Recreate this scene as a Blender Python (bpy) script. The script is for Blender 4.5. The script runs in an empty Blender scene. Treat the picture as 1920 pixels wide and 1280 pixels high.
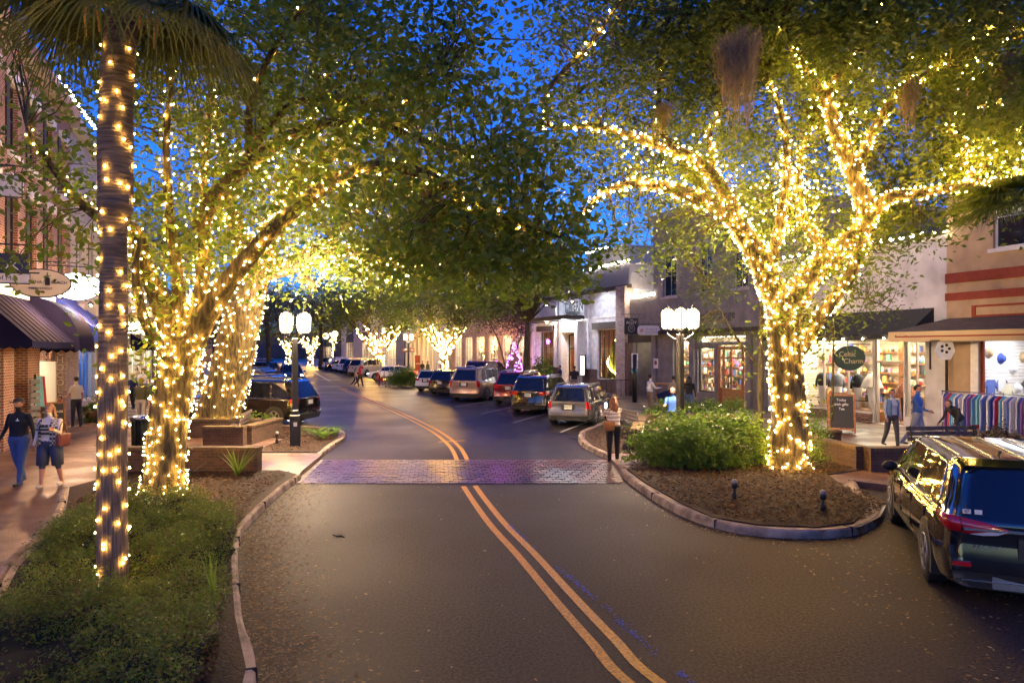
import bpy, math, random
import numpy as np
from mathutils import Vector, Matrix
random.seed(7)
RNG = np.random.default_rng(11)
C = bpy.context.scene.collection
R = math.radians
PI = math.pi
H = 3.0            # camera height
F = 1280.0         # focal length in photo pixels
YH = 655.0         # horizon row of the photo

def G(px, py, z=0.0):
    d = F * (H - z) / (py - YH)
    return Vector(((px - 960) / F * d, d, z))
def P(px, py, d):
    return Vector(((px - 960) / F * d, d, H - (py - YH) / F * d))
UX, UY = -0.371, 0.9286      # street axis
NX, NY = 0.9286, 0.371       # across the street, to the right
def S(s, n, z=0.0):
    return Vector((s * UX + n * NX, s * UY + n * NY, z))
RN, LN = 22.9, -6.6          # facade lines
ROT_R = math.atan2(-UY, -UX)
ROT_L = math.atan2(UY, UX)
def facR(px):                # street coordinate where a photo column meets the right facade line
    t = (px - 960) / F
    # X = t*D ; X*NX + D*NY = RN
    d = RN / (t * NX + NY)
    return (d - RN * NY) / UY, d
def facL(px, n=None):
    n = LN if n is None else n
    t = (px - 960) / F
    d = n / (t * NX + NY)
    return (d - n * NY) / UY, d
def zat(py, d):
    return H - (py - YH) / F * d

# ---------------------------------------------------------------- materials
MATS = {}
def nt(m):
    m.use_nodes = True
    t = m.node_tree
    return t, t.nodes, t.links
def pset(b, **k):
    for a, v in k.items():
        b.inputs[a.replace('_', ' ')].default_value = v
def mat(name, col, rough=0.6, metal=0.0, var=0.0, vscale=8.0, bump=0.0, bscale=40.0, spec=0.5, coat=0.0, col2=None, trans=0.0, coords='Object'):
    if name in MATS: return MATS[name]
    m = bpy.data.materials.new(name); MATS[name] = m
    t, N, L = nt(m)
    b = N['Principled BSDF']
    b.inputs['Base Color'].default_value = (*col, 1)
    b.inputs['Roughness'].default_value = rough
    b.inputs['Metallic'].default_value = metal
    b.inputs['Specular IOR Level'].default_value = spec
    b.inputs['Coat Weight'].default_value = coat
    b.inputs['Coat Roughness'].default_value = 0.05
    if trans: b.inputs['Transmission Weight'].default_value = trans
    if var or bump or col2:
        tc = N.new('ShaderNodeTexCoord')
    if var or col2:
        n = N.new('ShaderNodeTexNoise'); n.inputs['Scale'].default_value = vscale; n.inputs['Detail'].default_value = 6
        L.new(tc.outputs[coords], n.inputs['Vector'])
        r = N.new('ShaderNodeValToRGB')
        c2 = col2 if col2 else tuple(min(1, c * (1 + var)) for c in col)
        c1 = col if col2 else tuple(c * (1 - var) for c in col)
        r.color_ramp.elements[0].position = 0.35; r.color_ramp.elements[1].position = 0.65
        r.color_ramp.elements[0].color = (*c1, 1); r.color_ramp.elements[1].color = (*c2, 1)
        L.new(n.outputs['Fac'], r.inputs['Fac']); L.new(r.outputs['Color'], b.inputs['Base Color'])
    if bump:
        n2 = N.new('ShaderNodeTexNoise'); n2.inputs['Scale'].default_value = bscale; n2.inputs['Detail'].default_value = 8
        L.new(tc.outputs[coords], n2.inputs['Vector'])
        bp = N.new('ShaderNodeBump'); bp.inputs['Strength'].default_value = bump; bp.inputs['Distance'].default_value = 0.02
        L.new(n2.outputs['Fac'], bp.inputs['Height']); L.new(bp.outputs['Normal'], b.inputs['Normal'])
    return m
def emis(name, col, strength, sample=True):
    if name in MATS: return MATS[name]
    m = bpy.data.materials.new(name); MATS[name] = m
    t, N, L = nt(m)
    b = N['Principled BSDF']
    b.inputs['Base Color'].default_value = (*[min(1, c) * .8 for c in col], 1)
    b.inputs['Emission Color'].default_value = (*col, 1)
    b.inputs['Emission Strength'].default_value = strength
    if not sample: m.cycles.emission_sampling = 'NONE'
    return m
def glass(name, tint=(0.9, 0.95, 1.0), refl=0.12, rough=0.02):
    if name in MATS: return MATS[name]
    m = bpy.data.materials.new(name); MATS[name] = m
    t, N, L = nt(m)
    N.remove(N['Principled BSDF'])
    o = N['Material Output']
    tr = N.new('ShaderNodeBsdfTransparent'); tr.inputs[0].default_value = (*tint, 1)
    gl = N.new('ShaderNodeBsdfGlossy'); gl.inputs['Roughness'].default_value = rough
    lw = N.new('ShaderNodeLayerWeight'); lw.inputs[0].default_value = .5
    pw = N.new('ShaderNodeMath'); pw.operation = 'POWER'; pw.inputs[1].default_value = 4.0; L.new(lw.outputs['Facing'], pw.inputs[0])
    fr = N.new('ShaderNodeMath'); fr.operation = 'MULTIPLY_ADD'; fr.inputs[1].default_value = .6; fr.inputs[2].default_value = .03; L.new(pw.outputs[0], fr.inputs[0])
    mx = N.new('ShaderNodeMixShader')
    L.new(fr.outputs[0], mx.inputs[0]); L.new(tr.outputs[0], mx.inputs[1]); L.new(gl.outputs[0], mx.inputs[2])
    L.new(mx.outputs[0], o.inputs[0])
    return m
def brick(name, c1, c2, mortar, bw=0.22, bh=0.075, ms=0.012, rough=0.85, bump=0.5, flat=False, dirt=0.35):
    if name in MATS: return MATS[name]
    m = bpy.data.materials.new(name); MATS[name] = m
    t, N, L = nt(m); b = N['Principled BSDF']; b.inputs['Roughness'].default_value = rough
    tc = N.new('ShaderNodeTexCoord')
    sx = N.new('ShaderNodeSeparateXYZ'); L.new(tc.outputs['Object'], sx.inputs[0])
    cx = N.new('ShaderNodeCombineXYZ')
    if flat:
        L.new(sx.outputs['X'], cx.inputs['X']); L.new(sx.outputs['Y'], cx.inputs['Y'])
    else:
        ad = N.new('ShaderNodeMath'); ad.operation = 'ADD'
        L.new(sx.outputs['X'], ad.inputs[0]); L.new(sx.outputs['Y'], ad.inputs[1])
        L.new(ad.outputs[0], cx.inputs['X']); L.new(sx.outputs['Z'], cx.inputs['Y'])
    bt = N.new('ShaderNodeTexBrick')
    bt.inputs['Scale'].default_value = 1.0
    bt.inputs['Brick Width'].default_value = bw; bt.inputs['Row Height'].default_value = bh
    bt.inputs['Mortar Size'].default_value = ms; bt.inputs['Mortar Smooth'].default_value = 0.2
    bt.inputs['Color1'].default_value = (*c1, 1); bt.inputs['Color2'].default_value = (*c2, 1); bt.inputs['Mortar'].default_value = (*mortar, 1)
    L.new(cx.outputs[0], bt.inputs['Vector'])
    n = N.new('ShaderNodeTexNoise'); n.inputs['Scale'].default_value = 3.0; n.inputs['Detail'].default_value = 8
    L.new(tc.outputs['Object'], n.inputs['Vector'])
    mr = N.new('ShaderNodeMapRange'); mr.inputs[3].default_value = 1 - dirt; mr.inputs[4].default_value = 1 + dirt
    L.new(n.outputs['Fac'], mr.inputs[0])
    mx = N.new('ShaderNodeVectorMath'); mx.operation = 'SCALE'
    L.new(bt.outputs['Color'], mx.inputs[0]); L.new(mr.outputs[0], mx.inputs['Scale']); L.new(mx.outputs[0], b.inputs['Base Color'])
    bp = N.new('ShaderNodeBump'); bp.inputs['Strength'].default_value = bump; bp.inputs['Distance'].default_value = 0.02; bp.invert = True
    L.new(bt.outputs['Fac'], bp.inputs['Height']); L.new(bp.outputs['Normal'], b.inputs['Normal'])
    return m
def leafmat(name, cols, rough=0.45):
    if name in MATS: return MATS[name]
    m = bpy.data.materials.new(name); MATS[name] = m
    t, N, L = nt(m); b = N['Principled BSDF']; o = N['Material Output']
    b.inputs['Roughness'].default_value = rough
    g = N.new('ShaderNodeNewGeometry')
    r = N.new('ShaderNodeValToRGB')
    el = r.color_ramp.elements
    el[0].color = (*cols[0], 1); el[1].color = (*cols[-1], 1)
    for k in range(1, len(cols) - 1):
        e = el.new(k / (len(cols) - 1)); e.color = (*cols[k], 1)
    L.new(g.outputs['Random Per Island'], r.inputs['Fac']); L.new(r.outputs['Color'], b.inputs['Base Color'])
    tl = N.new('ShaderNodeBsdfTranslucent'); L.new(r.outputs['Color'], tl.inputs['Color'])
    mx = N.new('ShaderNodeMixShader'); mx.inputs[0].default_value = 0.48
    L.new(b.outputs[0], mx.inputs[1]); L.new(tl.outputs[0], mx.inputs[2]); L.new(mx.outputs[0], o.inputs[0])
    return m

# ---------------------------------------------------------------- mesh builder
class MB:
    def __init__(s): s.v = []; s.f = []; s.m = []; s.sm = []
    def add(s, vs, fs, mi=0, smooth=False):
        k = len(s.v); s.v.extend([tuple(p) for p in vs])
        s.f.extend([tuple(i + k for i in f) for f in fs]); s.m.extend([mi] * len(fs)); s.sm.extend([smooth] * len(fs))
        return s
    def box(s, x0, y0, z0, x1, y1, z1, mi=0, bev=0.0):
        if bev > 0:
            b = bev
            rings = []
            for z, i in ((z0, b), (z0 + b, 0), (z1 - b, 0), (z1, b)):
                rings.append([(x0 + i + (b if i == 0 else 0), y0 + i, z), (x1 - i - (b if i == 0 else 0), y0 + i, z), (x1 - i, y0 + i + (b if i == 0 else 0), z), (x1 - i, y1 - i - (b if i == 0 else 0), z),
                              (x1 - i - (b if i == 0 else 0), y1 - i, z), (x0 + i + (b if i == 0 else 0), y1 - i, z), (x0 + i, y1 - i - (b if i == 0 else 0), z), (x0 + i, y0 + i + (b if i == 0 else 0), z)])
            vs = [p for r_ in rings for p in r_]; fs = []
            for k in range(3):
                for j in range(8):
                    a = k * 8 + j; c = k * 8 + (j + 1) % 8
                    fs.append((a, c, c + 8, a + 8))
            fs.append(tuple(reversed(range(8)))); fs.append(tuple(range(24, 32)))
            return s.add(vs, fs, mi)
        v = [(x0, y0, z0), (x1, y0, z0), (x1, y1, z0), (x0, y1, z0), (x0, y0, z1), (x1, y0, z1), (x1, y1, z1), (x0, y1, z1)]
        return s.add(v, [(0, 3, 2, 1), (4, 5, 6, 7), (0, 1, 5, 4), (1, 2, 6, 5), (2, 3, 7, 6), (3, 0, 4, 7)], mi)
    def obox(s, M, sx, sy, sz, mi=0):
        v = [M @ Vector((x * sx / 2, y * sy / 2, z * sz / 2)) for z in (-1, 1) for x, y in ((-1, -1), (1, -1), (1, 1), (-1, 1))]
        return s.add(v, [(0, 3, 2, 1), (4, 5, 6, 7), (0, 1, 5, 4), (1, 2, 6, 5), (2, 3, 7, 6), (3, 0, 4, 7)], mi)
    def bar(s, a, b, w, h, mi=0):
        a = Vector(a); b = Vector(b); d = b - a
        q = d.to_track_quat('Y', 'Z').to_matrix().to_4x4(); q.translation = (a + b) / 2
        return s.obox(q, w, d.length, h, mi)
    def tube(s, pts, rad, seg=8, mi=0, cap=True, smooth=True, noise=0.0, sy=1.0):
        pts = [Vector(p) for p in pts]; n = len(pts)
        if not hasattr(rad, '__len__'): rad = [rad] * n
        vs = []; up = Vector((0.13, 0.21, 1)).normalized(); prev = None
        for i in range(n):
            d = (pts[min(i + 1, n - 1)] - pts[max(i - 1, 0)])
            if d.length < 1e-9: d = Vector((0, 0, 1))
            d.normalize()
            if prev is None:
                x = d.cross(Vector((0, 1, 0)) if abs(d.z) > 0.9 else Vector((0, 0, 1))).normalized()
            else:
                x = (prev - d * prev.dot(d)).normalized()
            prev = x; y = d.cross(x)
            for j in range(seg):
                a = 2 * PI * j / seg; r = rad[i] * (1 + (random.uniform(-noise, noise) if noise else 0))
                vs.append(pts[i] + x * math.cos(a) * r + y * math.sin(a) * r * sy)
        fs = []
        for i in range(n - 1):
            for j in range(seg):
                a = i * seg + j; b = i * seg + (j + 1) % seg
                fs.append((a, b, b + seg, a + seg))
        if cap:
            fs.append(tuple(reversed(range(seg)))); fs.append(tuple(range((n - 1) * seg, n * seg)))
        return s.add(vs, fs, mi, smooth)
    def lathe(s, prof, c=(0, 0, 0), seg=16, mi=0, smooth=True):
        vs = []; fs = []
        for r, z in prof:
            for j in range(seg):
                a = 2 * PI * j / seg; vs.append((c[0] + r * math.cos(a), c[1] + r * math.sin(a), c[2] + z))
        for i in range(len(prof) - 1):
            for j in range(seg):
                a = i * seg + j; b = i * seg + (j + 1) % seg; fs.append((a, b, b + seg, a + seg))
        fs.append(tuple(reversed(range(seg)))); fs.append(tuple(range((len(prof) - 1) * seg, len(prof) * seg)))
        return s.add(vs, fs, mi, smooth)
    def ball(s, c, r, seg=10, rings=6, mi=0):
        if not hasattr(r, '__len__'): r = (r, r, r)
        vs = [(c[0], c[1], c[2] - r[2])]; fs = []
        for i in range(1, rings):
            t = PI * i / rings
            for j in range(seg):
                a = 2 * PI * j / seg
                vs.append((c[0] + r[0] * math.sin(t) * math.cos(a), c[1] + r[1] * math.sin(t) * math.sin(a), c[2] - r[2] * math.cos(t)))
        vs.append((c[0], c[1], c[2] + r[2])); top = len(vs) - 1
        for j in range(seg):
            fs.append((0, 1 + (j + 1) % seg, 1 + j)); fs.append((top, top - seg + j, top - seg + (j + 1) % seg))
        for i in range(rings - 2):
            for j in range(seg):
                a = 1 + i * seg + j; b = 1 + i * seg + (j + 1) % seg; fs.append((a, b, b + seg, a + seg))
        return s.add(vs, fs, mi, True)
    def prism(s, poly, z0, z1, mi=0, axis='z'):
        n = len(poly)
        def q(p, h):
            if axis == 'z': return (p[0], p[1], h)
            if axis == 'y': return (p[0], h, p[1])
            return (h, p[0], p[1])
        vs = [q(p, z0) for p in poly] + [q(p, z1) for p in poly]
        fs = [tuple(reversed(range(n))), tuple(range(n, 2 * n))]
        for i in range(n): fs.append((i, (i + 1) % n, n + (i + 1) % n, n + i))
        return s.add(vs, fs, mi)
    def build(s, name, mats, parent=None, loc=None, rotz=0, fixn=False):
        me = bpy.data.meshes.new(name); me.from_pydata(s.v, [], s.f)
        if not isinstance(mats, (list, tuple)): mats = [mats]
        for m in mats: me.materials.append(m)
        me.polygons.foreach_set('material_index', s.m); me.polygons.foreach_set('use_smooth', s.sm)
        me.update()
        if fixn:
            import bmesh
            bm = bmesh.new(); bm.from_mesh(me); bmesh.ops.recalc_face_normals(bm, faces=bm.faces); bm.to_mesh(me); bm.free()
        o = bpy.data.objects.new(name, me); C.objects.link(o)
        if parent is not None: o.parent = parent
        if loc is not None: o.location = loc
        o.rotation_euler = (0, 0, rotz)
        return o
def tag(o, label=None, cat=None, group=None, kind=None):
    if label: o['label'] = label
    if cat: o['category'] = cat
    if group: o['group'] = group
    if kind: o['kind'] = kind
    return o
def thing(name, loc, rotz=0, label=None, cat=None, group=None):
    o = bpy.data.objects.new(name, None); C.objects.link(o); o.empty_display_size = .2
    o.location = loc; o.rotation_euler = (0, 0, rotz)
    return tag(o, label, cat, group)
def dup(root, loc=None, rotz=None, label=None, group=None, scale=None):
    m = {}
    def rec(o, par):
        c = o.copy(); C.objects.link(c)
        if par is not None: c.parent = par
        for k in o.children: rec(k, c)
        return c
    r = rec(root, None)
    if loc is not None: r.location = loc
    if rotz is not None: r.rotation_euler = (0, 0, rotz)
    if scale: r.scale = scale
    if label: r['label'] = label
    if group: r['group'] = group
    return r
def text(s, size, m, parent, loc, rot=(PI / 2, 0, 0), depth=0.006, align='CENTER', name='lettering', bold=0.0, width=1.0):
    cu = bpy.data.curves.new('lettering', 'FONT'); cu.body = s; cu.size = size; cu.align_x = align; cu.align_y = 'CENTER'
    cu.extrude = depth; cu.offset = bold; cu.resolution_u = 3
    o = bpy.data.objects.new('tmp_text', cu); C.objects.link(o)
    dg = bpy.context.evaluated_depsgraph_get()
    me = bpy.data.meshes.new_from_object(o.evaluated_get(dg)); bpy.data.objects.remove(o); bpy.data.curves.remove(cu)
    me.materials.clear(); me.materials.append(m)
    q = bpy.data.objects.new(name, me); C.objects.link(q); q.parent = parent; q.location = loc; q.rotation_euler = rot; q.scale = (width, 1, 1)
    return q

def npmesh(name, V, nper, m, parent=None, faces=None, smooth=False):
    """V: (k*nper,3) points; each consecutive nper make one polygon"""
    n = len(V) // nper
    me = bpy.data.meshes.new(name)
    me.vertices.add(len(V)); me.vertices.foreach_set('co', np.asarray(V, dtype=np.float32).ravel())
    me.loops.add(len(V)); me.loops.foreach_set('vertex_index', np.arange(len(V), dtype=np.int32))
    me.polygons.add(n); me.polygons.foreach_set('loop_start', np.arange(0, len(V), nper, dtype=np.int32))
    me.update(calc_edges=True)
    me.materials.append(m)
    o = bpy.data.objects.new(name, me); C.objects.link(o)
    if parent is not None: o.parent = parent
    return o

# ---------------------------------------------------------------- camera, world
sc = bpy.context.scene
cam = bpy.data.cameras.new('camera'); co = bpy.data.objects.new('camera', cam); C.objects.link(co)
co.location = (0, 0, H); co.rotation_euler = (R(90), 0, 0)
cam.sensor_width = 36; cam.lens = 24.0; cam.shift_y = 15 / 1920.0; cam.clip_end = 2000; cam.clip_start = 0.05
sc.camera = co
w = bpy.data.worlds.new('World'); sc.world = w; w.use_nodes = True
N = w.node_tree.nodes; L = w.node_tree.links
sky = N.new('ShaderNodeTexSky'); sky.sky_type = 'NISHITA'; sky.sun_disc = False
sky.sun_elevation = R(4.0); sky.sun_rotation = R(180); sky.air_density = 1.0; sky.dust_density = 0.3; sky.ozone_density = 4.0
bg = N['Background']
tc = N.new('ShaderNodeTexCoord'); ns = N.new('ShaderNodeTexNoise'); ns.inputs['Scale'].default_value = 3.0; ns.inputs['Detail'].default_value = 5
mp = N.new('ShaderNodeMapping'); mp.inputs['Scale'].default_value = (1, 1, 3)
L.new(tc.outputs['Generated'], mp.inputs[0]); L.new(mp.outputs[0], ns.inputs['Vector'])
rmp = N.new('ShaderNodeMapRange'); rmp.inputs[3].default_value = 0.9; rmp.inputs[4].default_value = 1.1
L.new(ns.outputs['Fac'], rmp.inputs[0])
vm = N.new('ShaderNodeVectorMath'); vm.operation = 'MULTIPLY'; vm.inputs[1].default_value = (0.30, 0.70, 1.9)
L.new(sky.outputs[0], vm.inputs[0])
v2 = N.new('ShaderNodeVectorMath'); v2.operation = 'SCALE'; L.new(vm.outputs[0], v2.inputs[0]); L.new(rmp.outputs[0], v2.inputs['Scale'])
L.new(v2.outputs[0], bg.inputs['Color'])
bg.inputs['Strength'].default_value = 0.085
sc.view_settings.view_transform = 'Standard'; sc.view_settings.look = 'None'; sc.view_settings.exposure = 1.88; sc.view_settings.gamma = 1
try:
    sc.cycles.use_denoising = True; sc.cycles.denoiser = 'OPENIMAGEDENOISE'
    sc.cycles.sample_clamp_indirect = 4.0
    sc.cycles.max_bounces = 6; sc.cycles.diffuse_bounces = 2; sc.cycles.glossy_bounces = 3; sc.cycles.transparent_max_bounces = 8
    sc.cycles.transmission_bounces = 4
    sc.cycles.use_adaptive_sampling = True; sc.cycles.adaptive_threshold = 0.02
    sc.cycles.caustics_reflective = False; sc.cycles.caustics_refractive = False
except Exception as e:
    print(e)
# ---------------------------------------------------------------- ground
def asphalt():
    m = bpy.data.materials.new('asphalt'); t, N, L = nt(m); b = N['Principled BSDF']
    tc = N.new('ShaderNodeTexCoord')
    n1 = N.new('ShaderNodeTexNoise'); n1.inputs['Scale'].default_value = 30; n1.inputs['Detail'].default_value = 6
    n2 = N.new('ShaderNodeTexNoise'); n2.inputs['Scale'].default_value = 0.35; n2.inputs['Detail'].default_value = 5
    vo = N.new('ShaderNodeTexVoronoi'); vo.inputs['Scale'].default_value = 90
    for n in (n1, n2, vo): L.new(tc.outputs['Object'], n.inputs['Vector'])
    r = N.new('ShaderNodeValToRGB'); r.color_ramp.elements[0].color = (.003, .003, .003, 1); r.color_ramp.elements[1].color = (.046, .037, .038, 1)
    r.color_ramp.elements[0].position = .34; r.color_ramp.elements[1].position = .66
    L.new(n1.outputs['Fac'], r.inputs['Fac'])
    mr = N.new('ShaderNodeMapRange'); mr.inputs[1].default_value = .35; mr.inputs[2].default_value = .65; mr.inputs[3].default_value = .75; mr.inputs[4].default_value = 1.2
    L.new(n2.outputs['Fac'], mr.inputs[0])
    v = N.new('ShaderNodeVectorMath'); v.operation = 'SCALE'; L.new(r.outputs[0], v.inputs[0]); L.new(mr.outputs[0], v.inputs['Scale'])
    L.new(v.outputs[0], b.inputs['Base Color'])
    # damper (glossier) away from the camera, in broad irregular patches
    rr = N.new('ShaderNodeMapRange'); rr.inputs[1].default_value = .4; rr.inputs[2].default_value = .62; rr.inputs[3].default_value = .40; rr.inputs[4].default_value = .50
    L.new(n2.outputs['Fac'], rr.inputs[0])
    sp = N.new('ShaderNodeSeparateXYZ'); L.new(tc.outputs['Object'], sp.inputs[0])
    wy = N.new('ShaderNodeMapRange'); wy.inputs[1].default_value = 13; wy.inputs[2].default_value = 24; wy.inputs[3].default_value = .22; wy.inputs[4].default_value = -.04
    L.new(sp.outputs['Y'], wy.inputs[0]); ra = N.new('ShaderNodeMath'); ra.operation = 'ADD'; L.new(rr.outputs[0], ra.inputs[0]); L.new(wy.outputs[0], ra.inputs[1])
    L.new(ra.outputs[0], b.inputs['Roughness'])
    b.inputs['Specular IOR Level'].default_value = 0.26
    bp = N.new('ShaderNodeBump'); bp.inputs['Strength'].default_value = .35; bp.inputs['Distance'].default_value = .008
    L.new(vo.outputs['Distance'], bp.inputs['Height']); L.new(bp.outputs[0], b.inputs['Normal'])
    return m
M_ASPH = asphalt()
M_CONC = mat('pale_concrete', (.30, .27, .24), .8, var=.3, vscale=5, bump=.4, bscale=60)
def walkmat(name, c1, c2, js, rot):
    m = bpy.data.materials.new(name); t, N, L = nt(m); b = N['Principled BSDF']
    tc = N.new('ShaderNodeTexCoord'); mp = N.new('ShaderNodeMapping'); mp.inputs['Rotation'].default_value = (0, 0, rot)
    L.new(tc.outputs['Object'], mp.inputs[0])
    n1 = N.new('ShaderNodeTexNoise'); n1.inputs['Scale'].default_value = 45; n1.inputs['Detail'].default_value = 8
    n2 = N.new('ShaderNodeTexNoise'); n2.inputs['Scale'].default_value = .8; n2.inputs['Detail'].default_value = 4
    L.new(mp.outputs[0], n1.inputs['Vector']); L.new(mp.outputs[0], n2.inputs['Vector'])
    r = N.new('ShaderNodeValToRGB'); r.color_ramp.elements[0].position = .38; r.color_ramp.elements[1].position = .62
    r.color_ramp.elements[0].color = (*c1, 1); r.color_ramp.elements[1].color = (*c2, 1); L.new(n1.outputs['Fac'], r.inputs[0])
    bt = N.new('ShaderNodeTexBrick'); bt.offset = 0; bt.inputs['Scale'].default_value = 1; bt.inputs['Brick Width'].default_value = js; bt.inputs['Row Height'].default_value = js
    bt.inputs['Mortar Size'].default_value = .012; bt.inputs['Color1'].default_value = (1, 1, 1, 1); bt.inputs['Color2'].default_value = (.85, .85, .85, 1); bt.inputs['Mortar'].default_value = (.4, .4, .4, 1)
    L.new(mp.outputs[0], bt.inputs['Vector'])
    v = N.new('ShaderNodeVectorMath'); v.operation = 'MULTIPLY'; L.new(r.outputs[0], v.inputs[0]); L.new(bt.outputs[0], v.inputs[1]); L.new(v.outputs[0], b.inputs['Base Color'])
    mr = N.new('ShaderNodeMapRange'); mr.inputs[1].default_value = .4; mr.inputs[2].default_value = .6; mr.inputs[3].default_value = .28; mr.inputs[4].default_value = .6
    L.new(n2.outputs['Fac'], mr.inputs[0]); L.new(mr.outputs[0], b.inputs['Roughness'])
    bp = N.new('ShaderNodeBump'); bp.inputs['Strength'].default_value = .4; bp.inputs['Distance'].default_value = .01
    L.new(n1.outputs['Fac'], bp.inputs['Height']); L.new(bp.outputs[0], b.inputs['Normal'])
    return m
M_WALK = walkmat('washed_sidewalk', (.085, .048, .036), (.19, .115, .085), 3.0, ROT_R)
M_MULCH = mat('mulch_soil', (.014, .007, .004), .9, var=.6, vscale=25, bump=1.0, bscale=30, col2=(.04, .02, .01))
MSTR = lambda o: tag(o, kind='structure')
MB().box(-900, -60, -.5, 900, 1500, -.03).build('ground', mat('dark_ground', (.03, .03, .03), .9))['kind'] = 'structure'
MB().add([(-90, -30, 0), (60, -30, 0), (60, 260, 0), (-130, 260, 0)], [(0, 1, 2, 3)]).build('road', M_ASPH)['kind'] = 'structure'

def smooth_path(pts, n=6):
    pts = [Vector(p) for p in pts]; out = []
    for i in range(len(pts) - 1):
        p0 = pts[max(i - 1, 0)]; p1 = pts[i]; p2 = pts[i + 1]; p3 = pts[min(i + 2, len(pts) - 1)]
        for k in range(n):
            t = k / n
            out.append(0.5 * ((2 * p1) + (p2 - p0) * t + (2 * p0 - 5 * p1 + 4 * p2 - p3) * t * t + (-p0 + 3 * p1 - 3 * p2 + p3) * t ** 3))
    out.append(pts[-1]); return out
def slab(name, poly, z, m, kind='structure'):
    o = MB().prism([(p[0], p[1]) for p in poly], -.02, z).build(name, m, fixn=True); o['kind'] = kind; return o
def kerb(pts, w=.145, h=.14, n=5, name='kerb', side=1):
    """a concrete kerb whose road edge follows pts; side=+1 puts its body to the left of travel; blocks jointed every 2 m"""
    p = smooth_path([(a[0], a[1], 0) for a in pts], n)
    # resample with joints
    mb = MB(); acc = 0
    def nrm(i):
        d = p[min(i + 1, len(p) - 1)] - p[max(i - 1, 0)]; d.normalize(); return Vector((-d.y, d.x, 0)) * side
    ring = []
    for i in range(len(p)):
        q = nrm(i); a = p[i]
        jz = random.uniform(-.004, .004)
        ring.append([a + Vector((0, 0, -.02)), a + q * .015 + Vector((0, 0, h - .03 + jz)), a + q * .045 + Vector((0, 0, h + jz)), a + q * (w - .02) + Vector((0, 0, h + jz)), a + q * w + Vector((0, 0, h - .02)), a + q * w + Vector((0, 0, -.02))])
    vs = [v for r_ in ring for v in r_]; fs = []
    for i in range(len(ring) - 1):
        for j in range(5):
            a = i * 6 + j; fs.append((a, a + 1, a + 7, a + 6) if side > 0 else (a, a + 6, a + 7, a + 1))
    fs += [tuple(range(6)), tuple(range(len(ring) * 6 - 6, len(ring) * 6))]
    mb.add(vs, fs)
    jb = MB(); acc = 0
    for i in range(1, len(p)):
        acc += (p[i] - p[i - 1]).length
        if acc > 2.2:
            acc = 0; q = nrm(i); d = (p[i] - p[i - 1]).normalized(); a = p[i] - q * .004; c = p[i] + q * (w + .004); k = d * .009; zz = Vector((0, 0, h + .006))
            jb.add([a - k, a + k, c + k, c - k, a - k + zz, a + k + zz, c + k + zz, c - k + zz], [(4, 5, 6, 7), (0, 1, 5, 4), (1, 2, 6, 5), (2, 3, 7, 6), (3, 0, 4, 7)])
    if jb.v: jb.build('kerb_joint', mat('kerb_joint', (.02, .018, .015), .9))['kind'] = 'structure'
    o = mb.build(name, [M_KERB], fixn=True); o['kind'] = 'structure'; return o
M_KERB = mat('worn_kerb_concrete', (.25, .20, .165), .8, var=.5, vscale=3.5, bump=.6, bscale=25)
M_GAP = mat('kerb_joint', (.02, .018, .015), .9)

# left side -----------------------------------------------------------------
KL = [(-.9, 1.5), (-1.7, 4.0), G(482, 1280), G(458, 1180), G(449, 1100), G(447, 1040), G(457, 1000), G(490, 962), G(530, 925), G(565, 900)]
KL2 = [Vector((-5.25, 18.7, 0)), Vector((-5.42, 21.0, 0)), Vector((-5.5, 22.4, 0)), Vector((-5.85, 23.9, 0)), Vector((-6.6, 25.0, 0)), Vector((-7.6, 25.6, 0))]
LK = -2.0
def ofs(p): return p[0] * NX + p[1] * NY
pA = S((25.6 * UY + -7.6 * UX) + 2.0, LK)
left_poly = [(-.2, -4)] + [(p[0] + (-.05), p[1]) for p in KL] + [(-4.98, 16.2), (-5.2, 18.7)] + [(p[0] - .05, p[1]) for p in KL2] + [(-10.6, 26.3)] + [S(s, LK) for s in (30, 45, 56)] + [S(56, LN - 3), S(-2, LN - 3)]
slab('sidewalk', left_poly, .13, M_WALK)
kerb(KL, name='kerb')
kerb(KL2[0:1] + KL2[1:] , name='kerb')
kerb([(-10.2, 26.2)] + [S(s, LK) for s in (30, 40, 56)])
kerb([(-7.6, 25.6), (-9, 26.0), (-10.2, 26.2)])
kerb([(-6.9, 18.66), (-5.3, 18.70)], side=1, w=.15, n=2)
# far left beyond the side street
slab('sidewalk', [S(70, LK), S(210, LK), S(210, LN - 3), S(70, LN - 3)], .13, M_WALK)
kerb([S(70, LK), S(110, LK), S(210, LK)])
# planting bed, near left
BED = [(-1.0, 1.5), (-1.80, 4.0)] + [(p[0] - .10, p[1]) for p in KL[2:]] + [(-5.5, 16.2), (-9.0, 16.1), (-9.2, 14.2), (-7.6, 11.6), (-6.5, 9.0), (-5.5, 7.2), (-4.4, 4.5), (-3.2, 1.5)]
slab('planting_bed', BED, .145, M_MULCH)
kerb([(-3.2, 1.5), (-4.4, 4.5), (-5.55, 7.2), (-6.6, 9.0), (-7.7, 11.6), (-9.2, 14.2)], w=.12, h=.17, side=1)
slab('planting_bed', [(-5.4, 18.95), (-5.6, 20.8), (-5.68, 22.3), (-6.0, 23.7), (-6.8, 24.8), (-9.6, 25.6), (-9.4, 22.8), (-7.3, 22.0), (-7.2, 18.95)], .16, M_MULCH)

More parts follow.
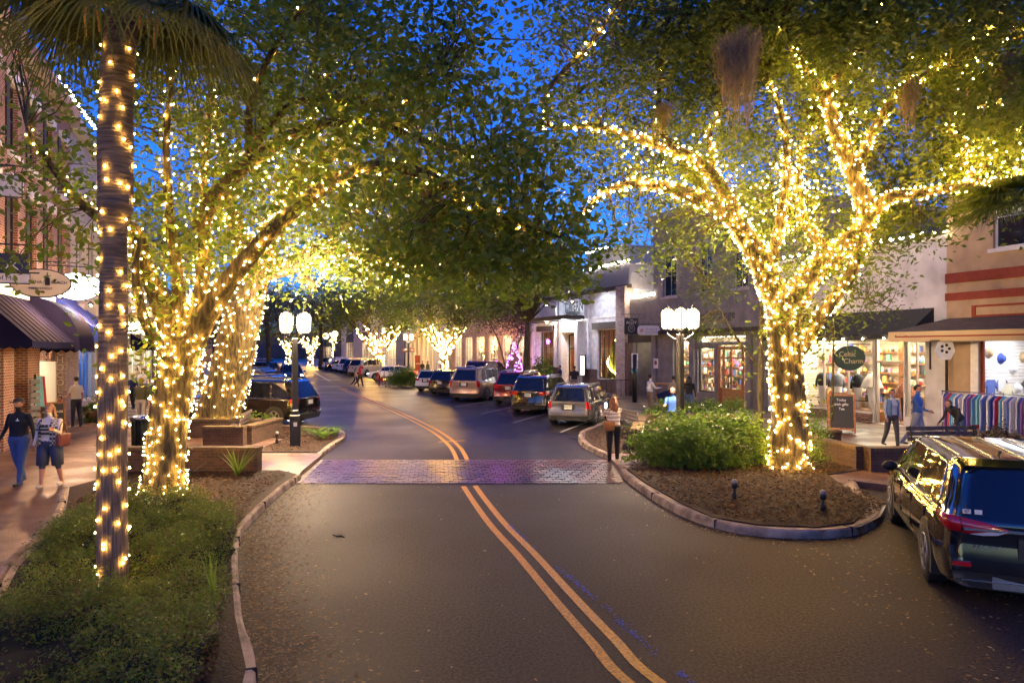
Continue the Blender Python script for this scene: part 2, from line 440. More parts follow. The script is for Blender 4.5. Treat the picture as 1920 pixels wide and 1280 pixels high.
# right side ------------------------------------------------------------------
KR = [G(1164, 893), G(1200, 922), G(1262, 960), G(1340, 990), G(1430, 1006), G(1540, 1010), G(1610, 1002), G(1648, 982), G(1660, 958)]
RK = 16.3
KR2 = [Vector((2.62, 18.6, 0)), Vector((2.25, 20.3, 0)), Vector((2.15, 22.0, 0)), Vector((2.35, 23.8, 0)), Vector((3.0, 25.6, 0)), Vector((4.1, 28.4, 0)), Vector((5.2, 30.8, 0))]
bay = [Vector((6.9, 13.4, 0)), Vector((7.5, 14.9, 0)), Vector((8.2, 14.3, 0)), Vector((9.6, 10.5, 0)), Vector((13.2, 1.5, 0)), Vector((16, -6, 0))]
right_poly = [(p[0] + .04, p[1] + .02) for p in KR[::-1]]
right_poly = [(p[0], p[1]) for p in bay[::-1]] + right_poly + [(2.62, 18.6)] + [(p[0] + .05, p[1]) for p in KR2[1:]] + [S(s, RK) for s in (32, 50)] + [(-2.6, 46.5), (-4.6, 48.5), (-6.6, 53), (-10.0, 60.0), (-10.4, 63), (-9.0, 64.5), S(62, RK), S(62, RN + 3), S(-10, RN + 3)]
slab('sidewalk', right_poly, .13, M_WALK)
kerb(KR, side=1)
kerb(KR2, side=-1)
kerb([KR[-1]] + bay[:2], side=1)
kerb(bay[1:], side=1, n=3)
kerb([KR2[-1]] + [S(s, RK) for s in (32, 40, 48)], side=-1, n=3)
kerb([S(50, RK), (-2.6, 46.5), (-4.6, 48.5), (-6.6, 53), (-10.0, 60.0), (-10.4, 63), (-9.0, 64.5), S(62, RK)], side=-1)
slab('sidewalk', [S(76, RK), S(210, RK), S(210, RN + 3), S(76, RN + 3)], .13, M_WALK)
kerb([S(76, RK), S(120, RK), S(210, RK)], side=-1)
kerb([G(1166, 886), G(1180, 884.5), G(1265, 884)], side=-1, w=.14, h=.16)
slab('planting_bed', [(p[0] + .17 * (1 if i < 3 else 0) - (.17 if i > 6 else 0), p[1] + .18) for i, p in enumerate(KR)] + [(6.8, 13.6), (7.2, 15.6), (8.6, 16.4), (8.4, 19.0), (3.9, 18.4), (3.6, 16.6)], .155, M_MULCH)
slab('planting_bed', [(2.72, 18.9), (2.42, 20.4), (2.35, 22.0), (2.55, 23.7), (3.2, 25.4), (4.2, 27.6), (5.2, 27.0), (4.3, 23.0), (3.35, 19.4), (3.3, 18.9)], .15, M_MULCH)
slab('planting_bed', [(-2.9, 47.4), (-4.4, 49.2), (-6.3, 53.4), (-9.6, 60), (-8, 62), (-5, 55), (-2.2, 49)], .16, M_MULCH)

# brick crosswalk
cw = brick('crosswalk_brick', (.20, .10, .08), (.085, .045, .045), (.012, .010, .012), bw=.21, bh=.42, ms=.022, rough=.26, bump=1.0, flat=True, dirt=.5)
y0, y1 = 15.25, 18.45
o = MB().add([(-4.95, y0 - .1, .004), (2.45, y0 + .1, .004), (2.75, y1, .004), (-5.3, y1, .004)], [(0, 1, 2, 3)]).build('crosswalk', mat('crosswalk_joint_sand', (.01, .008, .008), .8)); o['kind'] = 'structure'
M_CWB = leafmat('crosswalk_brick_faces', [(.10, .038, .026), (.06, .024, .018), (.14, .06, .04), (.035, .02, .018), (.11, .048, .034)], .28)
for l_ in [l for l in M_CWB.node_tree.links if l.to_node.bl_idname == 'ShaderNodeOutputMaterial']: M_CWB.node_tree.links.remove(l_)
M_CWB.node_tree.links.new(M_CWB.node_tree.nodes['Principled BSDF'].outputs[0], M_CWB.node_tree.nodes['Material Output'].inputs[0])
mb = MB(); yy = y0 + .0; row = 0
while yy < y1 - .1:
    f = (yy - y0) / (y1 - y0); xl = -4.93 - .35 * f; xr = 2.44 + .3 * f; x = xl + (.1 if row % 2 else 0)
    while x < xr - .05:
        w_ = min(.205, xr - x) ; hh = .225; a = random.gauss(0, .022); b_ = random.gauss(0, .022); z0_ = .016 + random.uniform(-.002, .004)
        g = .008
        c4 = [(x + g, yy + g), (x + w_ - g, yy + g), (x + w_ - g, yy + hh - g), (x + g, yy + hh - g)]
        top = [(p, q, z0_ + (p - x - w_ / 2) * a + (q - yy - hh / 2) * b_) for p, q in c4]; bot = [(p, q, .0) for p, q in c4]
        mb.add(top + bot, [(0, 1, 2, 3), (0, 4, 5, 1), (1, 5, 6, 2), (2, 6, 7, 3), (3, 7, 4, 0)]); x += w_ + .002
    yy += .232; row += 1
mb.build('crosswalk_bricks', M_CWB)['kind'] = 'structure'
MB().add([(-4.98, 15.6, .022), (-4.75, 15.6, .022), (-5.12, 18.5, .022), (-5.35, 18.5, .022)], [(0, 1, 2, 3)]).build('road_marking', M_CONC)['kind'] = 'structure'
MB().add([(2.34, 15.4, .022), (2.5, 15.4, .022), (2.82, 18.45, .022), (2.66, 18.45, .022)], [(0, 1, 2, 3)]).build('road_marking', M_CONC)['kind'] = 'structure'

# centre lines
M_YEL = mat('worn_yellow_paint', (.52, .25, .012), .5, vscale=30, var=.35)
M_WHT = mat('road_white_paint', (.5, .48, .45), .5, var=.2, vscale=20)
def ribbon(pts, w, z, m, name='road_marking', n=8):
    p = smooth_path([(a[0], a[1], 0) for a in pts], n); vs = []; fs = []
    for i, a in enumerate(p):
        d = p[min(i + 1, len(p) - 1)] - p[max(i - 1, 0)]; d.normalize(); q = Vector((-d.y, d.x, 0)) * w / 2
        vs += [a + q + Vector((0, 0, z)), a - q + Vector((0, 0, z))]
        if i: k = 2 * i; fs.append((k - 2, k - 1, k + 1, k))
    o = MB().add(vs, fs).build(name, m); o['kind'] = 'structure'; return o
def offs(pts, k):
    p = [Vector((a[0], a[1], 0)) for a in pts]; out = []
    for i, a in enumerate(p):
        d = p[min(i + 1, len(p) - 1)] - p[max(i - 1, 0)]; d.normalize(); out.append(a + Vector((d.y, -d.x, 0)) * k)
    return out
cl = [(3.4, 2.6), (2.1, 4.4), G(1208, 1280), G(1130, 1200), G(1057, 1120), G(987, 1040), G(935, 985), G(900, 940), G(880, 911)]
ribbon(offs(cl, -.13), .115, .006, M_YEL); ribbon(offs(cl, .13), .115, .006, M_YEL)
cl2 = [G(868, 866), G(853, 838), G(822, 812), G(780, 789), G(728, 765), G(680, 745), G(638, 728)]
ribbon(offs(cl2, -.14), .12, .006, M_YEL); ribbon(offs(cl2, .14), .12, .006, M_YEL)
cl3 = [G(618, 714), G(598, 703), G(584, 696), S(120, 7)]
ribbon(offs(cl3, 0), .3, .006, M_WHT)  # far stretch drawn white: wet sheen on the line put into its colour
ribbon([G(822, 828.5), G(872, 826)], .16, .010, M_YEL)
# side street crossing lines (wet white bars)
ribbon([G(596, 724.5), G(640, 724.5)], .6, .007, M_WHT, n=2); ribbon([G(600, 712), G(636, 712)], .7, .007, M_WHT, n=2); ribbon([G(676, 724), G(722, 724)], .5, .007, M_WHT, n=2)
# parking stall lines on the right
ST = [(1.05, 26.6), (0, 0)]
HD = R(69)
hx, hy = math.cos(HD), math.sin(HD)
STEP = Vector((UX, UY, 0)) * 4.05
for k in range(6):
    a = Vector((1.55, 24.2, 0)) + STEP * k
    ribbon([a, a + Vector((hx, hy, 0)) * 5.6], .1, .006, M_WHT, n=1)
# blue specks (paint plus puddle sky reflection, put into the colour) and dry leaves along the seam
seam = smooth_path([G(956, 985), G(1022, 1045), G(1096, 1105), G(1180, 1180), G(1262, 1252), (2.0, 5.3, 0), (2.7, 4.3, 0)], 22)
M_BLUE = mat('blue_paint_sky_glint', (.01, .06, .5), .6)
mb = MB()
for i, a in enumerate(seam):
    if random.random() < .5 + .45 * math.sin(i * .21):
        for _ in range(6):
            w_ = random.uniform(.004, .011); ox = random.gauss(0, .022); oy = random.uniform(-.08, .08)
            mb.prism([(a.x + ox + w_ * math.cos(t), a.y + oy + w_ * random.uniform(1, 2.2) * math.sin(t)) for t in (0, 1, 2, 3, 4, 5, 5.8)], .004, .0065)
mb.build('paint_and_sky_glints', M_BLUE)['kind'] = 'stuff'
def fleckmat(nm, cols):
    return leafmat(nm, cols, .7)
M_DRY = fleckmat('dry_leaves', [(.16, .09, .04), (.34, .24, .13), (.05, .03, .02), (.45, .34, .2), (.12, .07, .03)])
def leaves_flat(name, pts, size, m, zfun=lambda x, y: .01, tilt=.5, label=None):
    P_ = np.array([(p[0], p[1]) for p in pts]); n = len(P_)
    a = RNG.uniform(0, 2 * PI, n); s = RNG.uniform(.5, 1.3, n) * size; t1 = RNG.uniform(-tilt, tilt, n) * s; t2 = RNG.uniform(-tilt, tilt, n) * s
    z = np.array([zfun(x, y) for x, y in P_]) + np.abs(t1) * .5 + np.abs(t2) * .3 + .002
    dx, dy = np.cos(a), np.sin(a); wx, wy = -dy, dx
    V = np.zeros((n, 4, 3))
    for k, (u, v, h) in enumerate(((-1, 0, -1), (0, -.45, 0), (1, 0, 1), (0, .45, 0))):
        V[:, k, 0] = P_[:, 0] + dx * u * s + wx * v * s; V[:, k, 1] = P_[:, 1] + dy * u * s + wy * v * s
        V[:, k, 2] = z + h * t1 * .5 + (v / .45) * t2 * .3
    o = npmesh(name, V.reshape(-1, 3), 4, m); o['kind'] = 'stuff'; return o
def inpoly(x, y, poly):
    c = False; j = len(poly) - 1
    for i in range(len(poly)):
        xi, yi = poly[i][0], poly[i][1]; xj, yj = poly[j][0], poly[j][1]
        if (yi > y) != (yj > y) and x < (xj - xi) * (y - yi) / (yj - yi) + xi: c = not c
        j = i
    return c
def scatter(poly, n):
    xs = [p[0] for p in poly]; ys = [p[1] for p in poly]; out = []
    while len(out) < n:
        x = random.uniform(min(xs), max(xs)); y = random.uniform(min(ys), max(ys))
        if inpoly(x, y, poly): out.append((x, y))
    return out
lp = []
kp = smooth_path([(p[0], p[1], 0) for p in KL[1:]], 8)
for k in range(6800):
    i = random.randrange(len(kp)); a = kp[i]; d = abs(random.gauss(0, .42))
    lp.append((a.x + .03 + d * 1.0, a.y + random.uniform(-.3, .3)))
kp2 = smooth_path([(p[0], p[1], 0) for p in KR], 8)
for k in range(500):
    a = random.choice(kp2); lp.append((a.x + random.gauss(-.1, .12), a.y - abs(random.gauss(0, .15))))
for k in range(900): lp.append((random.uniform(4, 7), random.uniform(5, 11)))
for k in range(350): lp.append((random.uniform(-6, 6), random.uniform(4, 15)))
lp = [p for p in lp if not inpoly(p[0], p[1], right_poly) and not inpoly(p[0], p[1], left_poly)]
leaves_flat('fallen_leaves', lp, .026, M_DRY, lambda x, y: .008)
RB = [(p[0] + .15, p[1] + .25) for p in KR] + [(6.9, 15.4), (8.6, 16.6), (8.2, 18.8), (3.9, 18.0)]
M_CHIP = fleckmat('mulch_chips', [(.07, .032, .013), (.02, .010, .006), (.11, .055, .025), (.035, .017, .008), (.20, .11, .05), (.03, .015, .008)])
leaves_flat('mulch', scatter(RB, 16000), .035, M_CHIP, lambda x, y: .158, .9)
leaves_flat('mulch', scatter([(-4.4, 11.0), (-4.9, 13), (-5.2, 16.0), (-8.8, 16.0), (-8.2, 12.5), (-6.5, 11)], 7000), .032, M_CHIP, lambda x, y: .15, .9)
leaves_flat('mulch', scatter([(-2.2, 5), (-3.4, 8), (-4.5, 11.2), (-5.0, 11.2), (-3.9, 8), (-2.8, 5)], 2600), .028, M_CHIP, lambda x, y: .15, .9)
leaves_flat('mulch', scatter([(-5.5, 19.1), (-5.75, 22.3), (-6.9, 24.6), (-9.4, 25.4), (-9.2, 22.9), (-7.2, 21.9), (-7.1, 19.1)], 3500), .035, M_CHIP, lambda x, y: .165, .9)
leaves_flat('mulch', scatter([(2.75, 19), (2.5, 20.5), (2.45, 22), (2.7, 23.6), (3.3, 25.2), (4.3, 27.2), (4.2, 23), (3.3, 19)], 1500), .035, M_CHIP, lambda x, y: .155, .9)
# manhole covers / wet patches
for (x, y, r_) in ((1085, 821, .33), (1052, 812, .3), (990, 810, .2)):
    c = G(x, y); o = MB().lathe([(r_, 0), (r_, .006), (r_ * .9, .007), (0.001, .007)], c, 24).build('manhole_cover', mat('cast_iron', (.012, .012, .014), .45, metal=.3, bump=.3, bscale=80))
    tag(o, {1085: 'dark round iron cover in the asphalt closest to the silver crossover', 1052: 'dark iron cover in the asphalt between two others behind the parked cars', 990: 'small dark iron cover set in the asphalt, leftmost of three'}[x], 'manhole cover', 'iron covers in the road')
tw = MB().tube([G(624, 1002, .012), G(632, 1005, .02), G(640, 1004, .015), G(646, 1007, .012)], [.006, .01, .012, .004], 6).build('twig', mat('twig_bark', (.02, .013, .008), .9))
tag(tw, 'short broken twig lying on the empty asphalt of the left lane', 'twig')

M_CRK = mat('asphalt_crack', (.004, .004, .004), .7)
for ck in ([G(1365, 1040), G(1420, 1058), G(1465, 1090), G(1505, 1112)], [G(1095, 960), G(1180, 985), G(1250, 1030), G(1330, 1075)], [G(640, 955), G(700, 960), G(760, 950), G(860, 962)], [G(1500, 1150), G(1600, 1175), G(1700, 1165)]):
    pts = []
    for i in range(len(ck) - 1):
        for k in range(9): q = ck[i].lerp(ck[i + 1], k / 9); pts.append((q.x + random.gauss(0, .012), q.y + random.gauss(0, .02)))
    ribbon(pts, .014, .0045, M_CRK, name='road_crack', n=1)
# ---------------------------------------------------------------- buildings
M_STUC_G = mat('grey_stucco', (.20, .185, .19), .85, var=.18, vscale=2, bump=.3, bscale=60)
M_STUC_W = mat('pale_stucco', (.42, .41, .42), .85, var=.15, vscale=2, bump=.3, bscale=60)
M_STUC_B = mat('weathered_white_stucco', (.50, .49, .52), .85, var=.22, vscale=1.2, bump=.3, bscale=50)
M_TAN = mat('tan_stucco', (.42, .30, .19), .85, var=.12, vscale=2, bump=.3, bscale=60)
M_RED = mat('brick_red_trim', (.24, .032, .010), .7, var=.1)
M_WPAINT = mat('white_paint', (.72, .70, .68), .6, var=.08, vscale=6)
M_TAV = mat('tavern_whitewash', (.74, .74, .76), .75, var=.15, vscale=3, bump=.4, bscale=30)
M_DARK = mat('dark_timber', (.035, .028, .025), .7, var=.4, vscale=12, bump=.3)
M_BLACK = mat('black_metal', (.012, .012, .013), .4)
M_CANV = mat('black_canvas', (.011, .011, .012), .85, bump=.2, bscale=200)
M_NAVY = mat('navy_canvas', (.010, .011, .045), 1.0, spec=.1, bump=.2, bscale=200)
M_BLUEC = mat('blue_canvas', (.03, .06, .32), .75, bump=.2, bscale=200)
M_WOOD = mat('honey_wood', (.30, .12, .035), .45, var=.35, vscale=14, coat=.2)
M_BRICK = brick('red_brick', (.30, .095, .05), (.20, .065, .04), (.38, .33, .28), bh=.08, ms=.014)
M_BRICKD = brick('dark_brown_brick', (.16, .07, .045), (.10, .05, .035), (.20, .17, .15), bh=.08, ms=.012)
M_BRICKW = brick('whitewashed_brick', (.42, .33, .30), (.28, .15, .11), (.45, .42, .40), bh=.08, ms=.014)
M_GL = glass('shop_glass')
M_DGL = mat('dark_window_glass', (.012, .014, .02), .06, spec=.8)
M_PLANK = brick('interior_boards', (.62, .55, .46), (.50, .42, .33), (.2, .15, .1), bw=3, bh=.12, ms=.006)
M_ORW = mat('orange_wood_panel', (.40, .19, .08), .6, var=.25, vscale=5)
M_FLOOR = mat('shop_floor', (.25, .17, .11), .4, var=.2)
M_SHING = brick('brown_shingle', (.09, .055, .04), (.06, .04, .03), (.03, .02, .02), bw=.3, bh=.1, ms=.006)
M_CORR = mat('ribbed_grey_metal', (.30, .30, .33), .5, metal=.3, var=.08)
M_LAMPW = emis('warm_white_lamp', (1, .80, .55), 9)
M_CEIL = emis('shop_ceiling_light', (1, .80, .52), 9.5)
M_CEILC = emis('cool_shop_ceiling_light', (.95, .92, 1), 3.2)
goods_cols = [(.5, .06, .05), (.08, .12, .35), (.55, .5, .42), (.08, .07, .06), (.1, .3, .2), (.55, .35, .12), (.6, .58, .55), (.05, .05, .07), (.35, .2, .45), (.7, .62, .4)]
GOODS = [mat('goods_%d' % i, c, .6) for i, c in enumerate(goods_cols)]
for i, m_ in enumerate(GOODS): m_.name = 'shop_goods_colour'

def wall(mb, x0, x1, z0, z1, holes, th=.3, y=0.0, mi=0, rmi=None):
    """front wall in the local xz plane with real openings and their reveals"""
    rmi = mi if rmi is None else rmi
    xs = sorted({x0, x1, *[min(max(h[k], x0), x1) for h in holes for k in (0, 1)]})
    zs = sorted({z0, z1, *[min(max(h[k], z0), z1) for h in holes for k in (2, 3)]})
    for i in range(len(xs) - 1):
        for j in range(len(zs) - 1):
            a, b, c, d = xs[i], xs[i + 1], zs[j], zs[j + 1]; mx, mz = (a + b) / 2, (c + d) / 2
            if any(h[0] < mx < h[1] and h[2] < mz < h[3] for h in holes): continue
            mb.add([(a, y, c), (b, y, c), (b, y, d), (a, y, d)], [(0, 1, 2, 3)], mi)
            mb.add([(a, y + th, c), (b, y + th, c), (b, y + th, d), (a, y + th, d)], [(3, 2, 1, 0)], mi)
    for h in holes:
        a, b, c, d = h[:4]
        mb.add([(a, y, c), (a, y + th, c), (a, y + th, d), (a, y, d)], [(0, 1, 2, 3)], rmi)
        mb.add([(b, y, c), (b, y + th, c), (b, y + th, d), (b, y, d)], [(3, 2, 1, 0)], rmi)
        mb.add([(a, y, d), (b, y, d), (b, y + th, d), (a, y + th, d)], [(3, 2, 1, 0)], rmi)
        mb.add([(a, y, c), (b, y, c), (b, y + th, c), (a, y + th, c)], [(0, 1, 2, 3)], rmi)
def shell(mb, x0, x1, z1, depth, mi=0, y=0.3):
    mb.box(x0, y, 0, x0 + .25, depth, z1 - .01, mi); mb.box(x1 - .25, y, 0, x1, depth, z1 - .01, mi)
    mb.box(x0 + .25, depth - .25, 0, x1 - .25, depth, z1 - .01, mi); mb.box(x0 + .25, y, z1 - .3, x1 - .25, depth - .25, z1 - .05, mi)
def window(par, x0, x1, z0, z1, y=.12, fm=None, gm=None, cols=1, rows=1, fw=.07, bar=.03, name='window', sill=False):
    fm = fm or M_WPAINT; gm = gm or M_DGL
    mb = MB()
    mb.box(x0, y, z0, x0 + fw, y + .08, z1); mb.box(x1 - fw, y, z0, x1, y + .08, z1); mb.box(x0 + fw, y, z0, x1 - fw, y + .08, z0 + fw); mb.box(x0 + fw, y, z1 - fw, x1 - fw, y + .08, z1)
    for k in range(1, cols):
        x = x0 + (x1 - x0) * k / cols; mb.box(x - bar / 2, y + .003, z0 + fw, x + bar / 2, y + .06, z1 - fw)
    for k in range(1, rows):
        z = z0 + (z1 - z0) * k / rows; mb.box(x0 + fw, y + .006, z - bar / 2, x1 - fw, y + .055, z + bar / 2)
    f = mb.build(name, fm, par)
    MB().box(x0 + fw, y + .025, z0 + fw, x1 - fw, y + .035, z1 - fw).build('pane', gm, f)
    if sill: MB().box(x0 - .12, -.09, z0 - .12, x1 + .12, y, z0 - .002).build('sill', fm, f)
    return f
def interior(par, x0, x1, z1, depth, wm, fmz=M_FLOOR, cm=None, y=.34, nl=2, sidem=None, power=None, lcol=(1, .78, .5)):
    cm = cm or M_CEIL
    mb = MB(); mb.box(x0, depth, .02, x1, depth + .1, z1, 0); mb.box(x0, y, .02, x0 + .06, depth, z1, 1); mb.box(x1 - .06, y, .02, x1, depth, z1, 1); mb.box(x0 + .06, y, z1 - .05, x1 - .06, depth, z1, 1)
    mb.build('interior_wall', [wm, sidem or wm], par)
    MB().box(x0 + .06, y, .02, x1 - .06, depth, .06).build('interior_floor', fmz, par)
    for k in range(nl):
        xx = x0 + (x1 - x0) * (k + .5) / nl; w_ = (x1 - x0) / nl * .36
        MB().box(xx - w_, y + .5, z1 - .12, xx + w_, y + .5 + min(2.2, depth * .5), z1 - .055).build('ceiling_light', cm, par)
def stock(par_loc, rotz, x0, x1, y, zs, label, n=60, smin=.08, smax=.28, name='shop_goods', shelf_m=None, dens=1.0):
    """a wall shelf unit (thing) and the goods crowding it (stuff)"""
    t = thing('display_shelf', par_loc, rotz, label, 'shelf', 'shelving inside the shops')
    for z in zs:
        MB().box(x0, y - .35, z - .03, x1, y - .03, z).build('shelf', shelf_m or M_WOOD, t)
    g = MB()
    for z in zs:
        x = x0 + .02
        while x < x1 - smax:
            w_ = random.uniform(smin, smax); h = random.uniform(.1, .42)
            if random.random() < .85 * dens:
                mi = random.randrange(len(GOODS)); k = random.random(); yy = y - random.uniform(.12, .3)
                if k < .45: g.box(x, yy - .08, z + .003, x + w_ * .8, yy + .05, z + h, mi)
                elif k < .8: g.lathe([(w_ * .35, 0), (w_ * .4, h * .3), (w_ * .36, h * .7), (w_ * .14, h * .85), (w_ * .14, h)], (x + w_ / 2, yy, z + .003), 8, mi)
                else: g.ball((x + w_ / 2, yy, z + .003 + w_ * .45), w_ * .45, 8, 5, mi)
            x += w_ + .02
    o = g.build('shop_goods', GOODS, None, par_loc, rotz); o['kind'] = 'stuff'
    return t
def awning(par_loc, rotz, x0, x1, zt, zb, proj, m, label, val=.22, scallop=True, ribs=0, group=None, name='awning', y0=-.02, mv=None, ribm=None):
    t = thing(name, par_loc, rotz, label, 'awning', group)
    mb = MB()
    mb.add([(x0, y0, zt), (x1, y0, zt), (x1, -proj, zb), (x0, -proj, zb)], [(0, 1, 2, 3)])
    mb.add([(x0, y0, zt - .02), (x1, y0, zt - .02), (x1, -proj, zb - .02), (x0, -proj, zb - .02)], [(3, 2, 1, 0)])
    mb.add([(x0, y0, zt), (x0, -proj, zb), (x0, y0, zb)], [(0, 1, 2)]); mb.add([(x1, y0, zt), (x1, -proj, zb), (x1, y0, zb)], [(2, 1, 0)])
    mb.build('canopy', m, t)
    n = max(4, int((x1 - x0) / .22)); vb = MB()
    for k in range(n):
        a = x0 + (x1 - x0) * k / n; b = x0 + (x1 - x0) * (k + 1) / n
        if scallop:
            vb.add([(a, -proj - .004, zb), (b, -proj - .004, zb), (b, -proj - .004, zb - val * .72), ((a + b) / 2 + (b - a) * .25, -proj - .004, zb - val * .95), ((a + b) / 2, -proj - .004, zb - val), ((a + b) / 2 - (b - a) * .25, -proj - .004, zb - val * .95), (a, -proj - .004, zb - val * .72)], [(0, 1, 2, 3, 4, 5, 6)])
        else:
            vb.add([(a, -proj - .004, zb), (b, -proj - .004, zb), (b, -proj - .004, zb - val), (a, -proj - .004, zb - val)], [(0, 1, 2, 3)])
    for xe in (x0, x1):
        m2 = max(3, int((proj) / .22))
        for k in range(m2):
            a = -proj * k / m2; b = -proj * (k + 1) / m2
            vb.add([(xe, a, zb), (xe, b, zb), (xe, b, zb - val * .72), (xe, (a + b) / 2, zb - val * (1 if scallop else .8)), (xe, a, zb - val * .72)], [(0, 1, 2, 3, 4)])
    vb.build('valance', mv or m, t)
    if ribs:
        rb = MB()
        for k in range(ribs + 1):
            x = x0 + (x1 - x0) * k / ribs
            rb.bar((x, y0, zt + .006), (x, -proj, zb + .006), .05, .03)
        rb.build('rib', ribm or m, t)
    fr = MB(); fr.tube([(x0 + .03, -proj + .02, zb - .03), (x1 - .03, -proj + .02, zb - .03)], .018, 6); fr.build('front_bar', M_BLACK, t)
    return t

BULB = emis('fairy_bulb', (1, .53, .09), 90)
BULBW = emis('roofline_bulb', (1, .78, .5), 32)
def roof_bulbs(loc, rotz, pts, sp, label, r=.06, group='bulb strings along the rooflines'):
    t = thing('roofline_lights', loc, rotz, label, 'string lights', group)
    path = []
    for i in range(len(pts) - 1):
        a = Vector(pts[i]); b = Vector(pts[i + 1]); n = max(1, round((b - a).length / sp))
        path += [a.lerp(b, k / n) for k in range(n)]
    path.append(Vector(pts[-1]))
    MB().tube(path, .012, 4).build('cord', M_BLACK, t)
    me = None
    for k, p in enumerate(path[:100]):
        if me is None:
            o = MB().lathe([(.2 * r, .6 * r), (.8 * r, .3 * r), (r, -.3 * r), (.6 * r, -.9 * r), (.05 * r, -1.2 * r)], (0, 0, r), 8).build('bulb', BULBW, t); me = o.data
        else:
            o = bpy.data.objects.new('bulb', me); C.objects.link(o); o.parent = t
        o.location = p
    return t

def base_r(px): s, d = facR(px); return s, S(s, RN, .13)
def sz(px, py, side='R', n=None):
    s, d = facR(px) if side == 'R' else facL(px, n)
    return zat(py, d) - .13

# ---- tavern ------------------------------------------------------------------
s0, L0 = base_r(1000)
X = lambda px: s0 - facR(px)[0]
W = X(1180)
tav = thing('tavern', L0, ROT_R, 'whitewashed single-storey tavern with ribbed metal parapet and black lettering', 'building')
zc = 6.75
xa, xb = X(1013), X(1038); xc, xd = X(1064), X(1088); xe, xf = X(1121), X(1156)
holes = [(xa, xb, .9, 4.3), (xc, xd, .02, 4.1), (xe, xf, .9, 4.2), ]
mb = MB(); wall(mb, 0, W - 1.1, 0, zc, holes); shell(mb, 0, W, zc, 12); mb.build('wall', M_TAV, tav)
for q in ((-.04, -.06, 0, xa - .1, -.003, 1.5), (xb + .1, -.06, 0, xc - .5, -.003, 1.5), (xd + .5, -.06, 0, xe - .1, -.003, 1.5), (xa - .1, -.06, 0, xb + .1, -.003, .85), (xe - .1, -.06, 0, xf + .1, -.003, .85), (xf + .1, -.06, 0, W - 1.12, -.003, 1.5)): MB().box(*q).build('brick_base', M_BRICKD, tav)
MB().box(W - 1.1, -.35, 0, W + .02, .3, 6.9).build('brick_pillar', M_BRICKW, tav)
mb = MB(); n = 60
for k in range(n):
    a = W * k / n; b = W * (k + 1) / n
    mb.box(a, -.05, zc + .25, a + (b - a) * .62, .1, 8.35); mb.box(a + (b - a) * .62, -.02, zc + .25, b, .1, 8.35)
mb.build('parapet', M_CORR, tav)
MB().box(W - .02, .1, zc, W + .02, 9, 8.3).build('parapet_return', M_STUC_W, tav)
MB().box(-.1, -.18, zc, W + .1, .12, zc + .248).build('cornice', M_DARK, tav)
mb = MB(); ca, cb_ = X(1068), X(1138); n = 30
for k in range(n):
    a = ca + (cb_ - ca) * k / n; b = ca + (cb_ - ca) * (k + 1) / n
    mb.box(a, 1.5, 8.3, a + (b - a) * .62, 1.65, 9.9); mb.box(a + (b - a) * .62, 1.54, 8.3, b, 1.65, 9.9)
mb.box(ca, 1.65, 8.3, cb_, 6, 9.88)
mb.build('raised_parapet', M_CORR, tav)
MB().box(ca - .1, 1.4, 9.9, cb_ + .1, 6.05, 10.0).build('parapet_cap', M_CORR, tav)
MB().box(W - 6.5, 1.0, 8.3, W + .05, 9.0, 8.45).build('roof', M_STUC_W, tav)
# pilasters and panels
for a, b in ((0, .5), (xb + .55, xb + 1.0), (xd + .9, xd + 1.45), (xf + .45, xf + 1.0)): MB().box(a, -.16, 1.5, b, -.003, zc).build('pilaster', M_TAV, tav)
for a, b in ((xa - .1, xb + .2), (xe - .4, xf + .15)):
    mb = MB()
    for q in ((a, -.07, 5.0, b, -.003, 5.12), (a, -.07, 6.2, b, -.003, 6.32), (a, -.069, 5.12, a + .12, -.003, 6.2), (b - .12, -.069, 5.12, b, -.003, 6.2)): mb.box(*q)
    mb.build('panel_moulding', M_TAV, tav)
MB().box(xa - .3, -.22, 4.32, xb + .4, -.002, 4.75).build('lintel', M_DARK, tav); MB().box(xe - .5, -.22, 4.25, xf + .25, -.002, 4.7).build('lintel', M_DARK, tav)
mb = MB(); mb.box(xc - .5, -.5, 0, xc - .04, -.003, 4.9); mb.box(xd + .04, -.5, 0, xd + .5, -.003, 4.9); mb.box(xc - .04, -.499, 4.12, xd + .04, -.003, 4.9)
mb.build('door_surround', M_WPAINT, tav)
MB().box(X(1004), -1.7, 5.02, X(1097), -.003, 5.3).build('entrance_canopy', M_DARK, tav)
fr = window(tav, xa, xb, .9, 4.3, fm=M_BLACK, gm=M_GL, cols=3, rows=6); window(tav, xe, xf, .9, 4.2, fm=M_BLACK, gm=M_GL, cols=4, rows=7)
dr = MB(); dr.box(xc + .02, .1, .02, xc + .1, .2, 4.0); dr.box(xd - .1, .1, .02, xd - .02, .2, 4.0); dr.box(xc + .1, .1, 2.9, xd - .1, .2, 3.0); dr.box(xc + .1, .1, 3.9, xd - .1, .2, 4.0)
d_ = dr.build('door', M_DARK, tav); MB().box(xc + .1, .14, 3.0, xd - .1, .15, 3.9).build('pane', M_GL, d_)
interior(tav, .4, W - 1.3, 4.6, 4.2, M_BRICK, cm=emis('tavern_ceiling_light', (1, .5, .22), .3), nl=3)
for xx in (xa + .4 + .4, xc + .9, xd + 2.2):
    MB().ball((xx, 4.0, 2.3), .12).build('wall_lamp', emis('amber_lamp', (1, .35, .06), 30), tav)
text('AMELIA', 1.0, M_BLACK, tav, (X(1075.5), -.02, sz(1075, 553)), width=.85, bold=.012); text('TAVERN', 1.0, M_BLACK, tav, (X(1075.5), -.02, sz(1075, 575.5)), width=.82, bold=.012)
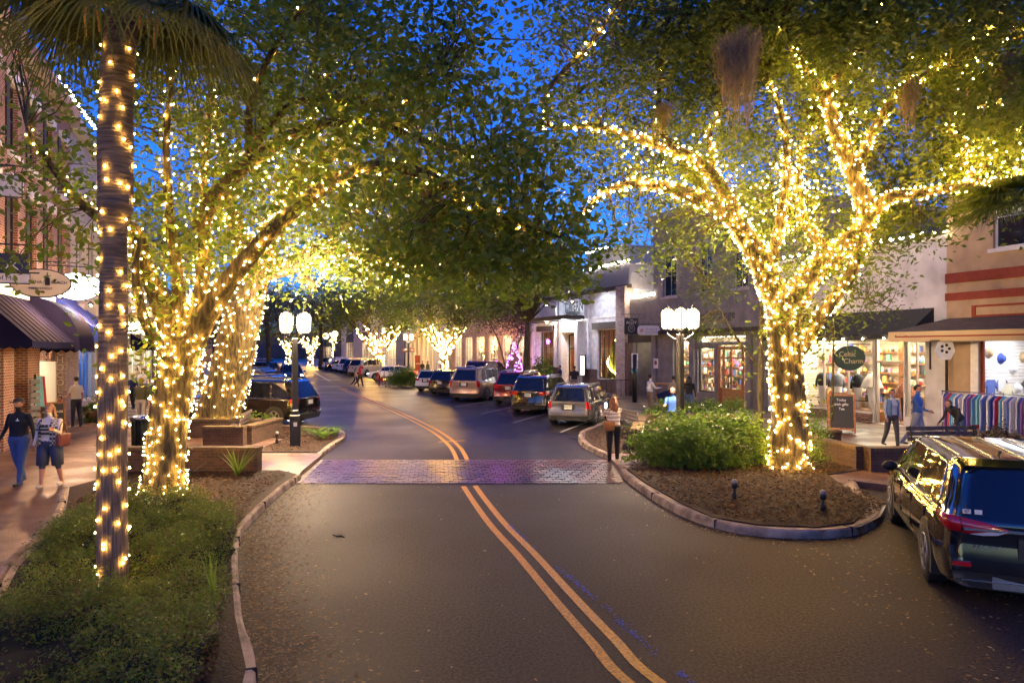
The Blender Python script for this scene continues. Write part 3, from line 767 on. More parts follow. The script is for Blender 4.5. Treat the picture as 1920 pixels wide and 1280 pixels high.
mb = MB(); mb.box(X(1062), -.03, sz(1075, 586), X(1088), -.003, sz(1075, 584.2)); mb.box(X(1062), -.03, sz(1075, 589), X(1088), -.003, sz(1075, 587.4)); mb.build('lettering_underline', M_BLACK, tav)
text('10', .4, M_BLACK, tav, ((xc + xd) / 2, -.51, 4.5), name='house_number')
for px_ in (1045, 1094):
    q = X(px_); l = MB().tube([(q, 0, 6.4), (q, -.6, 6.6), (q, -.9, 6.5)], .03, 6).lathe([(.05, 0), (.16, -.18)], (q, -.9, 6.5), 10).build('gooseneck_lamp', M_BLACK, tav)
    MB().ball((q, -.9, 6.3), .07).build('bulb', M_LAMPW, l)
def spot(name, loc, target, power, col, size=70, rad=.1):
    l = bpy.data.lights.new(name, 'SPOT'); l.energy = power; l.color = col; l.spot_size = R(size); l.spot_blend = .6; l.shadow_soft_size = rad
    o = bpy.data.objects.new(name, l); C.objects.link(o); o.location = loc
    o.rotation_euler = (Vector(target) - Vector(loc)).to_track_quat('-Z', 'Y').to_euler(); return o
def point(name, loc, power, col, rad=.05):
    l = bpy.data.lights.new(name, 'POINT'); l.energy = power; l.color = col; l.shadow_soft_size = rad
    o = bpy.data.objects.new(name, l); C.objects.link(o); o.location = loc; return o
def toW(root, p):
    return Matrix.Translation(root.location) @ Matrix.Rotation(root.rotation_euler.z, 4, 'Z') @ Vector(p)
for px_ in (1045, 1094):
    q = X(px_); spot('sign_light', toW(tav, (q, -1.0, 6.25)), toW(tav, ((q + X(1075)) / 2, 0, 5.2)), 26, (.8, .88, 1), 120)
point('canopy_light', toW(tav, (X(1045), -.9, 4.9)), 60, (1, .9, .75)); spot('sign_light', toW(tav, (X(1140), -2.2, 7.0)), toW(tav, (X(1140), 0, 4.2)), 170, (.85, .88, 1), 110); MB().tube([(X(1140), 0, 6.7), (X(1140), -1.2, 7.05), (X(1140), -2.1, 7.1)], .03, 6).lathe([(.05, 0), (.16, -.18)], (X(1140), -2.15, 7.2), 10).build('gooseneck_lamp', M_BLACK, tav); MB().ball((X(1045), -.9, 4.98), .08).build('canopy_lamp', M_LAMPW, tav)
point('canopy_light', toW(tav, (X(1080), -1.0, 4.9)), 90, (.9, .92, 1))
roof_bulbs(L0, ROT_R, [(X(1098), -.06, 8.42), (W + .02, -.06, 8.42)], .42, 'row of bulbs along the tavern\'s ribbed lower parapet', .09)
roof_bulbs(L0, ROT_R, [(ca, 1.45, 10.08), (X(1108), 1.45, 10.08)], .5, 'short row of bulbs on the tavern\'s raised top parapet', .09)
t = thing('christmas_tree', toW(tav, (xe - .1, 1.35, .05)), 0, 'yellow-lit indoor tree behind the tavern window right of its door', 'christmas tree')
MB().lathe([(.05, 0), (.05, .3), (.8, .35), (.45, 1.5), (.55, 1.5), (.25, 2.6), (.3, 2.6), (.02, 3.7)], (0, 0, 0), 14).build('foliage', mat('tree_green', (.05, .08, .02), .8), t)
mb = MB()
for k in range(240): z = .4 + 3.1 * ((k * .618) % 1); r_ = .85 * (1 - (z - .4) / 3.4); a = k * 2.4; mb.ball((r_ * math.cos(a), r_ * math.sin(a), z), .03, 4, 3)
mb.build('bulb', BULB, t)['kind'] = 'stuff'
# menu case, sandwich board
def aboard(loc, rotz, w_, h_, label, lines, frame=M_WOOD, face=None, fcol=(.03, .03, .03), tcol=M_WPAINT, size=.14):
    face = face or mat('chalkboard', (.025, .027, .03), .7)
    t = thing('sandwich_board', loc, rotz, label, 'sandwich board', 'boards standing outside the shops')
    for sgn, nm in ((-1, 'front_panel'), (1, 'rear_panel')):
        Mx = Matrix.Translation((0, sgn * h_ * .14, h_ / 2)) @ Matrix.Rotation(sgn * .28, 4, 'X')
        fb = MB()
        for (cx, cz, a, b) in ((-w_ / 2 + .03, 0, .06, h_), (w_ / 2 - .03, 0, .06, h_), (0, h_ / 2 - .03, w_ - .12, .06), (0, -h_ / 2 + .15, w_ - .12, .06)):
            fb.obox(Mx @ Matrix.Translation((cx, 0, cz)), a, .035, b)
        f = fb.build('frame', frame, t)
        MB().obox(Mx @ Matrix.Translation((0, 0, .06)), w_ - .12, .02, h_ - .2).build(nm, face, t)
        if sgn < 0:
            for k, l in enumerate(lines):
                p = Mx @ Vector((0, -.016, h_ / 2 - .2 - k * size * 1.3))
                text(l, size, tcol, t, p, (PI / 2 - .28, 0, 0), depth=.002)
    return t
aboard(G(1046, 716, .13), R(10), .6, 1.1, 'small pale sandwich board beside the tavern door', [], face=M_WPAINT)
t = thing('menu_case', S(s0 - X(1105), RN - .5, .13), ROT_R, 'framed white menu case standing against the tavern wall', 'sign')
MB().box(-.35, -.05, 1.0, .35, .03, 2.5).build('frame', M_DARK, t); MB().box(-.28, -.06, 1.08, .28, -.045, 2.42).build('menu_sheet', emis('lit_menu', (1, .95, .85), .9), t); MB().box(-.04, -.03, 0, .04, .02, 1.0).build('post', M_BLACK, t)

# ---- alley infill --------------------------------------------------------------
s1, L1 = base_r(1180.5)
X1 = lambda px: s1 - facR(px)[0]
W1 = X1(1225)
al = thing('alley_front', L1, ROT_R, 'narrow grey alley front with a timber beam between tavern and tea shop', 'building')
mb = MB(); wall(mb, 0, W1, 0, 6.0, [(.35, W1 - .05, .02, 3.35)], y=.0); mb.box(0, .3, 5.7, W1, 6, 5.98); mb.build('wall', M_STUC_G, al)
MB().box(-.15, -.12, 3.3, W1 + .1, -.004, 3.8).build('timber_beam', M_DARK, al)
MB().box(.0, -.3, 0, .32, -.004, 3.3).build('brick_pier', M_BRICKD, al)
def muralmat():
    m = bpy.data.materials.new('landscape_mural'); t, N, L = nt(m); b = N['Principled BSDF']
    tc = N.new('ShaderNodeTexCoord'); n = N.new('ShaderNodeTexNoise'); n.inputs['Scale'].default_value = .9; n.inputs['Detail'].default_value = 5
    L.new(tc.outputs['Object'], n.inputs['Vector']); s = N.new('ShaderNodeSeparateXYZ'); L.new(tc.outputs['Object'], s.inputs[0])
    a = N.new('ShaderNodeMath'); a.operation = 'MULTIPLY_ADD'; L.new(n.outputs['Fac'], a.inputs[0]); a.inputs[1].default_value = 1.6; L.new(s.outputs['Z'], a.inputs[2])
    r = N.new('ShaderNodeValToRGB'); L.new(a.outputs[0], r.inputs[0])
    mr = N.new('ShaderNodeMath'); mr.operation = 'DIVIDE'; mr.inputs[1].default_value = 4.6; L.new(a.outputs[0], mr.inputs[0]); L.new(mr.outputs[0], r.inputs[0])
    e = r.color_ramp.elements; e[0].color = (.28, .20, .14, 1); e[0].position = .25; e[1].color = (.07, .09, .05, 1); e[1].position = .9
    for p_, c in ((.42, (.16, .2, .05, 1)), (.55, (.08, .12, .03, 1)), (.66, (.22, .22, .10, 1)), (.75, (.10, .13, .08, 1))):
        q = e.new(p_); q.color = c
    L.new(r.outputs[0], b.inputs['Base Color']); return m
MB().box(.3, 1.6, 0, W1, 1.7, 3.5).build('mural', muralmat(), al)
MB().box(.31, .3, .0, .4, 1.6, 3.5).build('passage_wall', M_STUC_G, al)
point('passage_lamp_light', toW(al, (W1 * .6, .9, 3.2)), 12, (1, .8, .55))
roof_bulbs(L1, ROT_R, [(-.6, -.02, 6.1), (W1 + .05, -.02, 6.1)], .36, 'row of bulbs along the alley roof edge below the tavern', .09)

# ---- tea shop building --------------------------------------------------------
s2, L2 = base_r(1225)
X2 = lambda px: s2 - facR(px)[0]
W2 = X2(1440)
tea = thing('shop_building', L2, ROT_R, 'tall grey stucco building with arched upper windows over the tea shop', 'building')
wa, wb = X2(1262), X2(1293); wc, wd = X2(1308), X2(1339); da, db = X2(1344), X2(1398)
arch = [X2(p) for p in (1243, 1268, 1310, 1335, 1375, 1402)]
holes = [(wa, wb, .5, 3.4), (wc, wd, .6, 3.0), (da, db, .02, 3.1), (wc, db, 3.2, 3.6)]
ah = [(arch[0], arch[1], 5.9, 8.3), (arch[2], arch[3], 5.9, 8.3), (arch[4], arch[5], 5.9, 8.3)]
mb = MB(); wall(mb, 0, W2, 0, 10.4, holes + ah); shell(mb, 0, W2, 10.4, 14); mb.build('wall', M_STUC_G, tea)
MB().box(-.15, -.3, 10.4, W2 + .1, .3, 10.75).build('cornice', M_STUC_G, tea); MB().box(-.1, -.12, 9.3, W2 + .05, -.003, 9.5).build('cornice_band', M_STUC_G, tea)
MB().box(0, -.4, 3.75, W2, -.003, 3.95).build('storefront_fascia', M_DARK, tea)
for a, b, c, d in ah:
    window(tea, a, b, c, d, fm=M_STUC_W, cols=2, rows=2, sill=True, name='upper_window')
    seg = 12; hood = MB(); cx = (a + b) / 2; r_ = (b - a) / 2 + .06
    hood.tube([(cx + r_ * math.cos(PI * k / seg), -.05, d - .3 + r_ * 1.0 * math.sin(PI * k / seg)) for k in range(seg + 1)], .1, 6)
    hood.build('window_arch', M_STUC_W, tea)
for a, b in ((0, .45), (X2(1296), X2(1305)), (X2(1402), X2(1412)), (W2 - .45, W2)):
    MB().box(a, -.15, 0, b, -.003, 3.75).build('pilaster', M_STUC_G, tea)
window(tea, wa, wb, .5, 3.4, fm=M_DARK, gm=M_GL); window(tea, wc, wd, .6, 3.0, fm=M_DARK, gm=M_GL); window(tea, wc, db, 3.2, 3.6, fm=M_STUC_W, gm=M_GL, cols=4)
interior(tea, wa - .4, db + 1.0, 3.7, 3.6, M_PLANK, nl=3, sidem=M_PLANK)
stock(toW(tea, (wa - .3, 0, 0)), ROT_R + PI / 2, .45, 3.3, 0, (.6, 1.05, 1.5, 1.95, 2.4, 2.85), 'end-wall shelf of jars at the far side of the tea shop')
stock(toW(tea, (wc - .35, 0, 0)), ROT_R + PI / 2, .7, 3.0, 0, (.6, 1.05, 1.5, 1.95, 2.4), 'free-standing shelf of jars behind the tea shop middle window')
stock(toW(tea, (da - .2, 0, 0)), ROT_R + PI / 2, 1.0, 3.0, 0, (.6, 1.05, 1.5, 1.95, 2.4), 'free-standing shelf of jars beside the double doors')
def leaf_door(par, hinge, w_, ang, z1, m, sgn=1, name='door'):
    t = bpy.data.objects.new(name, None); C.objects.link(t); t.parent = par; t.location = hinge; t.rotation_euler = (0, 0, ang)
    mb = MB(); x = w_ * sgn; f = .13
    def bx(a, b, c, d): mb.box(min(a, b), -.025, c, max(a, b), .025, d)
    bx(0, f * sgn, 0, z1); bx(x - f * sgn, x, 0, z1); bx(f * sgn, x - f * sgn, 0, .2); bx(f * sgn, x - f * sgn, .75, .9); bx(f * sgn, x - f * sgn, z1 - .16, z1)
    mb.box(min(f * sgn, x - f * sgn), -.015, .2, max(f * sgn, x - f * sgn), .015, .75); bx(f * sgn, x - f * sgn, z1 - .6, z1 - .54)
    mb.build('door_frame', m, t); MB().box(min(f * sgn, x - f * sgn), -.005, .9, max(f * sgn, x - f * sgn), .005, z1 - .16).build('pane', M_GL, t)
    MB().tube([(x * .86, -.03, .95), (x * .86, -.1, 1.0), (x * .86, -.1, 1.6), (x * .86, -.03, 1.65)], .02, 6).build('handle', M_BLACK, t)
    return t
leaf_door(tea, (da + .03, .1, .02), (db - da) / 2 - .04, 0, 3.0, M_WOOD)
leaf_door(tea, (db - .03, -.05, .02), (db - da) / 2 - .04, R(40), 3.0, M_WOOD, sgn=-1)
text('The Spice & Tea Exchange', .62, M_BLACK, tea, (X2(1303), -.02, sz(1303, 594)), width=.98)
for q, yy in ((wa + 1.0, 3.4), (wc + 1.0, 3.4), (da + 1.3, 3.4)):
    stock(L2, ROT_R, q - 1.1, q + 1.1, yy, (.6, 1.1, 1.6, 2.1, 2.6), {0: 'shelf of jars behind the tea shop\'s first window', 1: 'shelf of jars behind the tea shop\'s middle window', 2: 'shelf of jars seen through the wooden double doors'}[[wa + 1.0, wc + 1.0, da + 1.3].index(q)])
# hanging signs
def hang_sign(name, loc, w_, h_, shape, facem, label, lines=(), tm=M_BLACK, size=.2, group=None, ry=0, emit=None, edge=M_BLACK, bracket=True, up=.25, facing=None):
    """blade sign square to the facade; local x across the street, faces -y"""
    t = thing(name, loc, facing if facing is not None else math.atan2(NY, NX), label, 'sign', group)
    mb = MB(); d = .05
    if shape == 'oval': poly = [(w_ / 2 * math.cos(2 * PI * k / 40), h_ / 2 * math.sin(2 * PI * k / 40)) for k in range(40)]
    elif shape == 'pill': poly = [(sx * (w_ / 2 - h_ * .3) + h_ * .3 * math.cos(a), sy * (h_ * .2) + h_ * .3 * math.sin(a)) for sx, sy, a0 in ((1, 1, 0), (-1, 1, PI / 2), (-1, -1, PI), (1, -1, 1.5 * PI)) for a in (a0, a0 + PI / 4, a0 + PI / 2)]
    else: poly = [(-w_ / 2, -h_ / 2), (w_ / 2, -h_ / 2), (w_ / 2, h_ / 2), (-w_ / 2, h_ / 2)]
    mb.prism(poly, -d, d, axis='y'); mb.build('board', facem, t, fixn=True)
    mb = MB(); mb.tube([(x * 1.015, 0, z * 1.02) for x, z in poly + poly[:1]], .03, 6); mb.build('rim', edge, t)
    if bracket:
        mb = MB(); mb.tube([(-w_ / 2 - .2, 0, h_ / 2 + up), (w_ / 2 + .2, 0, h_ / 2 + up)], .022, 6)
        for x in (-w_ * .3, w_ * .3): mb.tube([(x, 0, h_ / 2 * (.8 if shape == 'oval' else 1)), (x, 0, h_ / 2 + up)], .012, 5)
        mb.build('bracket', M_BLACK, t)
    for k, (l, s_, dx, dz) in enumerate(lines): text(l, s_, tm, t, (dx, -d - .006, dz), depth=.004)
    return t
hang_sign('hanging_sign', P(1183.5, 611, 41.5), .80, .92, 'rect', mat('charcoal_board', (.02, .018, .022), .6), 'square charcoal blade sign lettered THE ALLEY beside the brick pillar', [('THE', .1, 0, .36), ('ALLEY', .24, 0, .2)], mat('cream_lettering', (.6, .55, .5), .6), facing=R(6))
q = bpy.data.objects['hanging_sign']; MB().tube([(.2 * math.cos(a), -.06, -.15 + .2 * math.sin(a)) for a in np.linspace(0, 2 * PI, 20)], .012, 5).tube([(-.1, -.06, -.22), (-.05, -.06, -.02), (0, -.06, -.22), (.05, -.06, -.02), (.1, -.06, -.22)], .012, 5).build('emblem', MATS['cream_lettering'], q)
hang_sign('hanging_sign', P(1216, 619.5, 39.5), 1.24, .48, 'pill', mat('sign_white', (.6, .57, .6), .5), 'white rounded blade sign with a small flower beside purple lettering', [('The Spice &', .14, .16, .07), ('Tea Exchange', .14, .16, -.09)], mat('plum_lettering', (.25, .15, .3), .6), up=.12, facing=R(6), edge=M_WPAINT)
fl = MB()
for k in range(6): fl.ball((-.42 + .07 * math.cos(k), -.06, .0 + .07 * math.sin(k)), (.04, .01, .04), 6, 4)
fl.build('emblem', M_ORW, bpy.data.objects['hanging_sign.001'])
t = thing('notice_plate', P(1230, 681, 38.5), ROT_R, 'small white plate with red round mark on the grey wall', 'sign')
MB().box(-.22, -.02, -.28, .22, .0, .28).build('plate', M_WPAINT, t); MB().lathe([(.13, 0), (.13, .01)], (0, 0, 0), 16).build('red_mark', M_RED, t).rotation_euler = (PI / 2, 0, 0)
bpy.data.objects['red_mark'].location = (0, -.022, .04)

# ---- gift shop (celtic) ---------------------------------------------------------
s3, L3 = base_r(1440)
X3 = lambda px: s3 - facR(px)[0]
W3 = X3(1775)
gift = thing('shop_building', L3, ROT_R, 'low weathered white gift shop with a wide lit storefront', 'building')
ga, gb = X3(1500), X3(1636); gd0, gd1 = X3(1639), X3(1694); ge, gf = X3(1697), X3(1735)
mb = MB(); wall(mb, 0, W3, 0, 6.75, [(ga, gb, .38, 3.3), (gd0, gd1, .02, 3.3), (ge, gf, .38, 3.3)]); shell(mb, 0, W3, 6.75, 12); mb.build('wall', M_STUC_B, gift)
MB().box(0, -.05, 6.75, W3, .35, 6.87).build('coping', M_STUC_W, gift)
MB().box(ga - .1, -.12, 0, gb, -.003, .36).build('brick_base', M_BRICKD, gift)
M_ALU = mat('pale_aluminium', (.5, .46, .42), .4, metal=.6)
mb = MB()
for a, b in ((ga, gb), (ge, gf)):
    mb.box(a, .08, .38, b, .16, .44); mb.box(a, .08, 3.22, b, .16, 3.3)
    n = 3 if b - a > 2.5 else 2
    for k in range(n + 1): x = a + .03 + (b - a - .06) * k / n; mb.box(x - .03, .079, .44, x + .03, .161, 3.22)
w_ = mb.build('window_frame', M_ALU, gift)
MB().box(ga + .06, .115, .44, gb - .06, .125, 3.22).build('pane', M_GL, w_); MB().box(ge + .06, .115, .44, gf - .06, .125, 3.22).build('pane', M_GL, w_)
mb = MB(); mb.box(gd0, .08, 0.02, gd0 + .07, .16, 3.25); mb.box(gd1 - .07, .08, .02, gd1, .16, 3.25); mb.box(gd0 + .07, .08, 2.35, gd1 - .07, .16, 2.43); mb.build('door_frame', M_ALU, gift)
interior(gift, ga - .3, gf + .3, 3.5, 4.2, M_PLANK, nl=4, sidem=M_PLANK)
stock(toW(gift, (ga - .2, 0, 0)), ROT_R + PI / 2, 1.3, 4.0, 0, (.5, .95, 1.4, 1.85, 2.3, 2.75), 'end-wall shelf of gifts seen through the far window pane')
stock(toW(gift, (gd0 - .2, 0, 0)), ROT_R + PI / 2, 1.6, 4.0, 0, (.5, .95, 1.4, 1.85, 2.3), 'free-standing shelf of gifts just inside the gift shop door')
MB().box(gd0 + .1, 1.2, .07, gd0 + .35, 1.3, 3.3).build('wood_post', M_ORW, gift)
MB().box(ga, .4, .06, gb, 1.3, .42).build('display_platform', M_WOOD, gift)
for k in range(4):
    q = ga + .2 + k * 1.5
    stock(L3, ROT_R, q, q + 1.35, 4.15, (.5, .95, 1.4, 1.85, 2.3, 2.75), ['wall shelf of gifts at the far end of the gift shop', 'wall shelf of gifts behind the round green sign', 'wall shelf of gifts in the middle of the gift shop', 'wall shelf of gifts behind the plaid mannequin'][k])
stock(L3, ROT_R, ge - .5, gf, 2.2, (.5, .95, 1.4, 1.85, 2.3), 'shelf of gifts beside the gift shop door')
stock(L3, ROT_R, ga + .1, gb - .6, 1.1, (.78,), 'low dark display table inside the gift shop window', shelf_m=M_DARK, dens=.7)
awning(L3, ROT_R, X3(1470), X3(1752), 4.35, 3.42, 1.35, M_CANV, 'long plain black awning over the gift shop windows', scallop=False, val=.16)
roof_bulbs(L3, ROT_R, [(X3(1500), -1.4, 3.24), (X3(1752), -1.4, 3.24)], .95, 'sparse bulbs along the black awning hem', .035)
roof_bulbs(L3, ROT_R, [(.3, -.1, 6.95), (W3, -.1, 6.95)], .42, 'row of bulbs along the gift shop roof edge', .075)
sg = hang_sign('hanging_sign', P(1593, 671, 25.6), 1.08, .86, 'oval', mat('bottle_green_board', (.035, .065, .045), .6), 'round green blade sign lettered Celtic Charm under the black awning', [('Celtic', .26, -.1, .14), ('Charm', .26, .12, -.12)], mat('gold_lettering', (.55, .45, .25), .6), up=.08, facing=R(-4))
t = thing('hanging_sign', P(1772, 658, 22.2), R(-8), 'small white octagonal plaque with dark pattern beneath the brown shop roof', 'sign')
MB().prism([(.16, -.28), (.3, 0), (.22, .3), (-.22, .3), (-.3, 0), (-.16, -.28)], -.02, .02, axis='y').build('board', M_WPAINT, t, fixn=True)
mb = MB()
for k in range(5): mb.ball((.12 * math.cos(k * 1.256), -.025, .08 + .12 * math.sin(k * 1.256)), (.05, .006, .05), 8, 4)
mb.build('pattern', M_BLACK, t)
MB().tube([(-.45, 0, .3), (-.45, 0, -.6)], .03, 6).tube([(-.45, 0, .34), (.3, 0, .34)], .02, 6).build('bracket', M_BLACK, t)
text('SHOPPING', .14, M_RED, gift, (X3(1562), .35, sz(1562, 738)), name='window_lettering')
# lit roof far behind
t = thing('shop_building', S(s3 - X3(1600), RN + 13, .13), ROT_R, 'blue shingled roof block rising behind the gift shop', 'building')
MB().box(0, 0, 0, 10, 8, 10.2).build('wall', brick('blue_grey_shingle', (.05, .06, .10), (.035, .045, .08), (.02, .02, .04), bw=.3, bh=.15, ms=.008), t)

# ---- tan building ---------------------------------------------------------------
s4, L4 = base_r(1775)
X4 = lambda px: s4 - facR(px)[0]
W4 = 9.0
tan = thing('shop_building', L4, ROT_R, 'tan stucco building with brick red bands and shingled shop roof', 'building')
ta, tb = X4(1835), X4(1835) + 4.6
up = (X4(1862), X4(1862) + 1.3, 6.15, 8.2)
mb = MB(); wall(mb, 0, W4, 0, 12.2, [(ta, tb, .95, 3.25), up, (up[0] + 3, up[1] + 3, 6.15, 8.2)]); shell(mb, 0, W4, 12.2, 12); mb.build('wall', M_TAN, tan)
for z0, z1 in ((4.55, 4.82), (5.15, 5.5), (11.6, 12.0)): MB().box(-.02, -.06, z0, W4, -.002, z1).build('red_band', M_RED, tan)
mb = MB(); mb.box(.9, -.05, 3.95, W4, -.002, 4.02); mb.box(.9, -.05, 4.28, W4, -.002, 4.35)
for x in (.9, 2.6, 4.6): mb.box(x, -.052, 4.02, x + .12, -.003, 4.28)
mb.build('panel_moulding', M_RED, tan)
window(tan, *up, sill=True, cols=1, rows=2, name='upper_window'); window(tan, up[0] + 3, up[1] + 3, 6.15, 8.2, sill=True, cols=1, rows=2, name='upper_window')
window(tan, ta, tb, .95, 3.25, fm=M_RED, gm=M_GL, cols=1, y=.1, fw=.1)
MB().box(ta - .25, -.04, .9, ta - .003, .1, 3.35).build('window_casing', M_WPAINT, tan)
interior(tan, ta - .6, tb + .2, 3.4, 3.6, brick('slat_wall_panel', (.72, .66, .58), (.66, .6, .52), (.3, .22, .15), bw=4, bh=.12, ms=.008), nl=2, cm=M_CEILC)
rf = MB(); rf.add([(-.85, -1.7, 3.48), (W4, -1.7, 3.48), (W4, -.002, 3.95), (.1, -.002, 3.95)], [(0, 1, 2, 3)]); rf.add([(-.85, -1.7, 3.48), (.1, -.002, 3.95), (-.85, -.002, 3.48)], [(0, 1, 2)]); rf.build('shingled_roof', M_SHING, tan)
MB().box(-.88, -1.74, 3.14, W4, -.003, 3.475).build('roof_fascia', mat('cream_fascia', (.5, .38, .22), .6), tan)
MB().box(-.6, -1.755, 3.28, W4, -1.741, 3.33).build('fascia_stripe', M_RED, tan)
MB().box(.0, -.08, 0, .05, -.003, 3.1).build('corner_joint', M_DARK, tan)
# hats, shirts and board on the slat wall
hat_m = mat('straw', (.45, .3, .14), .8, var=.2, vscale=40)
def wallpt(xx, z): return toW(tan, (ta - .53, .75 + (xx - ta) * .8, z))
for k, (xx, z, c) in enumerate(((ta + .7, 2.75, hat_m), (ta + 1.5, 2.55, M_BLUEC), (ta + 2.3, 2.2, M_WPAINT), (ta + 3.0, 2.6, hat_m), (ta + 2.6, 1.5, M_WPAINT))):
    t = thing('hat', wallpt(xx, z), ROT_R + PI / 2, ['straw hat hung highest on the pale slat wall', 'blue cap hung on the slat wall', 'white cap on the slat wall behind the shirts', 'straw hat hung farthest along the slat wall', 'white hat low on the slat wall'][k], 'hat', 'hats hung in the clothes shop')
    o = MB().lathe([(.2, 0), (.19, .02), (.12, .04), (.11, .12), (.05, .15)], (0, 0, 0), 14).build('brim', c, t); o.rotation_euler = (PI / 2, 0, 0)
for k, (xx, z, c) in enumerate(((ta + .8, 1.5, GOODS[1]), (ta + 1.5, 1.7, GOODS[6]), (ta + 3.3, 1.5, GOODS[3]), (ta + 1.9, 1.3, GOODS[9]))):
    t = thing('shirt', wallpt(xx, z), ROT_R + PI / 2, ['navy', 'white', 'black', 'cream'][k] + ' shirt pinned on the slat wall', 'shirt', 'shirts pinned on the slat wall')
    MB().prism([(-.2, -.3), (.2, -.3), (.2, .12), (.33, .0), (.38, .12), (.15, .32), (-.15, .32), (-.38, .12), (-.33, 0), (-.2, .12)], -.04, .0, axis='y').build('body', c, t, fixn=True)
# clothes rack on the pavement
t = thing('clothes_rack', toW(tan, (X4(1812), -1.2, 0)), ROT_R, 'long chrome rail of hanging shirts outside the clothes shop', 'clothes rack')
M_CHR = mat('chrome', (.6, .6, .62), .2, metal=1)
RL = 3.9
MB().tube([(0, 0, 1.5), (RL, 0, 1.5)], .018, 6).build('rail', M_CHR, t)
for x in (0.02, RL - .02):
    MB().tube([(x, 0, 0.05), (x, 0, 1.5)], .018, 6).tube([(x, -.25, .05), (x, .25, .05)], .018, 6).build('stand', M_CHR, t)
rk = [(.75, .74, .72), (.08, .15, .5), (.2, .5, .6), (.75, .7, .6), (.55, .03, .05), (.03, .06, .3), (.6, .6, .65), (.35, .06, .25), (.75, .74, .72), (.12, .35, .6), (.25, .15, .4), (.1, .1, .12)]
rkn = ['white', 'blue', 'teal', 'cream', 'red', 'navy', 'pale grey', 'plum', 'white', 'sky blue', 'purple', 'black']
for k in range(44):
    x = .1 + k * (RL - .2) / 43; ci = (k * 5 + k // 3) % 12
    w_ = .24 + random.uniform(-.03, .03); zl = .42 + random.uniform(-.1, .12)
    mb = MB()
    a = random.uniform(-.35, .35)
    pts = [(-w_, zl), (-w_ * .95, 1.0), (-w_ * 1.0, 1.28), (-.06, 1.44), (.06, 1.44), (w_, 1.28), (w_ * .95, 1.0), (w_, zl)]
    mb.prism(pts, -.022, .022, axis='x')
    o = mb.build('hanging_shirt', GOODS[0] if False else mat('cloth_' + rkn[ci].replace(' ', '_'), rk[ci], .8, var=.1), None, toW(t, (x, 0, 0)), ROT_R + a, fixn=True)
    tag(o, rkn[ci] + ' shirt hanging on the long rail outside the clothes shop', 'shirt', 'shirts on the pavement rail')

# ---- far right buildings -------------------------------------------------------
M_PINK = mat('pinkish_plaster', (.42, .30, .27), .85, var=.12, vscale=2)
def row_building(px_l, px_r, h, m, label, wins, floor2=None, roof_bulb=False, sidewalk_n=RN, litm=None, cornice=True):
    sa, _ = facR(px_l); sb, _ = facR(px_r); W_ = sa - sb
    loc = S(sa, RN, .13); t = thing('row_building', loc, ROT_R, label, 'building')
    holes = [(w0 * W_, w1 * W_, z0, z1) for w0, w1, z0, z1 in wins]
    mb = MB(); wall(mb, 0, W_, 0, h, holes); shell(mb, 0, W_, h, 10); mb.build('wall', m, t)
    if cornice: MB().box(-.1, -.3, h, W_ + .1, .3, h + .3).build('cornice', m, t)
    for a, b, c, d in holes:
        if c > 4: window(t, a, b, c, d, cols=2, rows=2, name='upper_window', sill=True)
        else: window(t, a, b, c, d, fm=M_WPAINT, gm=M_GL, cols=3, rows=3)
    interior(t, .4, W_ - .4, 4.6, 3, M_PLANK, nl=4, cm=litm)
    return t, loc, W_
far_lit = emis('far_shop_light', (1, .72, .4), 7)
gal, gl, gw = row_building(846, 998, 7.6, M_PINK, 'pinkish gallery building with tall lit shop windows behind the parked cars', [(a, a + .11, .9, 4.2) for a in (.06, .22, .38, .54, .70, .86)][:6], litm=far_lit)
stock(gl, ROT_R, 1, gw - 1, 3.0, (1.0, 1.8, 2.6), 'long shelf of goods inside the pinkish gallery building', smin=.2, smax=.6)
colb, cl_, cw_ = row_building(772, 845, 8.5, M_STUC_W, 'cream building with a row of white columns lit from below', [(a, a + .06, .5, 4.2) for a in (.05, .2, .35, .5, .65, .8)], litm=far_lit)
for k in range(8):
    x = cw_ * (k + .1) / 8; MB().lathe([(.35, 0), (.3, .2), (.27, 2.5), (.25, 4.8), (.34, 5.0)], (x, -.7, 0), 12).build('column', M_WPAINT, colb)
MB().box(-.1, -1.2, 5.0, cw_ + .1, -.31, 5.6).build('entablature', M_WPAINT, colb)
archb, al_, aw_ = row_building(640, 770, 13, M_STUC_W, 'large white building with three round arches far along the street', [(.12, .26, .1, 4.4), (.42, .56, .1, 4.4), (.72, .86, .1, 4.4), (.12, .24, 6.5, 9), (.42, .54, 6.5, 9), (.72, .84, 6.5, 9)], litm=far_lit)
for k in (.19, .49, .79):
    cx = k * aw_; r_ = .075 * aw_
    MB().prism([(cx + r_ * math.cos(PI * j / 16), 4.4 + r_ * .9 * math.sin(PI * j / 16)) for j in range(17)], -.06, -.01, axis='y').build('arch', M_DARK, archb, fixn=True)
row_building(560, 638, 9, M_BRICKD, 'brown brick building beyond the white arches', [(.1, .25, .5, 3.6), (.4, .55, .5, 3.6), (.7, .85, .5, 3.6)], litm=far_lit)
t = thing('row_building', S(262, -8, 0), ROT_R + PI / 2 - PI, 'dark block closing the far end of the street', 'building')
MB().box(-40, 0, 0, 45, 10, 9).build('wall', M_BRICKD, t)
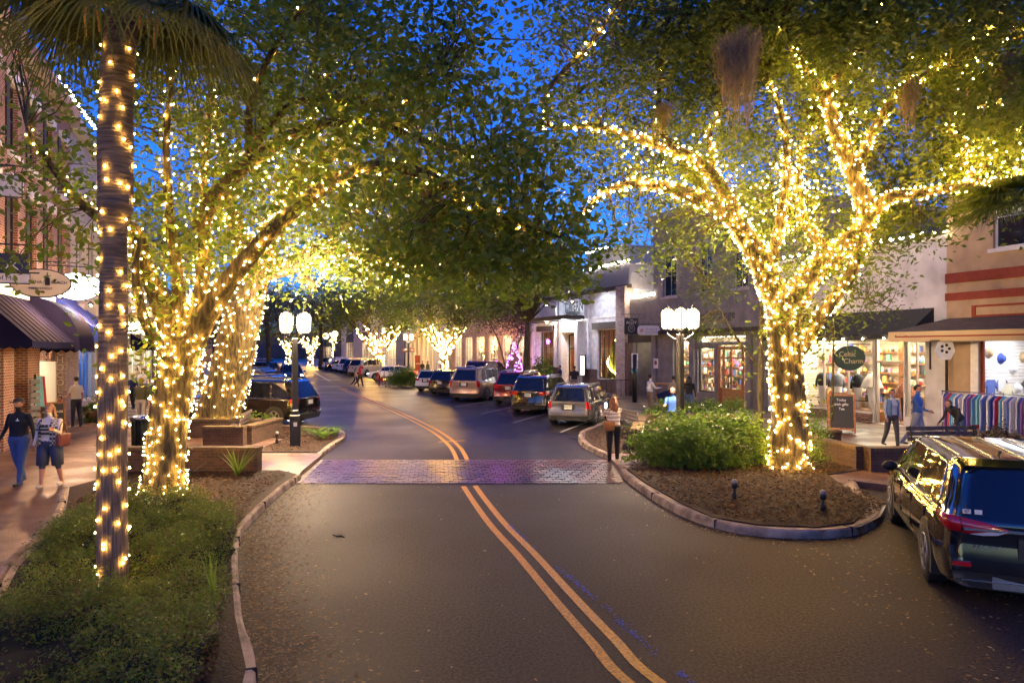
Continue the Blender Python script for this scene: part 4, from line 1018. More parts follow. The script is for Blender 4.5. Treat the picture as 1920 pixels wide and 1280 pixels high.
# ---------------------------------------------------------------- left side buildings
def base_l(px): s, d = facL(px); return s, S(s, LN, .13)
sB = 18.0
XL = lambda px, n=None: facL(px, n)[0] - sB
LB = S(sB, LN, .13)
lb = thing('brick_building', LB, ROT_L, 'three-storey red brick building with tall windows over the shop awnings', 'building')
WL = XL(132)
d0, d1 = XL(52), XL(92)
wins = []
for k in range(7):
    a = .8 + k * 2.15; wins += [(a, a + 1.0, 5.3, 8.0), (a, a + 1.0, 9.0, 11.2)]
wins = [w_ for w_ in wins if w_[1] < WL - .3]
mb = MB(); wall(mb, 0, WL, 0, 12.4, wins + [(d0, d1, .02, 2.9), (XL(-60), XL(-10), .8, 2.9)]); shell(mb, 0, WL, 12.4, 12); mb.build('wall', M_BRICK, lb)
MB().box(-.1, -.35, 12.4, WL + .1, .3, 12.9).build('cornice', M_BRICK, lb)
MB().box(-.05, -.15, 4.5, WL, -.003, 4.85).build('belt_course', M_WPAINT, lb)
for a, b, c, d in wins:
    window(lb, a, b, c, d, fm=mat('dark_sash', (.05, .03, .03), .5), cols=1, rows=2, name='upper_window', sill=False)
    MB().box(a - .15, -.12, d + .003, b + .15, -.002, d + .3).build('window_head', M_WPAINT, lb)
    MB().box(a - .12, -.12, c - .15, b + .12, -.002, c - .003).build('window_sill', M_WPAINT, lb)
    MB().box(a - .32, -.05, c, a - .02, -.002, d).build('shutter', M_DARK, lb)
# brick piers of the shop
MB().box(XL(20), -.45, 0, XL(44), -.003, 2.95).build('brick_pier', M_BRICK, lb); MB().box(XL(-30), -.45, 0, XL(-8), -.003, 2.95).build('brick_pier', M_BRICK, lb)
MB().box(XL(101), -.4, 0, XL(122), -.003, 3.3).build('painted_pier', M_BRICKW, lb)
cx_ = (XL(101) + XL(122)) / 2
for k, ch in enumerate('CHOCOLATE'):
    text(ch, .34, M_WPAINT, lb, (XL(101) - .006, -.2, 2.75 - k * .29), rot=(PI / 2, 0, -PI / 2), depth=.003)
# bright doorway
interior(lb, d0 - .3, d1 + .4, 3.0, 2.2, M_WPAINT, nl=1, cm=emis('doorway_light', (1, .8, .55), 4))
MB().box(d0 - .1, -.02, 0.02, d0, .1, 2.95).build('door_frame', M_WPAINT, lb)
st = MB()
for k in range(10): st.box(d1 - .02, .05 + .001 * k, .2 + k * .27, d1 + .26, .1, .33 + k * .27)
st.build('striped_trim', M_BLACK, lb)
t = thing('poster', S(facL(70)[0], LN + .32, .13), ROT_L + R(35), 'cream panel lettered TEAK AND WAY standing in the bright doorway', 'poster')
MB().box(-.62, -.02, .25, .62, .02, 2.45).build('panel', mat('cream_panel', (.62, .55, .45), .6), t)
for k, l in enumerate(('TEAK', 'AND', 'WAY')): text(l, .36, mat('pale_grey_lettering', (.35, .33, .33), .6), t, (.0, -.03, 1.95 - k * .55), depth=.003)
aboard(S(26.6, LN + .85, .13), ROT_L - R(70), .75, 1.15, 'wooden framed chalkboard reading 121 by the shop doorway', ['121', 'HAND MADE', 'FUDGE'], size=.1)
for k, (c, lab, dx) in enumerate(((mat('cloth_teal', (.2, .5, .6), .8), 'teal cloth hanging beside the bright shop doorway', 0), (mat('cloth_red', (.55, .03, .05), .8), 'red cloth hanging beside the bright shop doorway', .3))):
    o = MB().prism([(-.1, -.5), (.18, -.55), (.12, .4), (-.02, .42)], -.03, .03, axis='y').build('hanging_cloth', c, None, S(25.3 + dx, LN + .75, 1.75), ROT_L - R(80), fixn=True)
    tag(o, lab, 'cloth')
t = thing('display_stand', S(25.2, LN + .7, .13), ROT_L - R(70), 'narrow grey stand of stacked cards beside the brick pier', 'display stand')
mb = MB()
for k in range(9): mb.box(-.12, -.12, .2 + k * .2, .12, .12, .34 + k * .2)
mb.build('card_pocket', mat('grey_cards', (.22, .22, .23), .7), t); MB().tube([(0, 0, 0), (0, 0, 2.1)], .03, 6).build('pole', M_CHR, t)

# awnings. local -y is towards the street
awning(LB, ROT_L, XL(-70), XL(40), 4.6, 3.1, 1.5, M_NAVY, 'dark navy ribbed awning on the brick building next to the frame edge', ribs=9, group='awnings of the brick building')
# barrel-ended navy awning
t = thing('awning', LB, ROT_L, 'dark navy barrel awning with a rounded end over the bright doorway', 'awning', 'awnings of the brick building')
bx0, bx1 = XL(46), XL(84)
prof = [(-1.55 * math.sin(a * PI / 2 / 8), 3.0 + 1.65 * math.cos(a * PI / 2 / 8)) for a in range(9)]
mb = MB(); vs = []; fs = []
for x in (bx0, bx1): vs += [(x, y - .02, z) for y, z in prof]
for k in range(8): fs.append((k, k + 1, k + 10, k + 9))
mb.add(vs, fs, 0, True)
for x in (bx0, bx1): mb.add([(x, -.02, 3.0)] + [(x, y - .02, z) for y, z in prof], [(0, *range(1, 10))])
mb.build('canopy', M_NAVY, t)
mb = MB(); n = 14
for k in range(n):
    a = bx0 + (bx1 - bx0) * k / n; b = bx0 + (bx1 - bx0) * (k + 1) / n
    mb.add([(a, -1.575, 3.0), (b, -1.575, 3.0), (b, -1.575, 2.84), ((a + b) / 2, -1.575, 2.76), (a, -1.575, 2.84)], [(0, 1, 2, 3, 4)])
for x in (bx0, bx1):
    for k in range(6): a = -1.57 * k / 6; b = -1.57 * (k + 1) / 6; mb.add([(x, a, 3.0), (x, b, 3.0), (x, b, 2.84), (x, (a + b) / 2, 2.76), (x, a, 2.84)], [(0, 1, 2, 3, 4)])
mb.build('valance', M_NAVY, t)
awning(LB, ROT_L, XL(96), XL(138), 5.0, 3.35, 1.75, M_BLUEC, 'bright blue ribbed awning below the glowing oval sign', ribs=7, group='awnings of the brick building')

# second building
s5 = facL(132)[0] + .02; L5 = S(s5, LN, .13)
X5 = lambda px: facL(px)[0] - s5
b2 = thing('shop_building', L5, ROT_L, 'pale old stucco building with a blue lit display window', 'building')
W5 = X5(235)
ha, hb = X5(141), X5(178)
ups = [(1.0 + k * 2.6, 2.2 + k * 2.6, 5.6, 8.2) for k in range(int(W5 / 2.6) - 0)] ; ups = [u for u in ups if u[1] < W5 - .3]
mb = MB(); wall(mb, 0, W5, 0, 12.2, [(ha, hb, .5, 3.2), (X5(190), X5(225), .5, 3.2)] + ups); shell(mb, 0, W5, 12.2, 12); mb.build('wall', M_STUC_W, b2)
MB().box(0, -.4, 12.2, W5, .3, 12.6).build('cornice', M_STUC_W, b2); MB().box(0, -.5, 4.4, W5, -.003, 4.8).build('shopfront_cornice', M_STUC_W, b2)
for u in ups: window(b2, *u, sill=True, rows=2, name='upper_window')
for x in (0.05, X5(139) - .6, X5(181), W5 - .5): MB().box(x, -.2, 0, x + .45, -.003, 4.4).build('pilaster', mat('tan_column', (.4, .33, .22), .8), b2)
window(b2, ha, hb, .5, 3.2, gm=M_GL, fm=M_STUC_W, cols=2); window(b2, X5(190), X5(225), .5, 3.2, gm=M_GL, fm=M_STUC_W, cols=2)
interior(b2, ha - .2, hb + .1, 3.4, 2.2, mat('blue_backdrop', (.05, .22, .6), .7, var=.5, vscale=3), nl=1, cm=M_CEILC, sidem=mat('blue_backdrop2', (.05, .2, .55), .7)); interior(b2, X5(190) - .2, X5(225), 3.4, 2.2, M_PLANK, nl=1)
t = thing('dress_form', S(facL(160)[0], LN - .55, .65), ROT_L, 'white dress form on a stand in the blue window', 'mannequin')
MB().lathe([(.32, -.6), (.26, -.2), (.16, .35), (.13, .45), (.19, .75), (.2, .9), (.12, 1.0), (.05, 1.03), (.05, 1.12)], (0, 0, .6), 16).build('body', mat('ivory_cloth', (.6, .53, .48), .7), t)
roof_bulbs(LB, ROT_L, [(XL(84), -.36, 13.0), (WL, -.36, 13.0), (WL + W5 * .45, -.42, 13.2)], .5, 'long row of bulbs along the brick building cornice', .07)
# third: white building with bay
s6 = facL(236)[0]; L6 = S(s6, LN, .13); X6 = lambda px: facL(px)[0] - s6
b3 = thing('shop_building', L6, ROT_L, 'white building with a row of narrow upper windows over lit signs', 'building')
W6 = X6(285)
ups = [(.8 + k * 1.5, 1.6 + k * 1.5, 6.3, 8.9) for k in range(int(W6 / 1.5))]; ups = [u for u in ups if u[1] < W6 - .2]
mb = MB(); wall(mb, 0, W6, 0, 10.5, ups + [(1, W6 / 2, .5, 3.2), (W6 / 2 + 1, W6 - 1, .5, 3.2)]); shell(mb, 0, W6, 10.5, 10); mb.build('wall', M_STUC_B, b3)
MB().box(-.1, -.7, 5.2, W6 + .1, -.003, 5.7).build('shopfront_cornice', M_WPAINT, b3); MB().box(-.1, -.5, 10.5, W6 + .1, .3, 11).build('cornice', M_WPAINT, b3)
for u in ups: window(b3, *u, rows=2, name='upper_window')
window(b3, 1, W6 / 2, .5, 3.2, gm=M_GL, cols=2); window(b3, W6 / 2 + 1, W6 - 1, .5, 3.2, gm=M_GL, cols=2); interior(b3, .6, W6 - .6, 3.6, 2.5, M_PLANK, nl=3)
awning(L6, ROT_L, X6(244), X6(276), 3.9, 3.0, 1.4, M_NAVY, 'dark awning below the glowing rectangular sign', ribs=6)
# beyond
s7 = facL(286)[0]
for k, (ln, h, m_, lab) in enumerate(((20, 9, M_BRICKD, 'brown brick building behind the light-wrapped tree row'), (45, 10, M_STUC_G, 'grey building far down the other side of the street'), (60, 8, M_BRICK, 'long low red brick building at the far end of the street'))):
    L7 = S(s7, LN, .13); t = thing('row_building', L7, ROT_L, lab, 'building')
    n = int(ln / 4); hs = [(1 + 4 * j, 3.6 + 4 * j, .6, 3.2) for j in range(n)] ; us = [(1.4 + 4 * j, 2.6 + 4 * j, 5, 7) for j in range(n)]
    mb = MB(); wall(mb, 0, ln, 0, h, hs + us); shell(mb, 0, ln, h, 10); mb.build('wall', m_, t)
    for u in us: window(t, *u, name='upper_window', rows=2)
    for u in hs: window(t, *u, gm=M_GL, cols=2)
    interior(t, .4, ln - .4, 4, 2.5, M_PLANK, nl=n, cm=far_lit)
    s7 += ln + (8 if k == 0 else .05)

# oval signs facing down the street
def osign(px, py, n, **k):
    s, d = facL(px, n); return hang_sign('hanging_sign', P(px, py, d), **k), d
FAC = math.atan2(NY, NX) + R(3)
sg1, dd = osign(77, 531, -5.5, w_=1.5, h_=.80, shape='oval', facem=mat('cream_sign', (.55, .48, .42), .6), label='cream oval blade sign lettered FERNANDINA BEACH MAIN STREET', lines=[('FERNANDINA', .13, -.37, .03), ('BEACH', .13, .47, .03), ('MAIN STREET', .10, 0, -.16)], facing=FAC)
mb = MB(); mb.box(.11, -.065, -.06, .23, -.055, .14); mb.prism([(.1, .14), (.24, .14), (.17, .22)], -.065, -.055, axis='y'); mb.tube([(.17, -.06, .22), (.17, -.06, .33)], .01, 4); mb.build('emblem', M_BLACK, sg1, fixn=True)
sg2, dd = osign(145, 537, -5.5, w_=1.55, h_=.95, shape='oval', facem=emis('glowing_sign_face', (1, .97, .92), 3), label='blank glowing white oval sign above the blue awning', lines=[], facing=FAC)
t = thing('dark_ornament', P(140, 541, facL(145, -5.5)[1] - .4), 0, 'small dark bow ornament hanging before the glowing oval sign', 'ornament')
mb = MB()
for k in range(14): a = k * .9; mb.tube([(0, 0, 0), (.11 * math.cos(a), .03, .11 * math.sin(a))], [.02, .004], 5)
mb.build('ribbon', M_BLACK, t); MB().tube([(0, 0, 0), (.04, 0, .55)], .006, 4).build('string', M_BLACK, t)
osign(255, 614, -5.4, w_=1.1, h_=.62, shape='rect', facem=emis('cream_lit_sign', (1, .85, .6), 2.2), label='glowing cream rectangular blade sign over the far dark awning', lines=[('La Lace', .17, .1, 0)], facing=FAC)
osign(282, 631, -5.4, w_=1.1, h_=.9, shape='oval', facem=M_WPAINT, label='plain white blade sign farther along past the glowing cream one', lines=[('HUB', .2, 0, 0)], facing=FAC)
osign(6, 498, -5.3, w_=1.0, h_=.55, shape='rect', facem=mat('navy_board', (.02, .03, .08), .6), label='navy blade sign with white letter K at the frame edge', lines=[('BOOK', .3, -.1, 0)], tm=M_WPAINT, facing=FAC)
osign(4, 521, -5.3, w_=1.1, h_=.22, shape='rect', facem=M_WPAINT, label='narrow white blade sign with script lettering beneath the navy one', lines=[('Isle of Mac', .15, 0, 0)], facing=FAC, up=.04)
osign(8, 348, -5.3, w_=.7, h_=.5, shape='rect', facem=M_WPAINT, label='small white blade sign hung highest on the brick wall', lines=[('Room', .15, 0, -.05)], facing=FAC)
point('oval_sign_light', toW(sg2, (0, -.3, -.8)), 45, (.85, .9, 1), .2)
# warm wash from the shop bracket lamps onto the brick wall
for px_, e in ((20, 160), (95, 120)):
    s, d = facL(px_); p = S(s, LN + 1.3, 4.7)
    t = thing('bracket_lamp', p, ROT_L, 'black bracket lamp over the ' + ('navy awning by the brick wall' if px_ == 20 else 'barrel awning at the doorway'), 'lamp', 'bracket lamps on the brick wall')
    MB().tube([(0, 1.3, .1), (0, .6, .35), (0, .1, .15)], .02, 6).lathe([(.03, .15), (.13, .02)], (0, 0, 0), 10).build('arm', M_BLACK, t); MB().ball((0, 0, 0), .05).build('bulb', M_LAMPW, t)
    point('bracket_lamp_light', p + Vector((0, 0, -.12)), e * 1.3, (1, .5, .2), .08)
# ---------------------------------------------------------------- trees
def barkmat(name, c1, c2, sc_=(14, 14, 2.2), st=1.0):
    m = bpy.data.materials.new(name); t, N, L = nt(m); b = N['Principled BSDF']; b.inputs['Roughness'].default_value = .85
    tc = N.new('ShaderNodeTexCoord'); mp = N.new('ShaderNodeMapping'); mp.inputs['Scale'].default_value = sc_; L.new(tc.outputs['Object'], mp.inputs[0])
    n = N.new('ShaderNodeTexNoise'); n.inputs['Scale'].default_value = 1; n.inputs['Detail'].default_value = 7; n.inputs['Distortion'].default_value = .6; L.new(mp.outputs[0], n.inputs['Vector'])
    r = N.new('ShaderNodeValToRGB'); r.color_ramp.elements[0].position = .38; r.color_ramp.elements[1].position = .64
    r.color_ramp.elements[0].color = (*c1, 1); r.color_ramp.elements[1].color = (*c2, 1); L.new(n.outputs['Fac'], r.inputs[0]); L.new(r.outputs[0], b.inputs['Base Color'])
    bp = N.new('ShaderNodeBump'); bp.inputs['Strength'].default_value = st; bp.inputs['Distance'].default_value = .04; L.new(n.outputs['Fac'], bp.inputs['Height']); L.new(bp.outputs[0], b.inputs['Normal'])
    return m
M_BARK = barkmat('furrowed_bark', (.022, .018, .008), (.115, .09, .04))
M_BARK2 = barkmat('pale_bark', (.08, .07, .04), (.22, .18, .11), (9, 9, 3), .8)
M_LEAF1 = leafmat('broad_leaf', [(.07, .13, .016), (.12, .20, .022), (.08, .15, .018), (.18, .22, .03), (.10, .17, .02), (.15, .15, .02)])
M_LEAF2 = leafmat('oak_leaf', [(.07, .11, .016), (.12, .17, .022), (.085, .13, .018), (.14, .19, .028), (.09, .15, .02), (.04, .07, .014)])
M_LEAF3 = leafmat('far_leaf', [(.07, .07, .025), (.10, .09, .035), (.08, .075, .028)])

def leafcloud(name, centers, sig, per, size, m, parent, kind='dia', stretch=1.0, droop=.0, zmin=None):
    """small leaf faces clustered round twig tips"""
    c = np.asarray(centers, dtype=float); n = len(c) * per
    base = np.repeat(c, per, axis=0)
    sg = np.repeat(np.asarray(sig if hasattr(sig, '__len__') else [sig] * len(c), dtype=float), per)[:, None]
    off = RNG.normal(0, 1, (n, 3)); ln = np.linalg.norm(off, axis=1, keepdims=True); off = off / np.maximum(ln, 1e-6) * np.minimum(ln, 2.3)
    p = base + off * sg * np.array([1, 1, .72])
    a = RNG.uniform(0, 2 * PI, n); el = RNG.uniform(-1.1, .6, n) - droop
    d = np.stack([np.cos(a) * np.cos(el), np.sin(a) * np.cos(el), np.sin(el)], 1)
    r = RNG.normal(0, 1, (n, 3)); w_ = np.cross(d, r); w_ /= np.maximum(np.linalg.norm(w_, axis=1, keepdims=True), 1e-6); nn = np.cross(d, w_)
    s = RNG.uniform(.6, 1.25, n)[:, None] * size
    if kind == 'dia':
        V = np.stack([p - d * s, p + w_ * s * .42 + nn * s * .12 - d * s * .1, p + d * s * stretch, p - w_ * s * .42 + nn * s * .12 - d * s * .1], 1); k = 4
    else:
        V = np.stack([p - d * s, p - d * s * .4 + w_ * s * .55 + nn * s * .1, p + d * s * .35 + w_ * s * .5 + nn * s * .1, p + d * s * 1.1, p + d * s * .35 - w_ * s * .5 + nn * s * .1, p - d * s * .4 - w_ * s * .55 + nn * s * .1], 1); k = 6
    V = V.reshape(-1, 3)
    return npmesh(name, V, k, m, parent)
def blob_centers(blobs, dens=1.0):
    """blobs: (px, py, depth, rx_px, ry_px, rdepth_m, n)"""
    out = []
    for b in blobs:
        c = P(b[0], b[1], b[2]); rx = b[3] / F * b[2]; rz = b[4] / F * b[2]; n = int(b[6] * dens)
        for _ in range(n):
            while True:
                v = np.array([random.uniform(-1, 1) for _ in range(3)])
                q = np.linalg.norm(v)
                if q < 1 and random.random() < .25 + .75 * q: break
            out.append((c.x + v[0] * rx, c.y + v[1] * b[5], c.z + v[2] * rz))
    return out
def bulbs_on(paths, sp, off, n_keep_near=None):
    """bulb positions spiralling round limbs. paths: list of (pts, radii, turns spacing, density)"""
    out = []
    for pts, rad, dn in paths:
        p = smooth_path(pts, 6); n = len(p); rr = [rad[0] + (rad[-1] - rad[0]) * i / (n - 1) for i in range(n)] if len(rad) == 2 else list(np.interp(np.linspace(0, len(rad) - 1, n), range(len(rad)), rad))
        for i in range(n - 1):
            d = p[i + 1] - p[i]; L_ = d.length
            if L_ < 1e-6: continue
            d.normalize(); x = d.cross(Vector((0.3, 1, 0.1))).normalized(); y = d.cross(x)
            cnt = .85 * L_ * dn * max(.25, (2 * PI * (rr[i] + .04)) / sp) / sp
            k = int(cnt) + (random.random() < cnt - int(cnt))
            for _ in range(k):
                a = random.uniform(0, 2 * PI); t = random.random(); r_ = rr[i] + off + random.uniform(0, .02)
                out.append(p[i] + d * (L_ * t) + x * math.cos(a) * r_ + y * math.sin(a) * r_)
    return out
BM = {}
def bulbmesh(r):
    if r not in BM:
        b = MB(); b.ball((0, 0, 0), (r, r, r * 1.3), 6, 4); o = b.build('bulb', BULB); BM[r] = o.data; bpy.data.objects.remove(o)
    return BM[r]
def string_lights(label, pts, r, group, cords=(), bulbname='bulb', nobj=100, mat_=None):
    t = thing('string_lights', (0, 0, 0), 0, label, 'string lights', group)
    if cords:
        mb = MB()
        for path, rad, pitch in cords:
            p = smooth_path(path, 5); n = len(p); rr = list(np.interp(np.linspace(0, len(rad) - 1, n), range(len(rad)), rad))
            hel = []; ang = 0
            for i in range(n - 1):
                d = p[i + 1] - p[i]; L_ = d.length; d.normalize(); x = d.cross(Vector((0.3, 1, 0.1))).normalized(); y = d.cross(x)
                m_ = max(1, int(L_ / pitch * 10))
                for k in range(m_):
                    ang += 2 * PI / 10; hel.append(p[i] + d * (L_ * k / m_) + (x * math.cos(ang) + y * math.sin(ang)) * (rr[i] + .012))
            if len(hel) > 2: mb.tube(hel, .0028, 3, cap=False)
        mb.build('cord', mat('lamp_cord', (.05, .05, .03), .9), t)
    pts = sorted(pts, key=lambda q: (Vector(q) - Vector((0, 0, H))).length)
    me = bulbmesh(r)
    for q in pts[:nobj]:
        o = bpy.data.objects.new('bulb', me); C.objects.link(o); o.parent = t; o.location = q
    rest = pts[nobj:]
    if rest:
        base = np.array([(0, 0, -1.2), (1, 0, 0), (0, 1, 0), (-1, 0, 0), (0, -1, 0), (0, 0, 1.2)]) * r
        tri = [(0, 2, 1), (0, 3, 2), (0, 4, 3), (0, 1, 4), (5, 1, 2), (5, 2, 3), (5, 3, 4), (5, 4, 1)]
        c = np.array([tuple(q) for q in rest])
        V = np.concatenate([c[:, None, :] + base[list(f)][None] for f in tri], 1).reshape(-1, 3)
        o = npmesh('bulb', V, 3, mat_ or BULB, t); o['kind'] = 'stuff'
    return t
def glow(name, pts, k, power, col=(1, .62, .2), rad=.05):
    """the light of a string of bulbs, shed from a sample of the bulb positions"""
    if not pts: return
    random.shuffle(pts); n = min(k, len(pts))
    for q in pts[:n]: point(name, q, power / n, col, rad)
def near_limbs(limbs, n, lo, hi, skip=1):
    out = []; L_ = [l for l in limbs[skip:]]
    for _ in range(n):
        pts = random.choice(L_)[0]; i = random.randrange(max(1, len(pts) // 3), len(pts)); a = Vector(pts[i - 1]).lerp(Vector(pts[i]), random.random())
        d = Vector((random.gauss(0, 1), random.gauss(0, 1), random.gauss(.3, 1))).normalized() * random.uniform(lo, hi); out.append(tuple(a + d))
    return out
class Tree:
    def __init__(s, label, cat='tree', group=None, at=(0, 0, 0), name='oak_tree', bark=None):
        s.t = thing(name, at, 0, label, cat, group); s.at = Vector(at); s.bark = bark or M_BARK; s.mb = MB(); s.limbs = []
    def limb(s, pts, rad, seg=10, dn=1.0, ns=.06):
        p = smooth_path(pts, 5); n = len(p); rr = list(np.interp(np.linspace(0, len(rad) - 1, n), range(len(rad)), rad))
        s.mb.tube([q - s.at for q in p], rr, seg, noise=ns); s.limbs.append(([Vector(q) for q in pts], rad, dn)); return s
    def twigs(s, centers, frac=.35, r0=.022):
        nodes = []
        for pts, rad, _ in s.limbs:
            p = smooth_path(pts, 4); rr = np.interp(np.linspace(0, len(rad) - 1, len(p)), range(len(rad)), rad)
            nodes += list(zip(p, rr))
        A = np.array([tuple(q[0]) for q in nodes])
        A2 = A.copy(); rs = np.array([q[1] for q in nodes])
        for c in centers:
            if random.random() > frac: continue
            cv = np.array(c); dd = np.linalg.norm(A2 - cv, axis=1) + rs * 3; i = int(dd.argmin())
            a = Vector(A2[i]); b = Vector(c); ln = (b - a).length
            if ln > 4.5: continue
            m1 = a.lerp(b, .35) + Vector((random.uniform(-.1, .1), random.uniform(-.1, .1), random.uniform(.0, .22))) * ln; m2 = a.lerp(b, .7) + Vector((random.uniform(-.08, .08), random.uniform(-.08, .08), random.uniform(0, .15))) * ln
            k = r0 * (.5 + ln * .35)
            s.mb.tube([a - s.at, m1 - s.at, m2 - s.at, b - s.at], [k, k * .8, k * .55, k * .3], 4, cap=False)
    def done(s): s.trunk = s.mb.build('trunk', s.bark, s.t); return s

GT = 'fairy lights wrapped round the street trees'
# ---- tree A: near left, broad-leaved -------------------------------------------
A = Tree('broad-leaved tree leaning over the road, wrapped in bulbs behind the palm', group='trees lining the street', at=(-7.0, 13.7, .15), name='street_tree')
def pp(*a, d=None): return [P(q[0], q[1], q[2] if len(q) > 2 else d) for q in a]
A.limb(pp((303, 942, 13.5), (308, 900, 13.6), (315, 800, 13.7), (330, 700, 13.8), (343, 630, 13.8)), [.46, .38, .36, .37, .42], 16, 1.0)
A.limb(pp((335, 665, 13.8), (305, 575, 13.5), (268, 490, 13.1), (250, 430, 12.8), (180, 405, 12.4), (110, 330, 12), (50, 240, 11.6)), [.26, .2, .16, .13, .09, .06, .03], 10, .55)
A.limb(pp((340, 640, 13.8), (333, 520, 13.6), (318, 400, 13.5), (312, 260, 13.3), (325, 120, 13), (330, -20, 12.8)), [.2, .12, .09, .07, .05, .03], 8, .5)
A.limb(pp((352, 650, 13.8), (378, 540, 13.9), (385, 420, 14), (382, 320, 14.2), (395, 180, 14.4), (390, 20, 14.4)), [.24, .15, .11, .08, .06, .03], 8, .8)
A.limb(pp((358, 640, 13.8), (420, 540, 13.6), (480, 465, 13.3), (555, 392, 13.0), (620, 345, 12.7), (700, 313, 12.4), (800, 328, 12.1), (870, 372, 11.9), (960, 412, 11.7), (1050, 445, 11.5)), [.28, .2, .16, .14, .125, .115, .1, .075, .05, .025], 10, .35)
A.limb(pp((372, 430, 13.9), (400, 375, 13.7), (455, 315, 13.4), (520, 270, 13.1), (590, 236, 12.8), (690, 228, 12.4), (790, 262, 12.1), (900, 300, 12)), [.16, .17, .14, .12, .1, .07, .05, .02], 10, .15)
A.limb(pp((452, 318, 13.4), (500, 240, 13.2), (560, 192, 13), (650, 188, 12.6), (740, 200, 12.4), (830, 140, 12.2)), [.11, .09, .075, .06, .045, .02], 8, .1)
A.limb(pp((470, 300, 13.3), (470, 200, 12.6), (520, 80, 12), (600, -20, 11.4)), [.09, .07, .05, .02], 8, .1)
A.limb(pp((330, 690, 13.6), (275, 610, 12.8), (255, 520, 12.4), (262, 450, 12.2)), [.13, .1, .07, .04], 8, .9)
blA = [(700, 120, 12.3, 230, 130, 1.8, 230), (850, 270, 12, 180, 120, 1.7, 180), (960, 400, 11.6, 150, 120, 1.4, 190), (1040, 480, 11.4, 80, 60, .9, 60), (850, 470, 12, 190, 80, 1.3, 150), (620, 330, 12.7, 170, 110, 1.5, 90),
       (560, 130, 12.8, 220, 130, 1.6, 150), (1000, 250, 12, 70, 90, 1.2, 24), (740, 420, 12.2, 120, 80, 1.2, 60), (800, 110, 12, 90, 100, 1.4, 60), (350, 330, 14.3, 150, 150, 1.4, 90), (430, 470, 14.2, 110, 80, 1.2, 45), (160, 120, 12.5, 180, 150, 1.2, 110), (330, 110, 14, 190, 140, 1.5, 130), (100, 330, 12, 110, 80, .8, 34), (100, 450, 12, 90, 35, .6, 9), (20, 500, 11.5, 40, 35, .5, 9), (700, 10, 12, 400, 80, 2, 110), (480, 620 - 330, 13.2, 110, 60, 1.2, 30)]
cA = blob_centers(blA, .64) + near_limbs(A.limbs, 230, .3, 1.0)
A.twigs(cA, .5, .016); A.done()
leafcloud('crown', np.array(cA) - np.array(A.at), .32, 20, .070, M_LEAF1, A.t, kind='hex')
bA = bulbs_on(A.limbs, .17, .03)
bA += [Vector(c) + Vector((random.gauss(0, .15), random.gauss(0, .15), random.gauss(0, .15))) for c in blob_centers([(420, 400, 13.8, 130, 150, 1, 90), (580, 330, 13, 110, 60, .8, 25), (470, 560, 13.6, 80, 60, .4, 15), (640, 240, 13, 70, 60, .6, 14)])]
string_lights('dense warm bulbs wrapping the leaning tree behind the palm', bA, .0145, GT, cords=[(l[0], l[1], .35) for l in A.limbs[:4]])

# ---- tree B: second left, bigger and farther --------------------------------------
Bt = Tree('massive oak with rugged leaning trunk wrapped in bulbs behind the brick planters', group='trees lining the street', at=(-10.0, 23.4, .15), name='oak_tree')
Bt.limb(pp((402, 850, 23.4), (408, 790, 23.4), (432, 700, 23.3), (452, 600, 23.0), (478, 500, 22.8), (492, 455, 22.6)), [.95, .74, .66, .6, .58, .55], 18, .62)
Bt.limb(pp((490, 470, 22.7), (540, 390, 22), (600, 310, 21.2), (690, 250, 20.5), (800, 230, 20)), [.4, .3, .22, .14, .06], 10, .9)
Bt.limb(pp((480, 510, 22.8), (540, 500, 22), (610, 465, 21.3), (690, 480, 20.7), (760, 500, 20.2), (830, 490, 19.8)), [.36, .27, .2, .14, .1, .05], 10, 1.0)
Bt.limb(pp((470, 500, 22.8), (440, 420, 23), (425, 320, 23.2), (400, 200, 23)), [.34, .25, .18, .08], 10, .9)
Bt.limb(pp((600, 470, 21.4), (660, 410, 21), (720, 360, 20.7), (800, 350, 20)), [.16, .13, .1, .04], 8, .6)
Bt.limb(pp((560, 500, 22), (590, 540, 22), (560, 520, 22.4)), [.1, .08, .05], 8, 1.0)
Bt.limb(pp((500, 440, 22.6), (560, 300, 23), (600, 180, 23), (640, 80, 23)), [.3, .2, .12, .05], 8, .7)
blB = [(740, 400, 20.6, 150, 90, 2.2, 130), (640, 420, 21.3, 120, 100, 2, 80), (850, 440, 20, 130, 80, 2, 110), (960, 500, 19.6, 110, 45, 1.6, 60), (600, 250, 22, 190, 130, 2.5, 130), (800, 500, 20.3, 130, 40, 1.6, 60), (420, 330, 23, 130, 120, 2, 70), (690, 500, 21, 120, 50, 1.2, 40), (560, 100, 22, 260, 130, 2.6, 110), (900, 540, 19.8, 80, 30, 1, 22), (360, 480, 23, 60, 60, 1.2, 20), (780, 220, 20, 120, 120, 2.5, 34)]
cB = blob_centers(blB) + near_limbs(Bt.limbs, 150, .5, 1.6); Bt.twigs(cB, .4, .03); Bt.done()
leafcloud('crown', np.array(cB) - np.array(Bt.at), .42, 34, .092, M_LEAF2, Bt.t)
bB = bulbs_on(Bt.limbs, .21, .04)
bB += [Vector(c) for c in blob_centers([(560, 440, 22.3, 110, 70, 1.2, 150), (700, 500, 20.6, 110, 40, 1, 170), (520, 330, 22.5, 90, 120, 1, 110), (640, 350, 21.6, 80, 50, 1, 60), (470, 560, 22.6, 40, 60, .6, 60)])]
string_lights('dense warm bulbs wrapping the massive oak behind the brick planters', bB, .017, GT)

